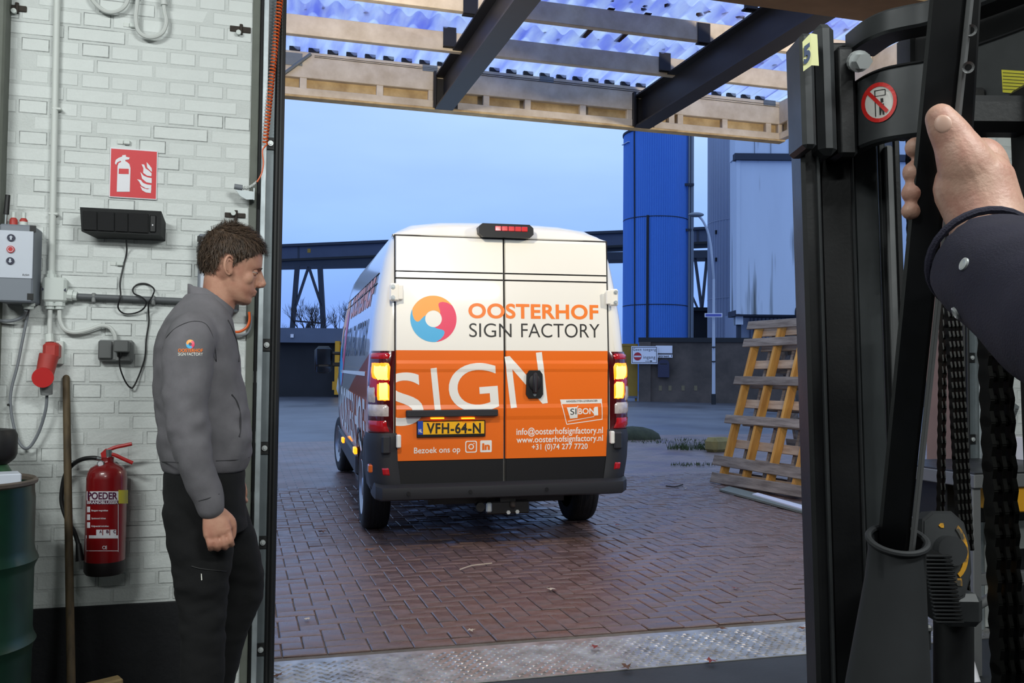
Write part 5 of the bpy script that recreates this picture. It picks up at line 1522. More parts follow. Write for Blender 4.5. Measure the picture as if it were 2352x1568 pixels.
# ---- door control panel
cp = thing('door_controller', 'grey door controller box with three push buttons and white face', 'controller', Wp(30, 700, .06))
WB(-7, 517, 79, 692, .15, .15, .006).build('housing', 'panel_grey', cp)
WB(-5, 531.5, 77, 637, .153, .004, .001).build('face', 'panel_face', cp)
for px, py, mat, sym in ((26, 546, 'ink_navy', 1), (25, 572.5, 'cee_red_lid', 0), (24, 599, 'ink_navy', -1)):
    c = Wp(px, py, .153)
    b_ = MB().cyl(c, c+Vector((0, -.006, 0)), .0135, n=20).build('button', mat, cp, smooth=True)
    mb = MB(); c2 = c+Vector((0, -.0066, 0))
    if sym:
        mb.add([c2+Vector((x, 0, z*sym)) for x, z in ((-.003, -.008), (.003, -.008), (.003, .001), (.007, .001), (0, .008), (-.007, .001), (-.003, .001))], [(0, 1, 2, 3, 4, 5, 6)])
    else:
        mb.lathe(c2, (0, -1, 0), [(.0085, 0), (.0105, .0002)], 20, caps=False)
    mb.build('button_symbol', 'panel_face', b_)
mb = MB(); wtext(mb, 'Action', 51, 628, 67, 633.5, .1535, .01); mb.build('maker_mark', 'print_black', cp)
for px, py in ((75, 525), (69, 681)):
    c, s_ = wbox2(px-7, py-7, px+7, py+7, .152, .01); MB().box(c, s_).build('corner_screw', 'rubber', cp)
gland(66, 694, 66, 710, .02, .08, 'box_white', cp)
# bits standing on the panel
zt = Wp(20, 517, .15).z
def on_panel(px, off): p = Wp(px, 517, off); return Vector((p.x, p.y, zt))
p = on_panel(12, .09)
t = thing('marker_pen', 'black capped marker pen standing on the door controller', 'pen', p)
MB().cyl(p, p+Vector((.002, 0, .055)), .0045, .006, n=12).build('barrel', 'chrome', t, smooth=True); MB().cyl(p+Vector((.002, 0, .05)), p+Vector((.006, 0, .125)), .010, .009, n=14).build('cap', 'cable_black', t, smooth=True)
for k, px in enumerate((31, 54)):
    p = on_panel(px, .075); t = thing('glue_bottle', ['small red bottle with white cap on the door controller', 'small red bottle with white cap and paper label on the door controller'][k], 'bottle', p)
    MB().lathe(p, (0, 0, 1), [(.0145, 0), (.0145, .032), (.009, .04)], 16).build('bottle', 'cee_red', t, smooth=True)
    MB().cyl(p+UZ*.04, p+UZ*.062, .0085, n=12).build('cap', 'box_white', t, smooth=True)
    if k: MB().lathe(p+UZ*.012, (0, 0, 1), [(.0149, 0), (.0149, .014)], 16, caps=False).build('paper_label', 'box_white', t, smooth=True)
# ---- second control box behind the man
cp2 = thing('control_box', 'grey control box half hidden behind the man beside the door rail', 'control box', Wp(510, 720, .05))
WB(452, 541, 552, 712, .09, .09, .006).build('housing', 'panel_grey', cp2)
WB(459, 552, 538, 700, .093, .004, .001).build('face', 'panel_face', cp2)
for px, py in ((459, 548), (543, 704)): c, s_ = wbox2(px-6, py-6, px+6, py+6, .0925, .01); MB().box(c, s_).build('corner_screw', 'rubber', cp2)
cb = wtube(((572, 716, .04), (573, 735, .04), (566, 752, .04), (548, 762, .04), (530, 760, .04)), .0055, .04, 5, 8); single('control_cable', 'orange cable leaving the control box behind the man', 'cable', cb, 'cord_orange', Wp(548, 762, .04), smooth=True)
cb = wtube(((577, 720, .03), (576, 745, .03), (568, 765, .03), (548, 770, .03), (530, 766, .03)), .005, .04, 5, 8); single('control_cable', 'grey cable under the orange one below the control box', 'cable', cb, 'cable_grey', Wp(548, 770, .03), smooth=True)
# ---- spiral cord and its bracket
P3 = lambda px, py, off=.07: onY(px, py, DW-off)
cl = []
a, b = P3(645, -20), P3(609, 330)
turns = 46
for k in range(turns*10+1):
    s_ = k/(turns*10); r = .0115*(1-.15*s_)
    c = a+(b-a)*s_; an = 2*PI*turns*s_; wob = .25*math.sin(s_*3)
    cl.append(c+Vector((r*math.cos(an), r*math.sin(an), 0)))
tail = smooth_pts([cl[-1]]+[P3(*q) for q in ((603, 345), (605, 375), (600, 400), (590, 418))], 5)
single('spiral_cord', 'orange spiral cord hanging along the door rail', 'cord', MB().tube(cl+tail[1:], .0032, 6), 'cord_orange', P3(590, 418), smooth=True)
t = thing('cord_bracket', 'zinc bracket with ribbed grey strain relief holding the spiral cord', 'bracket', Wp(562, 450, .03))
rl = [P3(587, 420), P3(578, 427), P3(567, 431), P3(556, 431)]
MB().tube(smooth_pts(rl, 5), .0055, 8).build('sleeve', 'cable_white', t, smooth=True)
for k in range(7):
    s_ = k/6; q = smooth_pts(rl, 6)[min(18, int(s_*15))]; q2 = smooth_pts(rl, 6)[min(18, int(s_*15))+0]
    MB().box(q, (.004, .017, .017), Matrix.Rotation(.3, 3, 'Y'), bev=.002).build('rib', 'cable_white', t)
MB().cyl(P3(557, 431), P3(538, 428), .011, n=14).build('gland', 'cable_grey', t, smooth=True)
mb = MB(); a_ = [P3(*q) for q in ((540, 434), (584, 440), (584, 458), (566, 458), (552, 450))]; mb.add(a_+[p+Vector((0, .006, 0)) for p in a_], [(0, 1, 2, 3, 4), (9, 8, 7, 6, 5)]+[(i, (i+1) % 5, 5+(i+1) % 5, 5+i) for i in range(5)])
mb.box(P3(583, 449, .035), (.005, .075, .05)); mb.build('plate', 'chrome', t)
# ---- fire extinguisher
ex_c = Wp(243, 1200, .115)
ex = thing('fire_extinguisher', 'red powder fire extinguisher hanging on the brick wall', 'fire extinguisher', Vector((ex_c.x, ex_c.y, Wp(243, 1316, .115).z)))
zb = Wp(243, 1316, .115).z; zs = Wp(243, 1090, .115).z; rE = (Wp(291, 1200, .115).x-Wp(195, 1200, .115).x)/2
cx, cy = ex_c.x, ex_c.y
zf = Wp(243, 1285, .115).z
MB().lathe((cx, cy, 0), (0, 0, 1), [(rE*.9, zb), (rE*1.0, zb+.012), (rE*1.0, zf)], 40).build('foot', 'extinguisher_foot', ex, smooth=True)
pf_ = [(rE*.985, zf-.01), (rE*.985, zs-.012), (rE*.94, zs+.01), (rE*.80, zs+.028), (rE*.5, zs+.042), (.026, zs+.048), (.024, zs+.052), (.024, zs+.068), (.018, zs+.07)]
MB().lathe((cx, cy, 0), (0, 0, 1), pf_, 40).build('cylinder', 'extinguisher_red', ex, smooth=True)
def EP(px, py, r=None):
    """pixel on the cylinder's surface"""
    r = (r or rE*.985)+.0008; d = ray(px, py); o = CAM-Vector((cx, cy, 0)); a = d.x**2+d.y**2; b = o.x*d.x+o.y*d.y; c = o.x**2+o.y**2-r*r
    return CAM+d*((-b-math.sqrt(max(0, b*b-a*c)))/a)
def curved(mb, px0, py0, px1, py1, m=0, r=None, n=8):
    vs_ = []
    for k in range(n+1):
        x = px0+(px1-px0)*k/n; vs_ += [EP(x, py1+2*math.sin(PI*k/n)*0, r), EP(x, py0, r)]
    mb.add(vs_, [(2*i, 2*i+2, 2*i+3, 2*i+1) for i in range(n)], m)
def ctext(mb, s, px0, py0, px1, py1, bold=0.0, r=None, m=0):
    put_text(mb, s, lambda a, b: EP(px0+(px1-px0)*a, py1+(py0-py1)*b, r), m, bold)
r1, r2 = rE*.985+.0008, rE*.985+.0016
mb = MB(); curved(mb, 199, 1128, 272, 1149); curved(mb, 199, 1149, 273, 1158, 1); mb.build('label_title', ['sign_white', 'label_violet'], ex)
mb = MB(); curved(mb, 272, 1125, 294, 1156); mb.build('date_sticker', 'label_yellow', ex)
mb = MB(); ctext(mb, 'POEDER', 201, 1130, 270, 1147, .03, r1); mb.build('title_lettering', 'label_violet', ex)
mb = MB(); ctext(mb, 'BRANDBLUSSER', 200, 1150, 271, 1157, .02, r1); ctext(mb, 'Borgpen wegtrekken', 210, 1170, 248, 1175, .02, r1); ctext(mb, 'Spuitmond richten', 210, 1188, 243, 1193, .02, r1); ctext(mb, 'Knijpventiel indrukken', 210, 1206, 250, 1211, .02, r1); ctext(mb, 'CE', 235, 1253, 246, 1261, .02, r1); mb.build('label_lettering', 'sign_white', ex)
mb = MB(); curved(mb, 197, 1229, 271, 1236)
for a0, a1, y0, y1 in ((271, 272.2, 1158, 1267), (197, 198, 1236, 1264)): curved(mb, a0, y0, a1, y1, n=1)
curved(mb, 198, 1264, 271, 1265.3)
for k, x in enumerate((221, 237, 253)): curved(mb, x, 1216, x+14, 1230, n=2)
mb.build('label_frame', 'sign_white', ex)
mb = MB()
for x, c_ in ((223, 'A'), (239, 'B'), (255, 'C')): ctext(mb, c_, x+5, 1217, x+11, 1224, .03, r2)
mb.build('class_lettering', 'label_violet', ex)
mb = MB()
for y in (1163, 1181, 1199): curved(mb, 200, y, 207, y+13, n=2)
mb.build('pictogram', 'sign_white', ex)
zv = zs+.07
MB().cyl((cx+.004, cy, zv-.002), (cx+.002, cy, zv+.028), .014, n=14).build('valve', 'chrome', ex, smooth=True)
mb = MB(); q_ = [Wp(*a, .115) for a in ((232, 1040), (243, 1030), (252, 1036), (250, 1056), (236, 1058))]; mb.add([p+Vector((0, -.012, 0)) for p in q_]+[p+Vector((0, .012, 0)) for p in q_], [(0, 1, 2, 3, 4), (9, 8, 7, 6, 5)]+[(i, (i+1) % 5, 5+(i+1) % 5, 5+i) for i in range(5)]); mb.build('valve_head', 'cee_red_lid', ex)
def lever(pts, nm):
    P = [Wp(*a, .115) for a in pts]
    for a, b in zip(P, P[1:]): pass
    mb = MB(); mb.tube(smooth_pts(P, 4), [.0075]*0 or .0072, 8); mb.build(nm, 'cee_red_lid', ex, smooth=True)
lever(((240, 1038), (262, 1028), (284, 1023), (303, 1019)), 'handle'); lever(((244, 1042), (262, 1044), (282, 1053), (305, 1063)), 'handle')
g = Wp(232, 1064, .14); MB().cyl(g, g+Vector((0, -.012, 0)), .0125, n=18).build('gauge', 'chrome', ex, smooth=True); MB().cyl(g+Vector((0, -.0122, 0)), g+Vector((0, -.0135, 0)), .0095, n=18).build('gauge_face', 'sign_white', ex)
hs = [Wp(x, y, o) for x, y, o in ((233, 1054, .115), (215, 1051, .115), (190, 1054, .095), (168, 1066, .062), (150, 1090, .045), (142, 1130, .04), (143, 1160, .04), (155, 1195, .048), (170, 1220, .068), (180, 1250, .10))]
MB().tube(smooth_pts(hs, 6), .0085, 10).build('hose', 'cable_black', ex, smooth=True)
MB().cyl(Wp(222, 1052, .118), Wp(234, 1054, .115), .0085, n=12).build('hose_ferrule', 'chrome', ex, smooth=True)
MB().cyl(Wp(180, 1248, .10), Wp(184, 1288, .11), .010, .017, n=14).build('nozzle', 'cable_black', ex, smooth=True)
MB().box((cx, DW-.02, zs-.02), (.05, .04, .12), bev=.004).box((cx, DW-.045, zs-.02), (.10, .02, .02)).build('wall_bracket', 'steel_black', ex)
# ---- broom leaning on the wall
top_ = Wp(152, 868, .0155); foot = onY(164, 1556, DW-.24); 
bt = thing('broom', 'wooden broom leaning against the wall beside the fire extinguisher', 'broom', Vector((foot.x, foot.y, 0)))
zf_ = .140; foot = Vector((foot.x, foot.y, zf_))
dd = (top_-foot).normalized()
MB().cyl(foot-dd*.03, top_, .0155, .0135, n=14).ell(top_, .0135, 12, 6).build('handle', 'wood_handle', bt, smooth=True)
h0, h1 = Vector((foot.x-.10, foot.y-.05, .108)), Vector((foot.x+.165, foot.y+.06, .125))
MB().beam(h0, h1, .06, .035, bev=.006).build('head', 'wood_broom', bt)
mb = MB(); rn = random.Random(4)
for k in range(260):
    s_ = rn.random(); p = h0+(h1-h0)*s_+Vector((rn.uniform(-.015, .015), rn.uniform(-.022, .022), -.015)); q = Vector((p.x+rn.uniform(-.02, .02), p.y+rn.uniform(-.02, .02), .002)); mb.add([p+Vector((-.002, 0, 0)), p+Vector((.002, 0, 0)), q], [(0, 1, 2)])
mb.build('bristles', 'bristle', bt, kind='stuff')
# ---- oil drum
dc = Q(-33, 1113, 2.95); rD = .29*.52
dr_x = Q(69, 1300, 2.95); rim_z = Q(40, 1113, 2.95).z
ctr = Q(-95, 1113, 3.0); rD = (Q(69, 1200, 3.0)-Q(-95, 1200, 3.0)).length
dm = thing('oil_drum', 'dark green open steel drum standing by the wall', 'drum', (ctr.x, ctr.y, 0))
H_ = rim_z
pf_ = [(rD*.96, 0.0), (rD, .012), (rD, .03), (rD*.975, .04), (rD*.975, H_*.40), (rD*.99, H_*.42), (rD*1.03, H_*.44), (rD*.99, H_*.46), (rD*.975, H_*.48), (rD*.975, H_*.70-.01), (rD*.985, H_*.70), (rD*1.03, H_*.725), (rD*.985, H_*.75), (rD*.97, H_*.77), (rD*.97, H_-.06), (rD*.955, H_-.03), (rD*.955, H_-.01), (rD*.93, H_-.01), (rD*.93, H_-.25), (0.0, H_-.25)]
MB().lathe((ctr.x, ctr.y, 0), (0, 0, 1), pf_, 48, caps=False).build('shell', 'drum_green', dm, smooth=True)
MB().lathe((ctr.x, ctr.y, H_), (0, 0, 1), [(rD*.955, -.012), (rD*.99, -.006), (rD*.995, .004), (rD*.965, .009), (rD*.93, .002), (rD*.93, -.012)], 48, caps=False).build('rim', 'drum_rim', dm, smooth=True)
pk = Vector((ctr.x, ctr.y, H_-.22))
single('carton', 'pale blue and white carton standing in the open drum', 'carton', MB().box(pk+Vector((.12, -.03, .11)), (.13, .10, .281), Matrix.Rotation(.3, 3, 'Z'), bev=.003), 'panel_face', pk)
# gas bottle with a black guard collar behind the drum
gb = Q(-28, 1060, 3.35); gt_ = thing('gas_bottle', 'green gas bottle with black cap behind the drum', 'gas bottle', (gb.x, gb.y, 0))
zc0 = Q(20, 1062, 3.35).z; zc1 = Q(20, 987, 3.35).z; rc = (Q(32, 1020, 3.35)-Q(-28, 1020, 3.35)).length
MB().lathe((gb.x, gb.y, 0), (0, 0, 1), [(rc*1.1, .0), (rc*1.16, .02), (rc*1.16, zc0-.16), (rc*1.1, zc0-.09), (rc*.8, zc0-.03), (rc*.62, zc0+.0), (rc*.5, zc0+.01)], 32).build('bottle', 'bottle_green', gt_, smooth=True)
MB().lathe((gb.x, gb.y, 0), (0, 0, 1), [(rc*.72, zc0-.005), (rc*.92, zc0+.012), (rc, zc0+.03), (rc, zc1-.02), (rc*.9, zc1), (rc*.5, zc1+.004)], 32).build('cap', 'cable_black', gt_, smooth=True)
# ---- debris on the floor by the rail
for k, (px, py, r, lab) in enumerate(((520, 1556, .05, 'brown dry leaf on the floor behind the man'), (552, 1560, .045, 'dry leaf on the floor at the foot of the door rail'), (640, 1556, .03, 'crumbled leaf at the corner of the tread plate'))):
    leaf(px, py, r, 'leaf_brown', lab, 30+k, .005)
# ================================================================ people
from mathutils.bvhtree import BVHTree
from mathutils import noise as mnoise
M('skin', (196, 148, 124), 0.55, col2=(178, 122, 102), scale=22, bump=.06, bscale=180)
M('skin_pale', (198, 160, 140), 0.5, col2=(182, 128, 112), scale=26, bump=.12, bscale=220)
M('nail', (208, 168, 150), 0.4)
M('hair_brown', (84, 64, 48), 0.6, col2=(50, 38, 29), scale=60)
M('jacket_grey', (116, 113, 118), 0.9, col2=(100, 98, 102), scale=10, bump=.25, bscale=600)
M('jacket_dark', (58, 57, 60), 0.9)
M('trouser_black', (12, 12, 14), 0.95, bump=.2, bscale=500)
M('boot_black', (16, 16, 17), 0.6)
M('coat_navy', (34, 32, 52), 0.85, col2=(26, 25, 42), scale=9, bump=.25, bscale=500)
M('eye_white', (220, 216, 208), 0.2)
M('eye_dark', (40, 30, 24), 0.2)
M('logo_orange', (236, 122, 48), 0.7)
RTh = Vector((math.cos(YAW), -math.sin(YAW), 0)); FWh = Vector((math.sin(YAW), math.cos(YAW), 0))
def remesh(mb, vox, sm=6, fac=.5):
    me = mb.mesh('tmp', 'skin')
    o = bpy.data.objects.new('tmp', me); COL.objects.link(o)
    m1 = o.modifiers.new('r', 'REMESH'); m1.mode = 'VOXEL'; m1.voxel_size = vox; m1.use_smooth_shade = True
    if sm:
        m2 = o.modifiers.new('s', 'SMOOTH'); m2.iterations = sm; m2.factor = fac
    bpy.context.view_layer.update()
    nm = bpy.data.meshes.new_from_object(o.evaluated_get(bpy.context.evaluated_depsgraph_get()))
    bpy.data.objects.remove(o); bpy.data.meshes.remove(me)
    return nm
def finish(me, name, mat, parent):
    me.materials.clear(); me.materials.append(MATS[mat]); me.name = name
    me.polygons.foreach_set('material_index', [0]*len(me.polygons)); me.polygons.foreach_set('use_smooth', [True]*len(me.polygons))
    o = bpy.data.objects.new(name, me); COL.objects.link(o); o.parent = parent
    return o
def ering(c, ax, ay, ra, rb, n=20, pw=2.0):
    c = Vector(c); ax = Vector(ax).normalized(); ay = Vector(ay).normalized(); o = []
    for k in range(n):
        t = 2*PI*k/n; ct, s_ = math.cos(t), math.sin(t)
        o.append(c+ax*ra*math.copysign(abs(ct)**(2/pw), ct)+ay*rb*math.copysign(abs(s_)**(2/pw), s_))
    return o
def limb(mb, pts, radii, n=16, k=5):
    """smooth tapered limb through points, radii scalar or (r1,r2)"""
    P = smooth_pts(pts, k); m_ = len(P); R_ = []
    for i in range(m_):
        s_ = i/(m_-1)*(len(radii)-1); a = min(int(s_), len(radii)-2); f = s_-a; R_.append(radii[a]*(1-f)+radii[a+1]*f)
    mb.tube(P, R_, n); mb.ell(P[0], R_[0], n, 8); mb.ell(P[-1], R_[-1], n, 8)
def wrinkle(me, amp, sc=(9, 9, 9), seed=0.0, zones=()):
    nrm = [v.normal.copy() for v in me.vertices]
    for v, nn in zip(me.vertices, nrm):
        p = v.co; q = Vector((p.x*sc[0]+seed+p.z*sc[2]*.9, p.y*sc[1], p.z*sc[2]*1.2-p.x*sc[0]*.7))
        a = amp*.45
        for (zc, hh, mult) in zones:
            a += amp*mult*math.exp(-((p.z-zc)/hh)**2)
        v.co = p+nn*a*(mnoise.noise(q)+.5*mnoise.noise(q*2.1))
# ---------------------------------------------------------------- the man by the door
MD = 3.02; TH = math.radians(20)
mo_ = CAM+RTh*((465-CX)/FPX*MD)+FWh*MD
fdir = RTh*math.cos(TH)+FWh*math.sin(TH); ldir = UZ.cross(fdir)
MROT = Matrix((fdir, ldir, UZ)).transposed()
man = thing('person', 'man in grey zip sweatshirt and black trousers standing beside the door, looking out', 'person', (mo_.x, mo_.y, 0), MROT)
MI = WM[man.name].inverted()
def PMn(px, py, ly=0.0):
    o = MI @ CAM; d = MI.to_3x3() @ ray(px, py); return o+d*((ly-o.y)/d.y)
# -- head
HROT = Matrix.Rotation(math.radians(2), 3, 'Z') @ Matrix.Rotation(math.radians(13), 3, 'Y')
HC = PMn(531, 614, -.01)
def HP(x, y, z): return HC+HROT @ Vector((x, y, z))
bd_ = MB()
def hell(c, r, R=None): bd_.ell(HP(*c), r, 24, 14, R=(HROT @ R) if R else HROT)
SL = [(.124, .004, -.030, .016), (.119, .030, -.052, .036), (.108, .055, -.072, .052), (.088, .077, -.089, .066), (.060, .090, -.097, .0745), (.032, .095, -.099, .077), (.014, .096, -.099, .0765), (.002, .088, -.097, .0755), (-.020, .087, -.090, .0725), (-.040, .089, -.078, .068), (-.055, .092, -.066, .0645), (-.066, .0925, -.056, .0615), (-.080, .087, -.045, .0565), (-.094, .091, -.030, .048), (-.106, .085, -.012, .037), (-.113, .068, .008, .022)]
rgh = []
for z, xf, xb, w_ in SL:
    r_ = []
    for k in range(40):
        t = 2*PI*k/40; ct, st_ = math.cos(t), math.sin(t); c0 = min(-.004, (xf+xb)/2+.0)
        if z < -.05: c0 = (xf+xb)/2
        x = c0+(xf-c0)*math.copysign(abs(ct)**.85, ct) if ct > 0 else c0+(c0-xb)*ct
        y = w_*math.copysign(abs(st_)**(.92 if ct > 0 else 1.0), st_)*(1-.10*max(0, ct)**2)
        r_.append(HP(x, y, z))
    rgh.append(r_)
bd_.loft(rgh)
for s_ in (-1, 1):
    hell((.048, s_*.0445, -.024), (.028, .019, .028)); hell((.101, s_*.0115, -.036), (.010, .0085, .0085))
limbP = [HP(.090, 0, .012), HP(.101, 0, -.006), HP(.113, 0, -.025), HP(.108, 0, -.037)]
hell((.086, 0, -.016), (.016, .0125, .028)); hell((.084, 0, .006), (.012, .013, .016))
bd_.tube(limbP, [.0085, .0095, .0115, .009], 12); bd_.ell(HP(.110, 0, -.028), .0120, 12, 8)
hell((.092, 0, -.0585), (.009, .023, .0055)); hell((.089, 0, -.0705), (.010, .019, .0065))
for s_ in (-1, 1):
    Re = Matrix.Rotation(s_*math.radians(-24), 3, 'Z') @ Matrix.Rotation(math.radians(-14), 3, 'Y')
    hell((-.014, s_*.083, -.006), (.018, .0060, .031), Re); hell((-.004, s_*.079, -.024), (.010, .006, .013), Re)
# -- neck and trunk core, arms, legs: one continuous body under the clothes
nk0, nk1 = HP(-.018, 0, -.05), PMn(492, 722)
limb(bd_, [nk0, (nk0+nk1)/2+Vector((.004, 0, 0)), nk1, PMn(468, 800)], [.058, .056, .055, .06], 20)
limb(bd_, [PMn(462, 820), PMn(460, 900), PMn(465, 1000), PMn(468, 1100)], [.075, .09, .09, .09], 20)
HAND_Y = -.225
sh_r, el_r, wr_r = PMn(440, 772, -.19), PMn(430, 965, -.235), PMn(482, 1160, -.225)
limb(bd_, [PMn(455, 790, -.05), sh_r-Vector((0, 0, .02)), el_r, wr_r], [.045, .045, .040, .028], 16)
sh_l, el_l, wr_l = PMn(470, 770, .17), PMn(470, 960, .22), PMn(505, 1090, .2)
limb(bd_, [PMn(465, 790, .05), sh_l-Vector((0, 0, .02)), el_l, wr_l], [.045, .045, .040, .028], 16)
# the right hand, back of the hand towards the viewer, fingers curled down
def hand(mb, wr, kn, fw_, out, s_=1.0):
    """wr wrist centre, kn knuckle-row centre, fw_ towards the thumb side, out away from the palm"""
    wr = Vector(wr); kn = Vector(kn); dn = (kn-wr).normalized(); fw_ = (fw_-dn*fw_.dot(dn)).normalized(); out = fw_.cross(dn).normalized()*(1 if fw_.cross(dn).dot(out) > 0 else -1)
    L_ = (kn-wr).length; rg = []
    for t, a, b in ((-.25, .027, .021), (0, .028, .021), (.3, .034, .020), (.65, .041, .019), (.92, .043, .017), (1.05, .041, .014)):
        rg.append(ering(wr+dn*L_*t, fw_, out, a*s_, b*s_, 20, 2.4))
    mb.loft(rg)
    for i, (o_, l_) in enumerate(((.031, .040), (.0105, .044), (-.0105, .041), (-.030, .033))):
        p0 = kn+fw_*o_*s_*1.02-dn*.006; p1 = p0+dn*l_*s_*.9+out*.003; p2 = p1-out*.018*s_+dn*.014*s_; p3 = p2-out*.016*s_-dn*.010*s_
        limb(mb, [p0, (p0+p1)/2+out*.002, p1, p2, p3], [.0105*s_, .0095*s_, .0095*s_, .009*s_, .0078*s_], 10, 3)
        mb.ell(p0+out*.006, .0095*s_, 10, 6)
    t0 = wr+dn*L_*.25+fw_*.026*s_-out*.006; t1 = t0+dn*.032*s_+fw_*.022*s_-out*.010; t2 = t1+dn*.030*s_-fw_*.002-out*.008; t3 = t2+dn*.020*s_-fw_*.006
    limb(mb, [t0, t1, t2, t3], [.016*s_, .0125*s_, .011*s_, .0085*s_], 12, 4)
hand(bd_, PMn(487, 1168, -.225), PMn(501, 1226, -.235), Vector((1, 0, .1)), Vector((-.1, -1, 0)), 1.0)
hand(bd_, wr_l, wr_l+Vector((.04, .01, -.07)), Vector((1, 0, .3)), Vector((0, 1, 0)), 1.0)
FZ = 0.0
hip_r, kn_r, an_r = PMn(462, 1140, -.09), PMn(466, 1385, -.095), Vector((PMn(460, 1500, -.1).x, -.10, .09))
hip_l, kn_l, an_l = PMn(480, 1140, .09), PMn(552, 1338, .10), PMn(478, 1540, .10)-Vector((0, 0, .104))
for hp, kn, an in ((hip_r, kn_r, an_r), (hip_l, kn_l, an_l)):
    limb(bd_, [hp, (hp+kn)/2, kn, (kn+an)/2, an], [.085, .075, .052, .05, .036], 16)
body_me = remesh(bd_, .0042, 4, .5)
HRI = HROT.inverted()
for v in body_me.vertices:
    q = HRI @ (v.co-HC)
    if q.x > .05 and abs(q.z) < .04:
        for s_ in (-1, 1):
            dd_ = math.hypot((q.y-s_*.0315)/.020, (q.z-.001)/.014)
            if dd_ < 1: v.co = v.co-(HROT @ Vector((.010*(1-dd_*dd_), 0, 0)))
bo = finish(body_me, 'body', 'skin', man)
for s_ in (-1, 1):
    Re = HROT @ Matrix.Rotation(s_*math.radians(-24), 3, 'Z') @ Matrix.Rotation(math.radians(-14), 3, 'Y')
    ec_ = HP(-.014, s_*.0865, -.006)
    rim_ = [ec_+Re @ Vector((.0165*math.cos(t), s_*.002*(1-math.cos(t)), .030*math.sin(t))) for t in [math.radians(a_) for a_ in range(40, 300, 20)]]
    MB().tube(rim_, [.003]+[.0042]*(len(rim_)-2)+[.0032], 8).build('ear_rim', 'skin', man, smooth=True, local=True)
    rim_ = [ec_+Re @ Vector((.009*math.cos(t)-.001, s_*.003, .018*math.sin(t)-.001)) for t in [math.radians(a_) for a_ in range(60, 260, 20)]]
    MB().tube(rim_, .0028, 6).build('ear_fold', 'skin', man, smooth=True, local=True)
# -- hair: cap with combed locks
hr = MB(); rn = random.Random(2)
def on_scalp(th, ph, g=0.0):
    """th azimuth (0 front), ph elevation"""
    x = math.cos(ph)*math.cos(th); y = math.cos(ph)*math.sin(th); z = math.sin(ph)
    k = 1.0+g
    return Vector((-.006+(.105 if x > 0 else .103)*k*x, .083*k*y, .038+(.104 if z > 0 else .125)*k*z))
def hairline(th):
    a = abs(math.atan2(math.sin(th), math.cos(th)))
    pts = [(0, .066), (.45, .066), (.75, .050), (1.0, .030), (1.2, .016), (1.38, -.002), (1.52, -.010), (1.58, .022), (1.80, .024), (1.95, .0), (2.05, -.040), (2.4, -.050), (PI, -.052)]
    for (a0, z0), (a1, z1) in zip(pts, pts[1:]):
        if a <= a1: return z0+(z1-z0)*(a-a0)/(a1-a0)
    return pts[-1][1]
nt_, npz = 72, 40; grid = {}
for i in range(nt_):
    th = 2*PI*i/nt_
    for j in range(npz+1):
        ph = -1.0+(PI/2+1.0)*j/npz; p = on_scalp(th, ph)
        if p.z >= hairline(th)+.007:
            nz_ = .05*mnoise.noise(Vector((math.cos(th)*5, math.sin(th)*5, ph*2)))+.02*mnoise.noise(Vector((math.cos(th)*18, math.sin(th)*18, ph*3)))
            edge = min(1, max(0, (p.z-hairline(th)-.007)/.03)); p = on_scalp(th, ph, (.02+nz_)*edge-.035*(1-edge))
            grid[i, j] = len(hr.v); hr.v.append(HP(*p))
for i in range(nt_):
    for j in range(npz):
        q = [(i, j), ((i+1) % nt_, j), ((i+1) % nt_, j+1), (i, j+1)]
        if all(k in grid for k in q): hr.f.append([grid[k] for k in q]); hr.m.append(0)
for _ in range(5200):
    th = rn.uniform(-PI, PI); ph = math.asin(rn.uniform(-.55, 1.0)); p = on_scalp(th, ph)
    if p.z < hairline(th)+.002: continue
    # combed forward on top, down at the sides and back
    nn = Vector((p.x/.105**2, p.y/.083**2, (p.z-.038)/.105**2)).normalized()
    comb = Vector((.9 if p.z > .085 else .25, 0, -.15 if p.z > .10 else -1.0))+Vector((rn.uniform(-.35, .35), rn.uniform(-.35, .35), rn.uniform(-.2, .2)))
    comb = (comb-nn*comb.dot(nn)).normalized(); ln = rn.uniform(.018, .040); lift = rn.uniform(.000, .010)
    sd = comb.cross(nn).normalized()*rn.uniform(.0006, .0014)
    a = p+nn*.001; b = p+comb*ln*.55+nn*(lift+.003); c = p+comb*ln+nn*(lift-.004 if p.z < .06 else lift)
    if c.z < hairline(math.atan2(c.y, c.x+.006))-.005: continue
    hr.add([HP(*(a-sd)), HP(*(a+sd)), HP(*(b+sd)), HP(*(b-sd)), HP(*c)], [(0, 1, 2, 3), (3, 2, 4)])
for _ in range(420):   # cowlick at the crown and fringe
    if rn.random() < .4: th = PI+rn.uniform(-1.3, .6); ph = rn.uniform(.9, 1.45); up_ = 1
    else: th = rn.uniform(-.8, .8); ph = rn.uniform(.25, .7); up_ = 0
    p = on_scalp(th, ph, .04); d = Vector((rn.uniform(-.6, .3), rn.uniform(-.4, .4), .8)) if up_ else Vector((.9, rn.uniform(-.4, .4), rn.uniform(-.15, .35)))
    ln = rn.uniform(.012, .03); d = d.normalized()*ln; sd = Vector((rn.uniform(-1, 1), rn.uniform(-1, 1), 0)).normalized()*.0009
    hr.add([HP(*(p-sd)), HP(*(p+sd)), HP(*(p+d))], [(0, 1, 2)])
hro = hr.build('hair', 'hair_brown', man, smooth=60, local=True, kind='stuff', fixn=False)
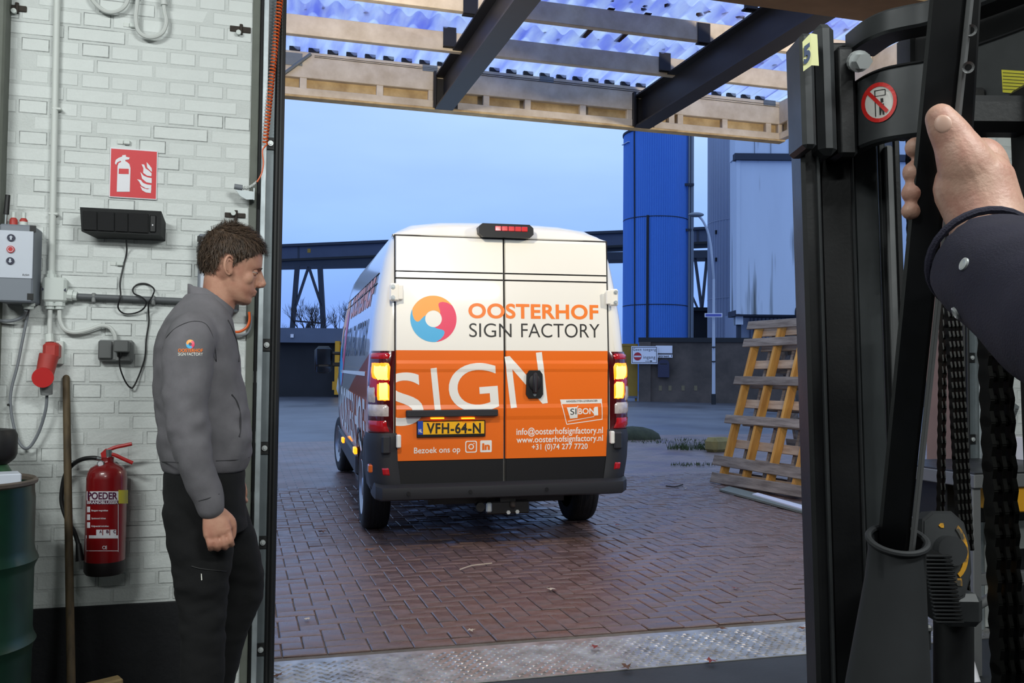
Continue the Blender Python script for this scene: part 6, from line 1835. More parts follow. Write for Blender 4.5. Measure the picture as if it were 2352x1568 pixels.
for s_ in (-1, 1):
    MB().ell(HP(.0705, s_*.0315, .001), .0122, 16, 12).build('eye', 'eye_white', man, smooth=True, local=True)
    MB().ell(HP(.0800, s_*.0318, .000), .0052, 12, 8).build('iris', 'eye_dark', man, smooth=True, local=True)
    for z0_, z1_, sg2 in ((-.02, 1.5, 1), (.22, 1.5, -1)):
        mb = MB(); vs_ = []
        for j in range(7):
            ph = z0_+(z1_-z0_)*j/6
            for i in range(17):
                th = -1.75+3.5*i/16; vs_.append(HP(.0705+.0138*math.cos(ph)*math.cos(th), s_*.0315+.0138*math.cos(ph)*math.sin(th), .001+sg2*.0138*math.sin(ph)))
        mb.add(vs_, [(j*17+i, j*17+i+1, (j+1)*17+i+1, (j+1)*17+i) for j in range(6) for i in range(16)]); mb.build('eyelid', 'skin', man, smooth=True, local=True, fixn=False)
    MB().tube([HP(.094, s_*.014, .016), HP(.094, s_*.030, .020), HP(.082, s_*.048, .015)], [.0012, .0018, .001], 6).build('eyebrow', 'hair_brown', man, smooth=True, local=True)
# -- sweatshirt
jk = MB(); rg = []
for py, b, f, w_ in ((1079, 376, 566, .158), (1062, 370, 574, .168), (1035, 366, 580, .176), (1000, 360, 581, .18), (930, 352, 571, .185), (860, 350, 556, .19), (800, 354, 546, .198), (765, 362, 542, .195), (735, 378, 536, .175), (712, 396, 526, .135), (694, 414, 516, .10), (676, 428, 508, .085)):
    a, c = PMn(b, py), PMn(f, py); rg.append(ering((a+c)/2, (1, 0, 0), (0, 1, 0), (c-a).length/2, w_, 36, 2.3))
jk.loft(rg)
limb(jk, [PMn(452, 770, -.10), PMn(436, 792, -.195), PMn(430, 880, -.228), PMn(430, 965, -.238), PMn(449, 1060, -.236), PMn(476, 1135, -.226), PMn(484, 1163, -.225)], [.085, .078, .070, .064, .056, .049, .043], 22)
limb(jk, [PMn(468, 770, .10), sh_l, (sh_l+el_l)/2, el_l, (el_l+wr_l)/2, wr_l], [.08, .078, .07, .06, .052, .042], 20)
jme = remesh(jk, .0065, 7, .5)
wrinkle(jme, .010, (8, 8, 8), 3.1, ((PMn(465, 990).z, .09, .8), (PMn(465, 870).z, .10, .3)))
jo = finish(jme, 'sweatshirt', 'jacket_grey', man)
BV = BVHTree.FromPolygons([v.co.copy() for v in jme.vertices], [tuple(p.vertices) for p in jme.polygons])
def on_cloth(px, py, lift=.0015):
    o = MI @ CAM; d = (MI.to_3x3() @ ray(px, py)).normalized(); h = BV.ray_cast(o, d)
    return (h[0]-d*lift) if h[0] is not None else PMn(px, py, -.3)
def cloth_text(mb, s, px0, py0, px1, py1, bold=0.0): put_text(mb, s, lambda a, b: on_cloth(px0+(px1-px0)*a, py1+(py0-py1)*b), 0, bold)
mb = MB(); cloth_text(mb, 'OOSTERHOF', 409, 800.5, 466, 808.5, .03); mb.build('sleeve_lettering', 'logo_orange', jo, local=True)
mb = MB(); cloth_text(mb, 'SIGN FACTORY', 409, 809.5, 466, 816.5, .0); mb.build('sleeve_lettering', 'print_white', jo, local=True)
for c_, mb in emblem(lambda a, b: on_cloth(437+10*a, 790-10.5*b)): mb.build('sleeve_emblem', c_, jo, local=True)
def seam(pts, r, mat, nm):
    P = smooth_pts([on_cloth(x, y, .0005) for x, y in pts], 5); MB().tube(P, r, 6).build(nm, mat, jo, smooth=True, local=True)
seam(((374, 800), (382, 775), (405, 752), (440, 738), (470, 742), (486, 765), (494, 800), (497, 830)), .0013, 'jacket_dark', 'shoulder_seam')
seam(((372, 1060), (410, 1062)), .0016, 'jacket_dark', 'hem_seam'); seam(((496, 1058), (540, 1056), (572, 1050)), .0016, 'jacket_dark', 'hem_seam')
seam(((456, 1150), (478, 1144), (504, 1134)), .0015, 'jacket_dark', 'cuff_seam')
seam(((532, 906), (545, 925), (552, 955), (552, 985), (549, 1003)), .0028, 'jacket_dark', 'pocket_zip')
seam(((523, 735), (535, 760), (545, 790), (548, 830)), .003, 'jacket_dark', 'front_zip')
# collar standing open round the neck
co_ = MB(); base = []; topr = []
cb0, cb1 = PMn(430, 690), PMn(530, 742)
for k in range(25):
    t = -PI*.93+2*PI*.93*k/24
    u = Vector((math.cos(t), math.sin(t), 0))       # 0 = back
    c = (cb0+cb1)/2; fb = (1-math.cos(t))/2
    ax_ = (cb1-cb0)/2
    p = c-ax_*math.cos(t)*1.0+Vector((0, .088*math.sin(t), 0))
    h = .055-.012*fb
    q = p+Vector((.030*(1-fb)+.010*fb, -.0*math.sin(t), h))+Vector((0, -.012*math.sin(t), 0))
    if fb < .15: q = q+Vector((-.030, 0, .0))
    base.append(p-Vector((0, 0, .012))); topr.append(q)
tk = .004
rr = [[b, (b+t_)/2+Vector((0, 0, .002)), t_] for b, t_ in zip(base, topr)]
co_.loft(rr, closed=False)
cobj = co_.build('collar', 'jacket_grey', man, smooth=True, local=True, fixn=False)
sm__ = cobj.modifiers.new('thick', 'SOLIDIFY'); sm__.thickness = .005
# -- trousers
tr_ = MB(); rg = []
for py, b, f, w_ in ((1074, 377, 562, .155), (1100, 374, 563, .165), (1135, 374, 562, .175), (1175, 380, 566, .178), (1215, 392, 568, .172)):
    a, c = PMn(b, py), PMn(f, py); rg.append(ering((a+c)/2, (1, 0, 0), (0, 1, 0), (c-a).length/2, w_, 32, 2.4))
tr_.loft(rg)
limb(tr_, [PMn(456, 1170, -.08), PMn(462, 1260, -.09), PMn(466, 1390, -.095), PMn(466, 1480, -.10), PMn(464, 1580, -.10), an_r+Vector((0, 0, .0))], [.112, .100, .076, .068, .066, .07], 22)
limb(tr_, [PMn(490, 1170, .08), PMn(528, 1260, .09), PMn(556, 1336, .10), PMn(528, 1440, .10), an_l], [.108, .095, .075, .064, .066], 22)
tme = remesh(tr_, .008, 8, .5); wrinkle(tme, .010, (8, 8, 12), 7.7, ((PMn(465, 1390).z, .14, .5),))
to = finish(tme, 'trousers', 'trouser_black', man)
BV = BVHTree.FromPolygons([v.co.copy() for v in tme.vertices], [tuple(p.vertices) for p in tme.polygons])
mb = MB(); mb.add([on_cloth(*q) for q in ((461.5, 1317), (463.5, 1317), (464.5, 1332), (462, 1332))], [(0, 1, 2, 3)]); mb.build('pocket_tag', 'print_white', to, local=True)
P = smooth_pts([on_cloth(*q, .0005) for q in ((440, 1300), (463, 1306), (500, 1310), (520, 1312))], 4); MB().tube(P, .002, 6).build('pocket_seam', 'boot_black', to, smooth=True, local=True)
# -- boots
def boot(p, toe, pitch=0.0):
    mb = MB(); rg = []
    R_ = Matrix.Rotation(pitch, 3, 'Y')
    for x, w_, h in ((-.075, .030, .045), (-.06, .037, .09), (-.02, .040, .10), (.04, .042, .075), (.11, .047, .055), (.165, .044, .045), (.195, .028, .030)):
        rg.append([p+R_ @ v for v in ering((x, 0, h/2-.085), (0, 1, 0), (0, 0, 1), w_, h/2+.0, 16, 3)])
    mb.loft(rg); mb.cyl(p+R_ @ Vector((-.02, 0, -.02)), p+R_ @ Vector((-.02, 0, .08)), .050, n=16)
    mb.build('boot', 'boot_black', man, smooth=60, local=True)
boot(Vector((an_r.x, an_r.y, .087)), 0)
boot(an_l, 0, .75)
# ================================================================ forklift mast in the foreground
M('mast_black', (24, 25, 27), 0.45, col2=(15, 15, 17), scale=7, bump=.03, bscale=160, rvar=.12)
M('mast_grey', (66, 70, 72), 0.5, .2, col2=(48, 51, 53), scale=5, stretch=(3, 3, .6), rvar=.1)
M('mast_light', (112, 113, 114), 0.5, .3)
M('mast_iron', (60, 62, 64), 0.40, .2, col2=(44, 46, 48), scale=9, rvar=.12)
M('chain_steel', (92, 92, 94), 0.32, .9, var=.4, scale=60)
M('chain_oily', (34, 34, 32), 0.4, .5, var=.4, scale=40)
M('sticker_yellow', (214, 206, 60), 0.45)
M('sticker_cream', (208, 208, 150), 0.45)
M('sticker_white', (214, 210, 204), 0.4)
M('sticker_red', (206, 34, 30), 0.35, coat=.4)
M('sticker_blue', (40, 58, 92), 0.5)
M('worn_yellow', (212, 152, 24), 0.55, col2=(60, 58, 52), scale=26, hard=True)
M('boot_rubber', (38, 40, 43), 0.7, var=.2, scale=14)
M('bar_black', (20, 21, 24), 0.4, col2=(13, 13, 15), scale=12, rvar=.15)
M('jamb_brown', (126, 104, 98), 0.8, var=.15, scale=5)
fk = thing('forklift', 'black forklift truck mast with chains, sticker and handle bar in the foreground', 'forklift', (Q(2050, 863, 1.5).x, Q(2050, 863, 1.5).y, 0))
HB = Matrix((RTh, FWh, UZ)).transposed()
TL = -.028                                       # the mast leans a little
def cp_(xc, yc, z): return RTh*xc+FWh*yc+UZ*z      # camera-aligned ground coordinates
def xc_(px, d): return (px-CX)/FPX*d
def vbar(name, px0, px1, d0, d1, z0, z1, mat, bev=.004, par=None, dm=None):
    dm = dm or d0; x0, x1 = xc_(px0, dm), xc_(px1, dm)
    mb = MB().box(((x0+x1)/2, (d0+d1)/2, (z0+z1)/2), (x1-x0, d1-d0, z1-z0), bev=bev)
    for v in mb.v:
        v.x += TL*(v.z-1.3)
    mb.v = [cp_(v.x, v.y, v.z) for v in mb.v]
    return mb.build(name, mat, par or fk)
vbar('mast_rail', 1857, 1897, 1.50, 1.56, 0, 1.85, 'mast_black', .006)
vbar('rail_web', 1897, 1977, 1.535, 1.555, 0, 1.87, 'mast_black')
vbar('rail_lip', 1893, 1900, 1.49, 1.54, 0, 1.83, 'mast_iron', .003)
vbar('inner_rail', 1975, 2034, 1.55, 1.58, 0, 1.72, 'mast_grey', .004)
vbar('inner_rail', 2034, 2052, 1.565, 1.60, 0, 1.72, 'mast_iron', .003)
vbar('wear_strip', 2052, 2070, 1.555, 1.59, 0, 1.70, 'mast_light', .003)
vbar('inner_edge', 2070, 2086, 1.57, 1.66, 0, 1.72, 'mast_black', .003)
vbar('rail_edge', 1971, 1978, 1.53, 1.56, 0, 1.74, 'mast_iron', .003)
vbar('cover_block', 1862, 1895, 1.44, 1.52, 1.665, 1.85, 'mast_iron', .006)
vbar('guide_block', 1900, 1945, 1.46, 1.55, 1.66, 1.875, 'mast_iron', .01)
vbar('guide_block', 1945, 1990, 1.47, 1.56, 1.66, 1.84, 'mast_black', .006)
# base so that the mast stands on the floor
MB().box(cp_(xc_(2010, 1.6), 1.62, .10), (.55, .30, .20), HB, bev=.02).build('axle_beam', 'mast_black', fk)
# number sticker folded round the cover block
def fpt(px, py, d): return Q(px, py, d)
mb = MB(); mb.add([fpt(*q) for q in ((1843, 96, 1.435), (1862, 76, 1.435), (1864, 150, 1.435), (1845, 164, 1.435))], [(0, 1, 2, 3)])
mb.add([fpt(*q) for q in ((1862, 76, 1.435), (1877, 79, 1.437), (1881, 151, 1.437), (1864, 150, 1.435))], [(0, 1, 2, 3)])
stk = mb.build('number_sticker', 'sticker_cream', fk)
mb = MB(); put_text(mb, '5', quad_fn(fpt(1846, 150, 1.433), fpt(1862, 138, 1.433), fpt(1845, 108, 1.433)), bold=.05); mb.build('sticker_digit', 'sticker_blue', stk)
# ---- cross member: bowed plates
path = [(1945, 1.52), (1985, 1.462), (2030, 1.424), (2080, 1.402), (2130, 1.384), (2200, 1.345), (2280, 1.298), (2360, 1.25), (2460, 1.19)]
PXY = [Vector((xc_(px, d), d, 0)) for px, d in path]
PXY = smooth_pts(PXY, 4)
def band(name, z0, z1, th, mat, zs=None, i0=0, i1=None, push=0.0):
    rg = []; pts = PXY[i0:i1]
    for k, p in enumerate(pts):
        a = pts[max(0, k-1)]; b = pts[min(len(pts)-1, k+1)]; t = (b-a).normalized(); n_ = Vector((t.y, -t.x, 0))
        if n_.y > 0: n_ = -n_
        f = k/(len(pts)-1); za, zb = (z0, z1) if zs is None else zs(f)
        q0 = p+n_*push; q1 = q0-n_*th
        b_ = min(.004, th*.4)
        rg.append([cp_(q0.x, q0.y, za+b_), cp_(q0.x, q0.y, zb-b_), cp_(q0.x-n_.x*b_, q0.y-n_.y*b_, zb), cp_(q1.x, q1.y, zb), cp_(q1.x, q1.y, za), cp_(q0.x-n_.x*b_, q0.y-n_.y*b_, za)])
    return MB().loft(rg).build(name, mat, fk, smooth=35)
cross = band('cross_plate', 1.674, 1.786, .02, 'mast_iron')
band('cross_rim', 1.842, 1.880, .05, 'mast_iron')
band('cross_back', 1.70, 1.87, .012, 'mast_black', push=-.09)
band('cross_web', 1.782, 1.790, .10, 'mast_black')
bl_ = fpt(1986, 141, 1.44); bx_ = (CAM-bl_).normalized()
bolt = MB().cyl(bl_-bx_*.03+RTh*(-.008), bl_+bx_*.004, .0125, n=6).cyl(bl_-bx_*.045+RTh*(-.012), bl_-bx_*.03+RTh*(-.008), .017, n=16); bolt.build('bolt', 'bolt_steel', fk)
# prohibition sticker on the bowed plate
bme = cross.data; MWi = WM[fk.name]
BVc = BVHTree.FromPolygons([MWi @ v.co for v in bme.vertices], [tuple(p.vertices) for p in bme.polygons])
def on_cross(px, py, lift=.0012):
    d = ray(px, py).normalized(); h = BVc.ray_cast(CAM, d); return (h[0]-d*lift) if h[0] is not None else Q(px, py, 1.4)
def disc(mb, c, rx, ry, lift, n=28, r0=0.0, slant=0.0):
    vs_ = []
    if r0 == 0:
        vs_ = [on_cross(c[0], c[1], lift)]
        for q in (.2, .4, .6, .8, 1.0): vs_ += [on_cross(c[0]+rx*q*math.cos(2*PI*k/n), c[1]+ry*q*math.sin(2*PI*k/n)-slant*rx*q*math.cos(2*PI*k/n), lift) for k in range(n)]
        mb.add(vs_, [(0, 1+k, 1+(k+1) % n) for k in range(n)]+[(1+j*n+k, 1+(j+1)*n+k, 1+(j+1)*n+(k+1) % n, 1+j*n+(k+1) % n) for j in range(4) for k in range(n)])
    else:
        for k in range(n):
            for q in (r0, 1.0): vs_.append(on_cross(c[0]+rx*q*math.cos(2*PI*k/n), c[1]+ry*q*math.sin(2*PI*k/n)-slant*rx*q*math.cos(2*PI*k/n), lift))
        mb.add(vs_, [(2*k, 2*k+1, 2*((k+1) % n)+1, 2*((k+1) % n)) for k in range(n)])
mb = MB(); disc(mb, (2019, 235), 41, 46, .001, slant=.12); ps = mb.build('warning_sticker', 'sticker_white', fk)
mb = MB(); disc(mb, (2019, 235), 41, 46, .0022, r0=.8, slant=.12); mb.build('red_ring', 'sticker_red', ps)
def cpoly(pts, lift, nm, mat):
    mb = MB(); mb.add([on_cross(x, y, lift) for x, y in pts], [tuple(range(len(pts)))]); return mb.build(nm, mat, ps)
for k in range(6):
    f0, f1 = k/6, (k+1)/6; cpoly(((1991+44*f0, 217+42*f0), (1997+44*f0, 210+42*f0), (1997+44*f1, 210+42*f1), (1991+44*f1, 217+42*f1)), .0032, 'red_bar', 'sticker_red')
cpoly(((2019, 240), (2030, 237), (2031, 263), (2027, 263), (2025, 250), (2023, 264), (2020, 264)), .002, 'figure_symbol', 'print_black'); cpoly(((2022, 226), (2028, 225), (2029, 234), (2023, 236)), .002, 'figure_symbol', 'print_black')
for pts in (((2008, 208), (2033, 204), (2034, 206), (2008, 210)), ((2009, 221), (2033, 217), (2033, 218.5), (2009, 222.5)), ((2008, 209), (2010, 209), (2012, 268), (2010, 268)), ((2032, 205), (2034, 205), (2034, 218), (2032, 218))): cpoly(pts, .002, 'mast_symbol', 'print_black')
# yellow instruction label on the right of the plate
mb = MB(); mb.add([on_cross(*q) for q in ((2300, 160), (2400, 166), (2400, 220), (2303, 212))], [(0, 1, 2, 3)]); yl = mb.build('instruction_label', 'sticker_yellow', fk)
for k in range(6):
    y = 166+k*7.5; mb = MB(); mb.add([on_cross(x, yy, .0022) for x, yy in ((2303, y), (2399, y+6), (2399, y+7.2), (2303, y+1.2))], [(0, 1, 2, 3)]); mb.build('label_line', 'print_black', yl)
# near rail of the mast on the right
vbar('mast_rail', 2338, 2440, 1.18, 1.26, 0, 1.70, 'mast_black', .006, dm=1.26)
MB().box(Q(2300, 268, 1.24), (.13, .05, .05), HB, bev=.012).build('cross_lug', 'mast_black', fk)
vbar('stay_bar', 2246, 2292, 1.30, 1.33, 1.50, 1.72, 'mast_black', .004)
# ---- angle bar the hand holds
bt0, bt1 = Q(2200, -90, .985), Q(2062, 1262, 1.14)
dirb = (bt1-bt0).normalized(); sideb = dirb.cross((CAM-bt0).normalized()).normalized()
if sideb.dot(RTh) < 0: sideb = -sideb
frontb = sideb.cross(dirb).normalized()
if frontb.dot(CAM-bt0) < 0: frontb = -frontb
Rb = Matrix((sideb, dirb, frontb)).transposed()
bar = MB().box((bt0+bt1)/2+frontb*(-.008)-sideb*.006, (.036, (bt1-bt0).length, .030), Rb, bev=.004).build('handle_bar', 'bar_black', fk)
MB().box((bt0+bt1)/2+sideb*.016+frontb*.004, (.007, (bt1-bt0).length, .008), Rb, bev=.003).build('bar_highlight', 'mast_light', bar)  # lighter strip paints the highlight along the bar's edge
# upper flange of the bar with two holes
u0, u1 = Q(2236, -90, 1.0), Q(2212, 330, 1.03)
du = (u1-u0).normalized(); Ru = Matrix((sideb, du, sideb.cross(du))).transposed()
MB().box((u0+u1)/2-frontb*.012, (.020, (u1-u0).length, .008), Ru, bev=.002).build('bar_flange', 'bar_black', bar)
for px, py in ((2230, 70), (2224, 155)):
    c = Q(px, py, .99); MB().lathe(c, frontb, [(.0035, .001), (.0062, .003), (.0062, 0), (.0062, -.006)], 14, caps=False).build('bolt_hole', 'mast_light', bar)
    MB().cyl(c, c+frontb*.0008, .0036, n=10).build('bolt_bore', 'rubber', bar)
# ---- rubber boot at the foot of the bar
rg = []
for py, cx0, w_, d in ((1238, 2062, 132, 1.12), (1246, 2062, 134, 1.12), (1262, 2060, 128, 1.12), (1330, 2056, 136, 1.12), (1440, 2048, 160, 1.12), (1568, 2040, 190, 1.12), (1900, 2030, 250, 1.12), (2300, 2030, 300, 1.12)):
    c = Q(cx0, py, d); r = w_/2/FPX*d; rg.append([c+RTh*r*math.cos(2*PI*k/28)+FWh*r*.8*math.sin(2*PI*k/28)+UZ*.012*math.sin(2*PI*k/28)*(1 if py < 1250 else 0) for k in range(28)])
bo_ = MB().loft(rg, caps=False)
bo_.build('rubber_boot', 'boot_rubber', fk, smooth=60)
c = Q(2062, 1240, 1.12); lip = [c+RTh*.0345*math.cos(2*PI*k/32)+FWh*.0276*math.sin(2*PI*k/32)+UZ*.012*math.sin(2*PI*k/32) for k in range(32)]
MB().tube(lip, .004, 8, closed=True).build('boot_lip', 'boot_rubber', fk, smooth=True)
# ---- chains
def chain(pxa, pya, pxb, pyb, d, pitch, wpx, mat, pinmat, nst, label, plate_h):
    """leaf chain: nst plates across, pins; each link a part of the chain"""
    a, b = Q(pxa, pya, d), Q(pxb, pyb, d); ln = (b-a).length; n = int(ln/pitch); dr_ = (b-a).normalized(); sx = RTh-dr_*RTh.dot(dr_); sx.normalize(); fr_ = dr_.cross(sx)
    R_ = Matrix((sx, fr_, dr_)).transposed(); W_ = wpx/FPX*d
    t = MB()
    # one link mesh, shared
    lk = MB(); 
    for k in range(nst):
        x = (k/(nst-1)-.5)*W_ if nst > 1 else 0; tk = W_/nst*.62
        for s_ in (0,):
            hp = pitch*.5; pr_ = []
            for q in range(9):
                an = PI*q/8; pr_.append((math.cos(an)*plate_h, hp*.92+math.sin(an)*plate_h*.55))
            pr_.append((-plate_h*.72, 0))
            for q in range(9):
                an = PI+PI*q/8; pr_.append((math.cos(an)*plate_h, -hp*.92+math.sin(an)*plate_h*.55))
            pr_.append((plate_h*.72, 0))
            lk.prism(pr_, Vector((x-tk/2, 0, 0)), (0, 1, 0), (0, 0, 1), (tk, 0, 0), 0)
    for s_ in (-.5, .5): lk.cyl((-W_*.56, 0, s_*pitch), (W_*.56, 0, s_*pitch), plate_h*.45, n=8, m=1)
    me = lk.mesh('chain_link', [mat, pinmat])
    root = bpy.data.objects.new('lift_chain', None); COL.objects.link(root); root.parent = fk; root['label'] = label
    for k in range(n+1):
        o = bpy.data.objects.new('chain_link', me); COL.objects.link(o); o.parent = root
        p = a+dr_*(k*pitch); mw = Matrix.Translation(p) @ R_.to_4x4()
        o.matrix_local = WM[fk.name].inverted() @ mw
    return root
chain(2187, 690, 2217, 1250, 1.44, .0159, 27, 'chain_oily', 'chain_steel', 4, 'steel leaf chain with bright pins', .0070)
chain(2214, 1250, 2226, 1620, 1.46, .0159, 12, 'chain_oily', 'chain_steel', 2, 'lower run of the steel leaf chain', .0066)
chain(2168, 600, 2160, 1230, 1.50, .019, 8, 'chain_oily', 'chain_oily', 2, 'dark chain behind the handle bar', .0085)
chain(2088, 300, 2092, 640, 1.52, .019, 7, 'chain_oily', 'chain_oily', 2, 'dark chain seen left of the gripping hand', .0085)
chain(2282, 735, 2318, 1620, 1.30, .0318, 46, 'chain_oily', 'chain_oily', 3, 'heavy black leaf chain', .0165)
# ---- sheave with worn yellow paint
sc_ = Q(2176, 1268, 1.40); nv = (CAM-sc_).normalized(); nv = (nv+RTh*.45).normalized(); sx = UZ.cross(nv).normalized(); sy = nv.cross(sx)
pl = [(-.034, .05), (-.018, .062), (.012, .062), (.030, .045), (.036, .01), (.034, -.03), (.020, -.066), (-.004, -.078), (-.026, -.06), (-.036, -.02), (-.037, .025)]
sv = MB().prism(pl, sc_-nv*.035, sx, sy, nv*.035).build('chain_anchor', 'boot_rubber', fk)
MB().prism([(a*.93, b*.93) for a, b in pl], sc_, sx, sy, nv*.002).build('anchor_face', 'mast_iron', sv)
mb = MB()
arc = [(.031*math.cos(t), .004+.046*math.sin(t)) for t in [(-1.1+2.0*k/10) for k in range(11)]]; arc2 = [(a*.76, b*.86) for a, b in arc]
mb.prism(arc+arc2[::-1], sc_+nv*.002, sx, sy, nv*.002); mb.build('paint_mark', 'worn_yellow', sv)
for a, b, r in ((-.010, -.056, .012), (.012, -.044, .008), (-.024, -.046, .007), (-.006, .040, .005)):
    MB().prism([(a+r*math.cos(k*1.05)*(1 if k % 2 else .6), b+r*math.sin(k*1.05)*.8) for k in range(6)], sc_+nv*.002, sx, sy, nv*.0015).build('paint_mark', 'worn_yellow', sv)
MB().cyl(sc_+sy*.002, sc_+sy*.002+nv*.018, .024, .022, n=24).build('anchor_boss', 'boot_rubber', sv, smooth=True)
MB().ell(Q(2128, 1225, 1.44), (.022, .022, .03), 14, 8).build('hose_elbow', 'mast_iron', fk, smooth=True)
# ribbed damper block
rb0, rb1 = Q(2132, 1268, 1.36), Q(2160, 1420, 1.36); d_ = (rb1-rb0).normalized()
blk = MB().beam(rb0, rb1, .030, .05, up=FWh, bev=.004).build('damper', 'rubber', fk)
for k in range(18):
    c = rb0+(rb1-rb0)*(k/17.5); Rk = Matrix((RTh, FWh, UZ)).transposed()
    MB().box(c-FWh*.028, (.040, .010, .0032), Rk, bev=.001).build('damper_rib', 'boot_rubber', blk)
MB().box(Q(2112, 1438, 1.30), (.026, .03, .010), HB, bev=.003).build('clamp_plate', 'mast_light', fk)
for k, (px, py, w_, h, mat) in enumerate(((2110, 1462, .032, .03, 'boot_rubber'), (2104, 1490, .026, .012, 'worn_yellow'), (2102, 1510, .026, .014, 'mast_iron'), (2098, 1545, .020, .04, 'rubber'))):
    p = Q(px, py, 1.30); MB().cyl(p-UZ*h/2, p+UZ*h/2, w_/2, n=16).build('hose_fitting', mat, fk, smooth=True)
MB().cyl(Q(2096, 1560, 1.30), Q(2096, 1900, 1.30), .011, n=12).build('hose', 'rubber', fk, smooth=True)
MB().cyl(Q(2190, 1400, 1.46), Q(2190, 2200, 1.46), .03, n=18).build('lift_cylinder', 'mast_black', fk, smooth=True)
MB().box(Q(2200, 1395, 1.42), (.06, .05, .05), HB, bev=.01).build('anchor_foot', 'mast_iron', fk)
# ================================================================ the hand on the bar
ag = cp_(.95, -.10, 0)
op = thing('person', 'person in navy coat at the edge of the view gripping the forklift handle bar', 'person', ag)
OI = WM[op.name].inverted()
hm = MB()
def H(px, py, d): return Q(px, py, d)
limb(hm, [H(2370, 664, .86), H(2300, 572, .945), H(2266, 500, .985), H(2238, 430, 1.0)], [.028, .029, .039, .042], 20)
hm.ell(H(2236, 440, 1.015), (.036, .040, .050), 20, 12, R=HB)
hm.ell(H(2256, 400, 1.045), (.030, .028, .042), 20, 12, R=HB)
hm.ell(H(2240, 465, 1.045), (.026, .03, .045), 20, 12, R=HB)
# thumb along the near side of the bar
limb(hm, [H(2240, 430, .995), H(2218, 378, .99), H(2192, 325, .994), H(2172, 292, .996), H(2160, 272, .998)], [.036, .0295, .0222, .0192, .0162], 16)
# fingers go round the back of the bar and come out on its left
for k, (py, r) in enumerate(((339, .0098), (396, .0104), (443, .0098), (484, .0084))):
    y0 = 352+k*36
    hm_pts = [H(2258, y0, 1.055), H(2225, y0-4, 1.082), H(2180, (y0+py)/2, 1.084), H(2134-3*k, py+1, 1.068), H(2103-4*k, py, 1.050)]
    limb(hm, hm_pts, [.014, .013, .0125, r*1.34, r*1.26], 14)
hme = remesh(hm, .0026, 6, .5)
for v in hme.vertices: v.co = OI @ v.co
ho = finish(hme, 'hand', 'skin_pale', op)
# thumb nail and finger nails
BVh = BVHTree.FromPolygons([WM[op.name] @ v.co for v in hme.vertices], [tuple(p.vertices) for p in hme.polygons])
dn_ = ray(2166, 284).normalized(); hh = BVh.ray_cast(CAM, dn_)
if hh[0] is not None:
    tn, nn = hh[0], hh[1]
    if nn.dot(dn_) > 0: nn = -nn
    tx = (H(2160, 272, .95)-H(2192, 325, .958)); tx = (tx-nn*tx.dot(nn)).normalized(); ty = nn.cross(tx)
    mb = MB(); mb.ell(tn-nn*.0010, (.0105, .0085, .0020), 16, 8, R=Matrix((tx, ty, nn)).transposed())
    mb.v = [OI @ v for v in mb.v]; mb.build('thumb_nail', 'nail', ho, smooth=True, local=True)
# coat sleeve with open snap cuff
slv = MB(); cs = [(H(2262, 598, .945), .058), (H(2292, 616, .92), .061), (H(2370, 664, .86), .067), (H(2490, 730, .78), .074), (H(2640, 800, .69), .080)]
elb = cs[-1][0]; shd = ag+UZ*1.46-RTh*.20
rings_ = []
axs = [(cs[min(k+1, 4)][0]-cs[max(k-1, 0)][0]).normalized() for k in range(5)]
for (c, r), ax in zip(cs, axs):
    e1 = (RTh-ax*RTh.dot(ax)).normalized(); e2 = ax.cross(e1); rings_.append(ering(c, e1, e2, r, r*.92, 26, 2.2))
slv.loft(rings_)
limb(slv, [elb, (elb+shd)/2, shd], [.082, .088, .095], 22)
# coat body, so that the arm belongs to somebody
tor = MB()
for z0, rx, ry in (): pass
rg = []
for z, rx, ry in ((.82, .22, .16), (1.0, .205, .15), (1.2, .22, .15), (1.38, .235, .14), (1.46, .20, .115), (1.52, .10, .08)): rg.append(ering(ag+UZ*z, RTh, FWh, rx, ry, 28, 2.3))
slv.loft(rg); limb(slv, [ag+UZ*1.44+RTh*.2, ag+UZ*1.15+RTh*.26+FWh*.05, ag+UZ*.92+RTh*.25+FWh*.16], [.085, .07, .05], 18)
sme = remesh(slv, .008, 6, .5)
wrinkle(sme, .010, (9, 9, 9), 1.3)
for v in sme.vertices: v.co = OI @ v.co
so = finish(sme, 'coat', 'coat_navy', op)
# dark inside of the cuff and the snaps
c, r = cs[0]; ax = axs[0]; e1 = (RTh-ax*RTh.dot(ax)).normalized(); e2 = ax.cross(e1)
mb = MB(); mb.tube([c+(e1*math.cos(2*PI*k/30)*r*.99+e2*math.sin(2*PI*k/30)*r*.91)-ax*.001 for k in range(30)], .0042, 8, closed=True); mb.v = [OI @ v for v in mb.v]; mb.build('cuff_edge', 'coat_navy', so, smooth=True, local=True)
BVs = BVHTree.FromPolygons([v.co.copy() for v in sme.vertices], [tuple(p.vertices) for p in sme.polygons])
for px, py in ((2216, 607), (2197, 718)):
    o_ = OI @ CAM; d = (OI.to_3x3() @ ray(px, py)).normalized(); h = BVs.ray_cast(o_, d)
    if h[0] is None: continue
    p, n_ = h[0], h[1]
    if n_.dot(d) > 0: n_ = -n_
    MB().lathe(p, n_, [(.0062, 0), (.0062, .002), (.0045, .0028), (.0025, .0018), (0, .0018)], 18, caps=False).build('snap', 'bolt_steel', so, smooth=True, local=True)
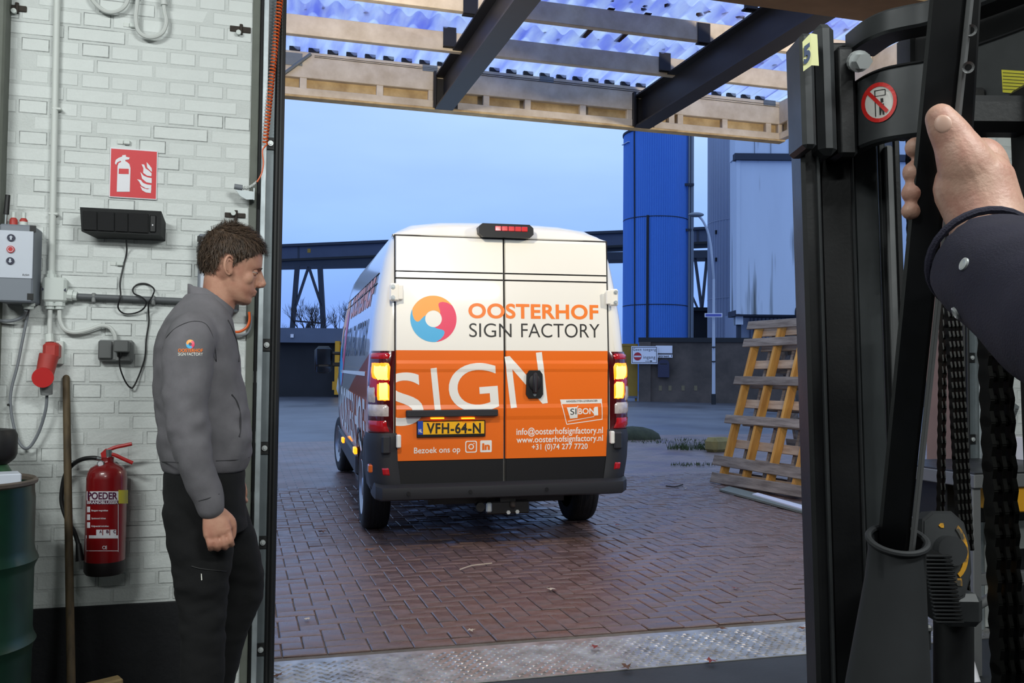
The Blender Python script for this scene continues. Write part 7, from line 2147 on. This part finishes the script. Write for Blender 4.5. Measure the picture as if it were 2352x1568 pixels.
# head, neck, legs of that person (out of the picture)
ob = MB(); hc = ag+UZ*1.68
ob.ell(hc, (.078, .098, .115), 20, 12, R=HB); ob.ell(hc+FWh*.05-UZ*.05, (.055, .05, .07), 16, 10, R=HB); ob.ell(hc+FWh*.105-UZ*.02, (.014, .018, .02), 10, 6, R=HB)
for s_ in (-1, 1): ob.ell(hc+RTh*s_*.078, (.008, .02, .03), 10, 6, R=HB)
limb(ob, [hc-UZ*.05, ag+UZ*1.5], [.058, .062], 16)
hand(ob, ag+UZ*.92+RTh*.25+FWh*.16, ag+UZ*.84+RTh*.25+FWh*.17, FWh, RTh, 1.0)
limb(ob, [ag+UZ*1.45, ag+UZ*1.0], [.08, .1], 16)
obm = remesh(ob, .006, 5)
for v in obm.vertices: v.co = OI @ v.co
finish(obm, 'body', 'skin_pale', op)
hb_ = MB(); hb_.ell(hc-FWh*.012+UZ*.03, (.084, .098, .098), 24, 14, R=HB); hb_.v = [OI @ v for v in hb_.v]; hb_.build('hair', 'hair_brown', op, smooth=True, local=True)
tl_ = MB(); tl_.loft([ering(ag+UZ*.80, RTh, FWh, .18, .13, 24), ering(ag+UZ*.95, RTh, FWh, .185, .135, 24)])
for s_ in (-1, 1): limb(tl_, [ag+UZ*.86+RTh*s_*.09, ag+UZ*.48+RTh*s_*.10+FWh*.02, ag+UZ*.09+RTh*s_*.11], [.10, .075, .065], 18)
tlm = remesh(tl_, .012, 5)
for v in tlm.vertices: v.co = OI @ v.co
finish(tlm, 'trousers', 'trouser_black', op)
for s_ in (-1, 1):
    mb = MB(); p = ag+RTh*s_*.11; mb.loft([ering(p+FWh*x+UZ*(h/2), RTh, UZ, w_, h/2, 14, 3) for x, w_, h in ((-.08, .03, .05), (-.05, .04, .11), (.03, .042, .09), (.12, .046, .06), (.19, .03, .035))]); mb.v = [OI @ v for v in mb.v]; mb.build('boot', 'boot_black', op, smooth=60, local=True)
# ================================================================ right end of the hall
struct('trim_2', MB().box((X_JAMB_R-.006, 4.19, 1.6), (.012, .27, 3.2)), 'jamb_brown', label='brown reveal of the door opening')
wbp = onX(2352, 1100, 4.35) if False else None
TZ = .885; tY0, tY1 = 3.32, DW-.03
tx0 = onY(2238, 1090, tY0).x
wb_ = thing('workbench', 'grey steel workbench against the white brick wall behind the mast', 'workbench', (tx0+.6, 3.6, 0))
MB().box((tx0+.75, (tY0+tY1)/2, TZ-.03), (1.5, tY1-tY0, .06), bev=.004).build('bench_top', 'mast_light', wb_)
MB().box((tx0+.75, (tY0+tY1)/2, TZ+.003), (1.48, tY1-tY0-.02, .008), bev=.002).build('bench_cover', 'mast_black', wb_)
for dx in (.03, 1.45):
    for y in (tY0+.04, tY1-.05): MB().box((tx0+dx, y, (TZ-.06)/2), (.045, .045, TZ-.06), bev=.004).build('leg', 'mast_light', wb_)
MB().box((tx0+.75, tY0+.04, .42), (1.42, .04, .05), bev=.004).build('rail', 'mast_light', wb_)
MB().cyl((tx0+.05, tY0+.05, .30), (tx0+.75, tY0+.05, .58), .022, n=14).build('brace', 'mast_light', wb_, smooth=True)
MB().box((tx0+.4, tY0+.42, TZ-.16), (.62, .3, .2), bev=.005).build('drawer_unit', 'rubber', wb_)
yb = onY(2318, 1155, tY0+.01)
single('storage_box', 'yellow storage box under the workbench top', 'box', MB().box((yb.x+.16, tY0+.12, (yb.z-.045+TZ-.058)/2), (.32, .2, TZ-.058-yb.z+.045), bev=.006), 'yellow_paint', (yb.x, tY0+.1, yb.z-.05))
q = onY(2330, 1062, DW-.12)
single('paper_box', 'white cardboard box standing on the workbench', 'box', MB().box((q.x+.10, DW-.14, TZ+.066), (.24, .14, .118), bev=.003), 'sign_white', (q.x, DW-.14, TZ+.007))
r0, r1 = onY(2326, 1018, DW-.13), onY(2342, 930, DW-.03)
rl_ = thing('steel_rule', 'steel rule leaning on the wall behind the white box', 'ruler', (r0.x, DW-.06, TZ+.007))
p0_ = Vector((r0.x-.02, DW-.052, TZ+.012)); p1_ = Vector((r1.x, DW-.012, r1.z)); MB().beam(p0_, p1_, .035, .004, up=(0, -1, 0)).build('blade', 'chrome', rl_)
for k in range(14):
    c = p0_+(p1_-p0_)*(.45+k*.036); MB().box(c+Vector((.006, -.004, 0)), (.016, .003, .004)).build('graduation', 'print_black', rl_)
t0, t1 = onY(2262, 1408, 3.2), onY(2272, 1326, 3.45)
single('white_tube', 'short white plastic tube leaning under the workbench', 'tube', MB().cyl((t0.x, 3.25, .012), (t0.x+.02, 3.42, .34), .018, n=14), 'sign_white', (t0.x, 3.25, 0), smooth=True)
